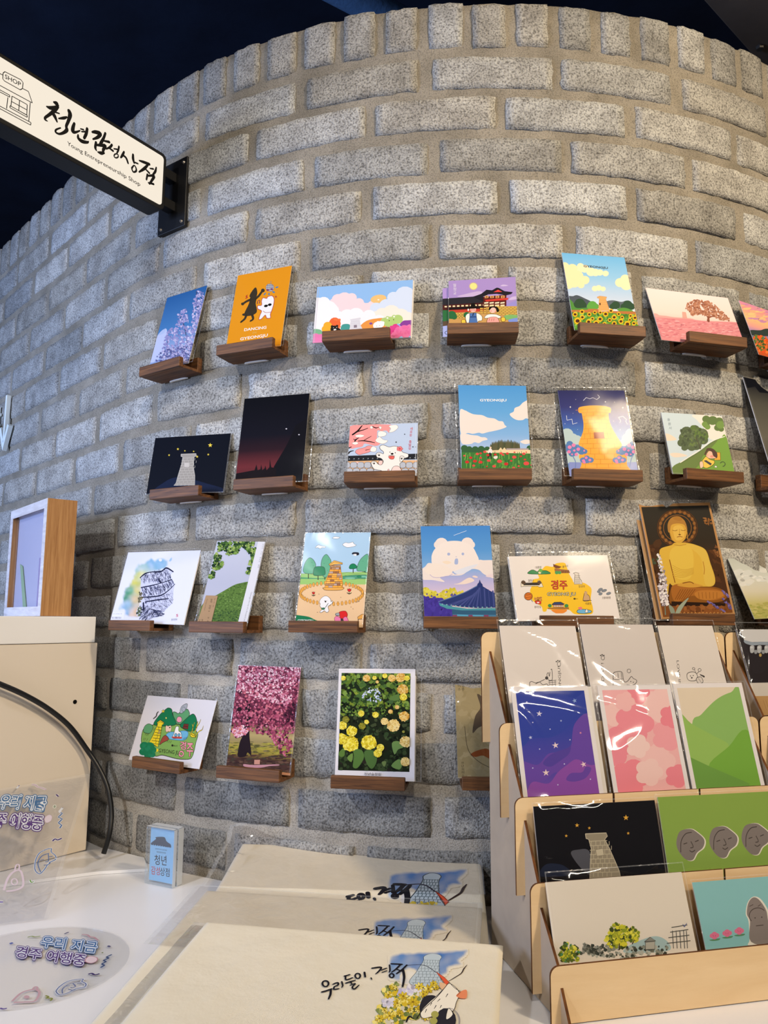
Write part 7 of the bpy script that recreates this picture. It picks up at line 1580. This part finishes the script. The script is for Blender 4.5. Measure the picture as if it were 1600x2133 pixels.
def board_sheet():
    z = TZ+0.0004
    pts = [hit_plane(p, V((0, 0, TZ)), V((0, 0, 1))) for p in ((216, 1772), (300, 1793), (308, 1816), (205, 1822), (110, 1834), (60, 1822))]
    c = sum(pts, V())/len(pts); mw = Matrix.Translation((c.x, c.y, z))
    Lp = [(p.x-c.x, p.y-c.y) for p in pts[:4]]
    e = V((pts[3].x-pts[0].x, pts[3].y-pts[0].y, 0))
    Lp += [(pts[3].x-c.x-0.13, pts[3].y-c.y-0.035), (pts[0].x-c.x-0.10, pts[0].y-c.y-0.165+0.03)]
    pp = [pts[0], pts[1], pts[2], pts[3]]
    d = (pts[0]-pts[1]).normalized(); far = pts[3]+V((-0.20, -0.10, 0)); far2 = PA+PU*(-0.42)
    Q = [pts[0], pts[1], pts[2], pts[3], V((far.x, far.y, 0)), V((far2.x-0.1, far2.y+0.05, 0))]
    o = plate('board_sheet', [(p.x-c.x, p.y-c.y) for p in Q], 0.0045, M_WHITE, None); o.matrix_world = mw
    tag(o, 'white board sheet lying on the table beneath the beige cabinet', 'board')
board_sheet()
def cable():
    off = PN*0.016
    pts = [hit_plane(p, PA+off, PN) for p in ((-60, 1402), (0, 1425), (50, 1447), (100, 1476), (145, 1513), (180, 1560))]
    for p, d in (((205, 1598), 1.33), ((224, 1640), 1.325), ((232, 1690), 1.315), ((228, 1735), 1.305), ((216, 1778), 1.30)):
        r = ray(p); pts.append(CAM+r*(d/r.y))
    pts[-1].z = max(pts[-1].z, TZ+0.008)
    q = [V(p) for p in crom([tuple(p) for p in pts], 6)]
    o = tube('power_cable', q, 0.0042, M_RUBBER, None, 12)
    tag(o, 'black cable arching from the left across the beige cabinet to table', 'cable')
cable()

# ------------------------------------------------------------------ blade sign
def blade_sign():
    P0, th = wall_pt(-0.5975, 0.0, 0)
    n = V((math.sin(th), -math.cos(th), 0)); x = -n; face = V((x.y, -x.x, 0))      # x runs towards the wall; face looks at the viewer
    z0 = 0.768
    mw = Matrix(((x.x, 0, face.x, P0.x), (x.y, 0, face.y, P0.y), (0, 1, 0, ZC+z0), (0, 0, 0, 1)))   # x to wall (0 = wall), y up, z to viewer
    t = empty('blade_sign', mw, 'backlit blade sign with brush lettering on a black wall bracket', 'sign')
    xr, xl, yb, yt = -0.036, -0.455, -0.054, 0.053
    T_ = 0.036
    plate('sign_box', round_rect(xl, xr, yb, yt, 0.010), T_, M_BLACKMETAL, t, lambda a, b, c: (a, b, -T_-0.001+c), 0.0015)
    plate('sign_face', round_rect(xl+0.007, xr-0.007, yb+0.0075, yt-0.0075, 0.006), 0.0007, M_SIGNFACE, t, lambda a, b, c: (a, b, -0.0009+c))
    plate('sign_face', round_rect(xl+0.007, xr-0.007, yb+0.0075, yt-0.0075, 0.006), 0.0007, M_SIGNFACE, t, lambda a, b, c: (a, b, -T_-0.0017+c))
    # bracket: plate flat on the wall, two arms
    wz = -T_/2-0.001
    box('wall_plate', -0.006, 0.0015, -0.072, 0.062, wz-0.037, wz+0.037, M_BLACKMETAL, t, 0.001)
    for y in (0.028, -0.028): box('bracket_arm', xr-0.002, -0.005, y-0.009, y+0.009, wz-0.009, wz+0.009, M_BLACKMETAL, t, 0.001)
    box('bracket_plate', xr, xr+0.004, -0.036, 0.036, wz-0.012, wz+0.012, M_BLACKMETAL, t, 0.0006)
    for y in (0.052, -0.062):
        for z in (wz-0.028, wz+0.028):
            k = 12; vs = [(-0.0062, y+0.0035*math.cos(2*pi*i/k), z+0.0035*math.sin(2*pi*i/k)) for i in range(k)]+[(-0.0085, y+0.0022*math.cos(2*pi*i/k), z+0.0022*math.sin(2*pi*i/k)) for i in range(k)]
            mesh('screw', vs, [(i, (i+1) % k, k+(i+1) % k, k+i) for i in range(k)]+[tuple(range(2*k-1, k-1, -1))], M_STEEL, t, smooth=False)
    A = Art(mw, 'SG', (xl+0.008, xr-0.008, yb+0.008, yt-0.008))
    A.box = (-0.25, -0.05, yb, yt); A.zoom('SG')
    K = '#0d0a0c'
    b = lambda L_: A.B([(x_, y_, w_*1.22) for x_, y_, w_ in L_], K)
    b([(430, 432, 14), (448, 442, 26), (460, 455, 14)])
    b([(372, 466, 10), (400, 476, 20), (440, 468, 14), (462, 458, 10)]); b([(462, 468, 12), (430, 500, 20), (390, 530, 16), (360, 552, 14), (358, 568, 12), (376, 580, 6)]); b([(408, 512, 12), (430, 535, 22), (452, 585, 10)]); b([(428, 506, 10), (470, 520, 8)])
    b([(466, 560, 8), (505, 556, 16), (530, 548, 10)]); b([(548, 500, 22), (556, 530, 24), (542, 580, 18), (526, 620, 16), (530, 650, 20), (505, 672, 16), (470, 682, 12), (442, 668, 12), (446, 648, 10), (480, 634, 8)])
    b([(590, 598, 14), (580, 630, 20), (578, 662, 22), (600, 668, 14), (634, 656, 8)]); b([(640, 642, 8), (662, 648, 10)]); b([(648, 664, 8), (676, 664, 10)]); b([(692, 640, 16), (684, 680, 18), (668, 715, 16)]); b([(620, 690, 10), (622, 716, 18), (650, 740, 22), (690, 748, 16), (702, 742, 8)])
    b([(732, 668, 12), (760, 668, 22), (796, 680, 22), (776, 708, 18), (738, 724, 10)]); b([(836, 676, 14), (822, 715, 16), (800, 755, 18), (790, 770, 10)]); b([(820, 736, 10), (866, 746, 16)])
    b([(762, 748, 14), (756, 790, 16), (764, 812, 10)]); b([(764, 770, 12), (800, 772, 18), (836, 776, 18), (820, 806, 18), (818, 830, 14)]); b([(776, 826, 8), (800, 834, 20), (824, 832, 14)])
    b([(888, 768, 14), (874, 786, 14), (842, 802, 8)]); b([(868, 796, 10), (896, 816, 14)]); b([(904, 800, 8), (930, 804, 10)]); b([(944, 782, 12), (938, 812, 12), (928, 832, 10)]); A.ring((922, 856), 17, 16, 10, K)
    b([(984, 824, 12), (972, 850, 16), (958, 870, 10)]); b([(974, 850, 12), (1000, 872, 14), (1016, 914, 12)]); b([(1056, 846, 14), (1056, 880, 18), (1064, 912, 12)]); b([(1064, 906, 10), (1094, 918, 10)]); b([(1046, 952, 12), (1064, 932, 8), (1078, 950, 10), (1080, 976, 12), (1058, 984, 10), (1046, 960, 10)])
    b([(1106, 894, 10), (1140, 906, 18), (1184, 922, 18)]); b([(1176, 924, 12), (1146, 956, 18), (1104, 984, 10)]); b([(1150, 956, 10), (1184, 992, 14)]); b([(1190, 956, 8), (1216, 960, 12)]); b([(1240, 948, 10), (1232, 980, 16), (1214, 1004, 12)]); b([(1170, 1004, 14), (1162, 1044, 12)]); b([(1176, 1014, 12), (1222, 1016, 18), (1204, 1052, 16), (1186, 1078, 12)]); b([(1178, 1070, 10), (1218, 1080, 14)])
    A.T('Young Entrepreneurship Shop', (534, 770), (1112, 1098), (0, -33), K, 0.006)
    A.T('SHOP', (38, 240), (164, 306), (2, -34), K, 0.01)
    A.L([(38, 188), (165, 252), (183, 275), (178, 322), (160, 332), (35, 262), (22, 245), (24, 200), (38, 188)], 5, K)
    for q in ([(-260, 90), (-240, 80), (22, 215)], [(180, 322), (225, 345), (256, 436), (-60, 265), (-330, 120)], [(240, 432), (228, 580)], [(-60, 430), (245, 592), (243, 612), (-60, 450)], [(75, 372), (77, 390), (-60, 318)], [(75, 374), (-60, 300)], [(62, 392), (52, 482)], [(95, 382), (216, 450), (212, 532), (86, 462), (95, 382)], [(155, 416), (148, 498)], [(90, 424), (214, 492)], [(80, 458), (217, 536), (215, 550), (78, 474), (80, 458)], [(-10, 350), (-12, 450)]): A.L(q, 5, K)
    A.build('lettering', t, 0.0001, M_INK)
blade_sign()

# ------------------------------------------------------------------ raised white letters on the wall at the left edge
def wall_mark():
    s0 = -1.379; P, th = wall_pt(s0, 0.004, 0.0)
    u = V((math.cos(th), math.sin(th), 0)); n = V((math.sin(th), -math.cos(th), 0))
    mw = Matrix(((u.x, 0, n.x, P.x), (u.y, 0, n.y, P.y), (0, 1, 0, ZC), (0, 0, 0, 1)))
    t = empty('arrow_sign', mw, 'raised white down arrow fixed to the brick wall at the left edge', 'sign')
    box('shaft', -0.0042, 0.0042, 0.425, 0.545, 0, 0.010, M_LETTER, t, 0.0008)
    plate('arrow_head', [(0, 0.405), (0.034, 0.462), (0.024, 0.468), (0, 0.428), (-0.024, 0.468), (-0.034, 0.462)], 0.010, M_LETTER, t)
    def letters(s_, y, hgt, x1, label):
        tt = empty('wall_letter', mw, label, 'letter', 'raised white letters on the wall')
        vs, fs = text_geo(s_, 0.01); k = hgt/0.8; xr = max(v[0] for v in vs)
        bm = bmesh.new(); bv = [bm.verts.new(((v[0]-xr)*k+x1, v[1]*k+y, 0)) for v in vs]
        for f in fs:
            try: bm.faces.new([bv[i] for i in f])
            except ValueError: pass
        g = bmesh.ops.extrude_face_region(bm, geom=list(bm.faces))
        for e in g['geom']:
            if isinstance(e, bmesh.types.BMVert): e.co.z += 0.010
        bmesh.ops.recalc_face_normals(bm, faces=bm.faces)
        me = bpy.data.meshes.new('letter_body'); bm.to_mesh(me); bm.free(); me.materials.append(M_LETTER)
        o = bpy.data.objects.new('letter_body', me); COL.objects.link(o); o.parent = tt
    letters('함', 0.465, 0.062, -0.058, 'raised white Korean letter beside the arrow, upper line, cut by frame')
    letters('다', 0.402, 0.050, -0.060, 'raised white Korean letter beside the arrow, lower line, cut by frame')
wall_mark()
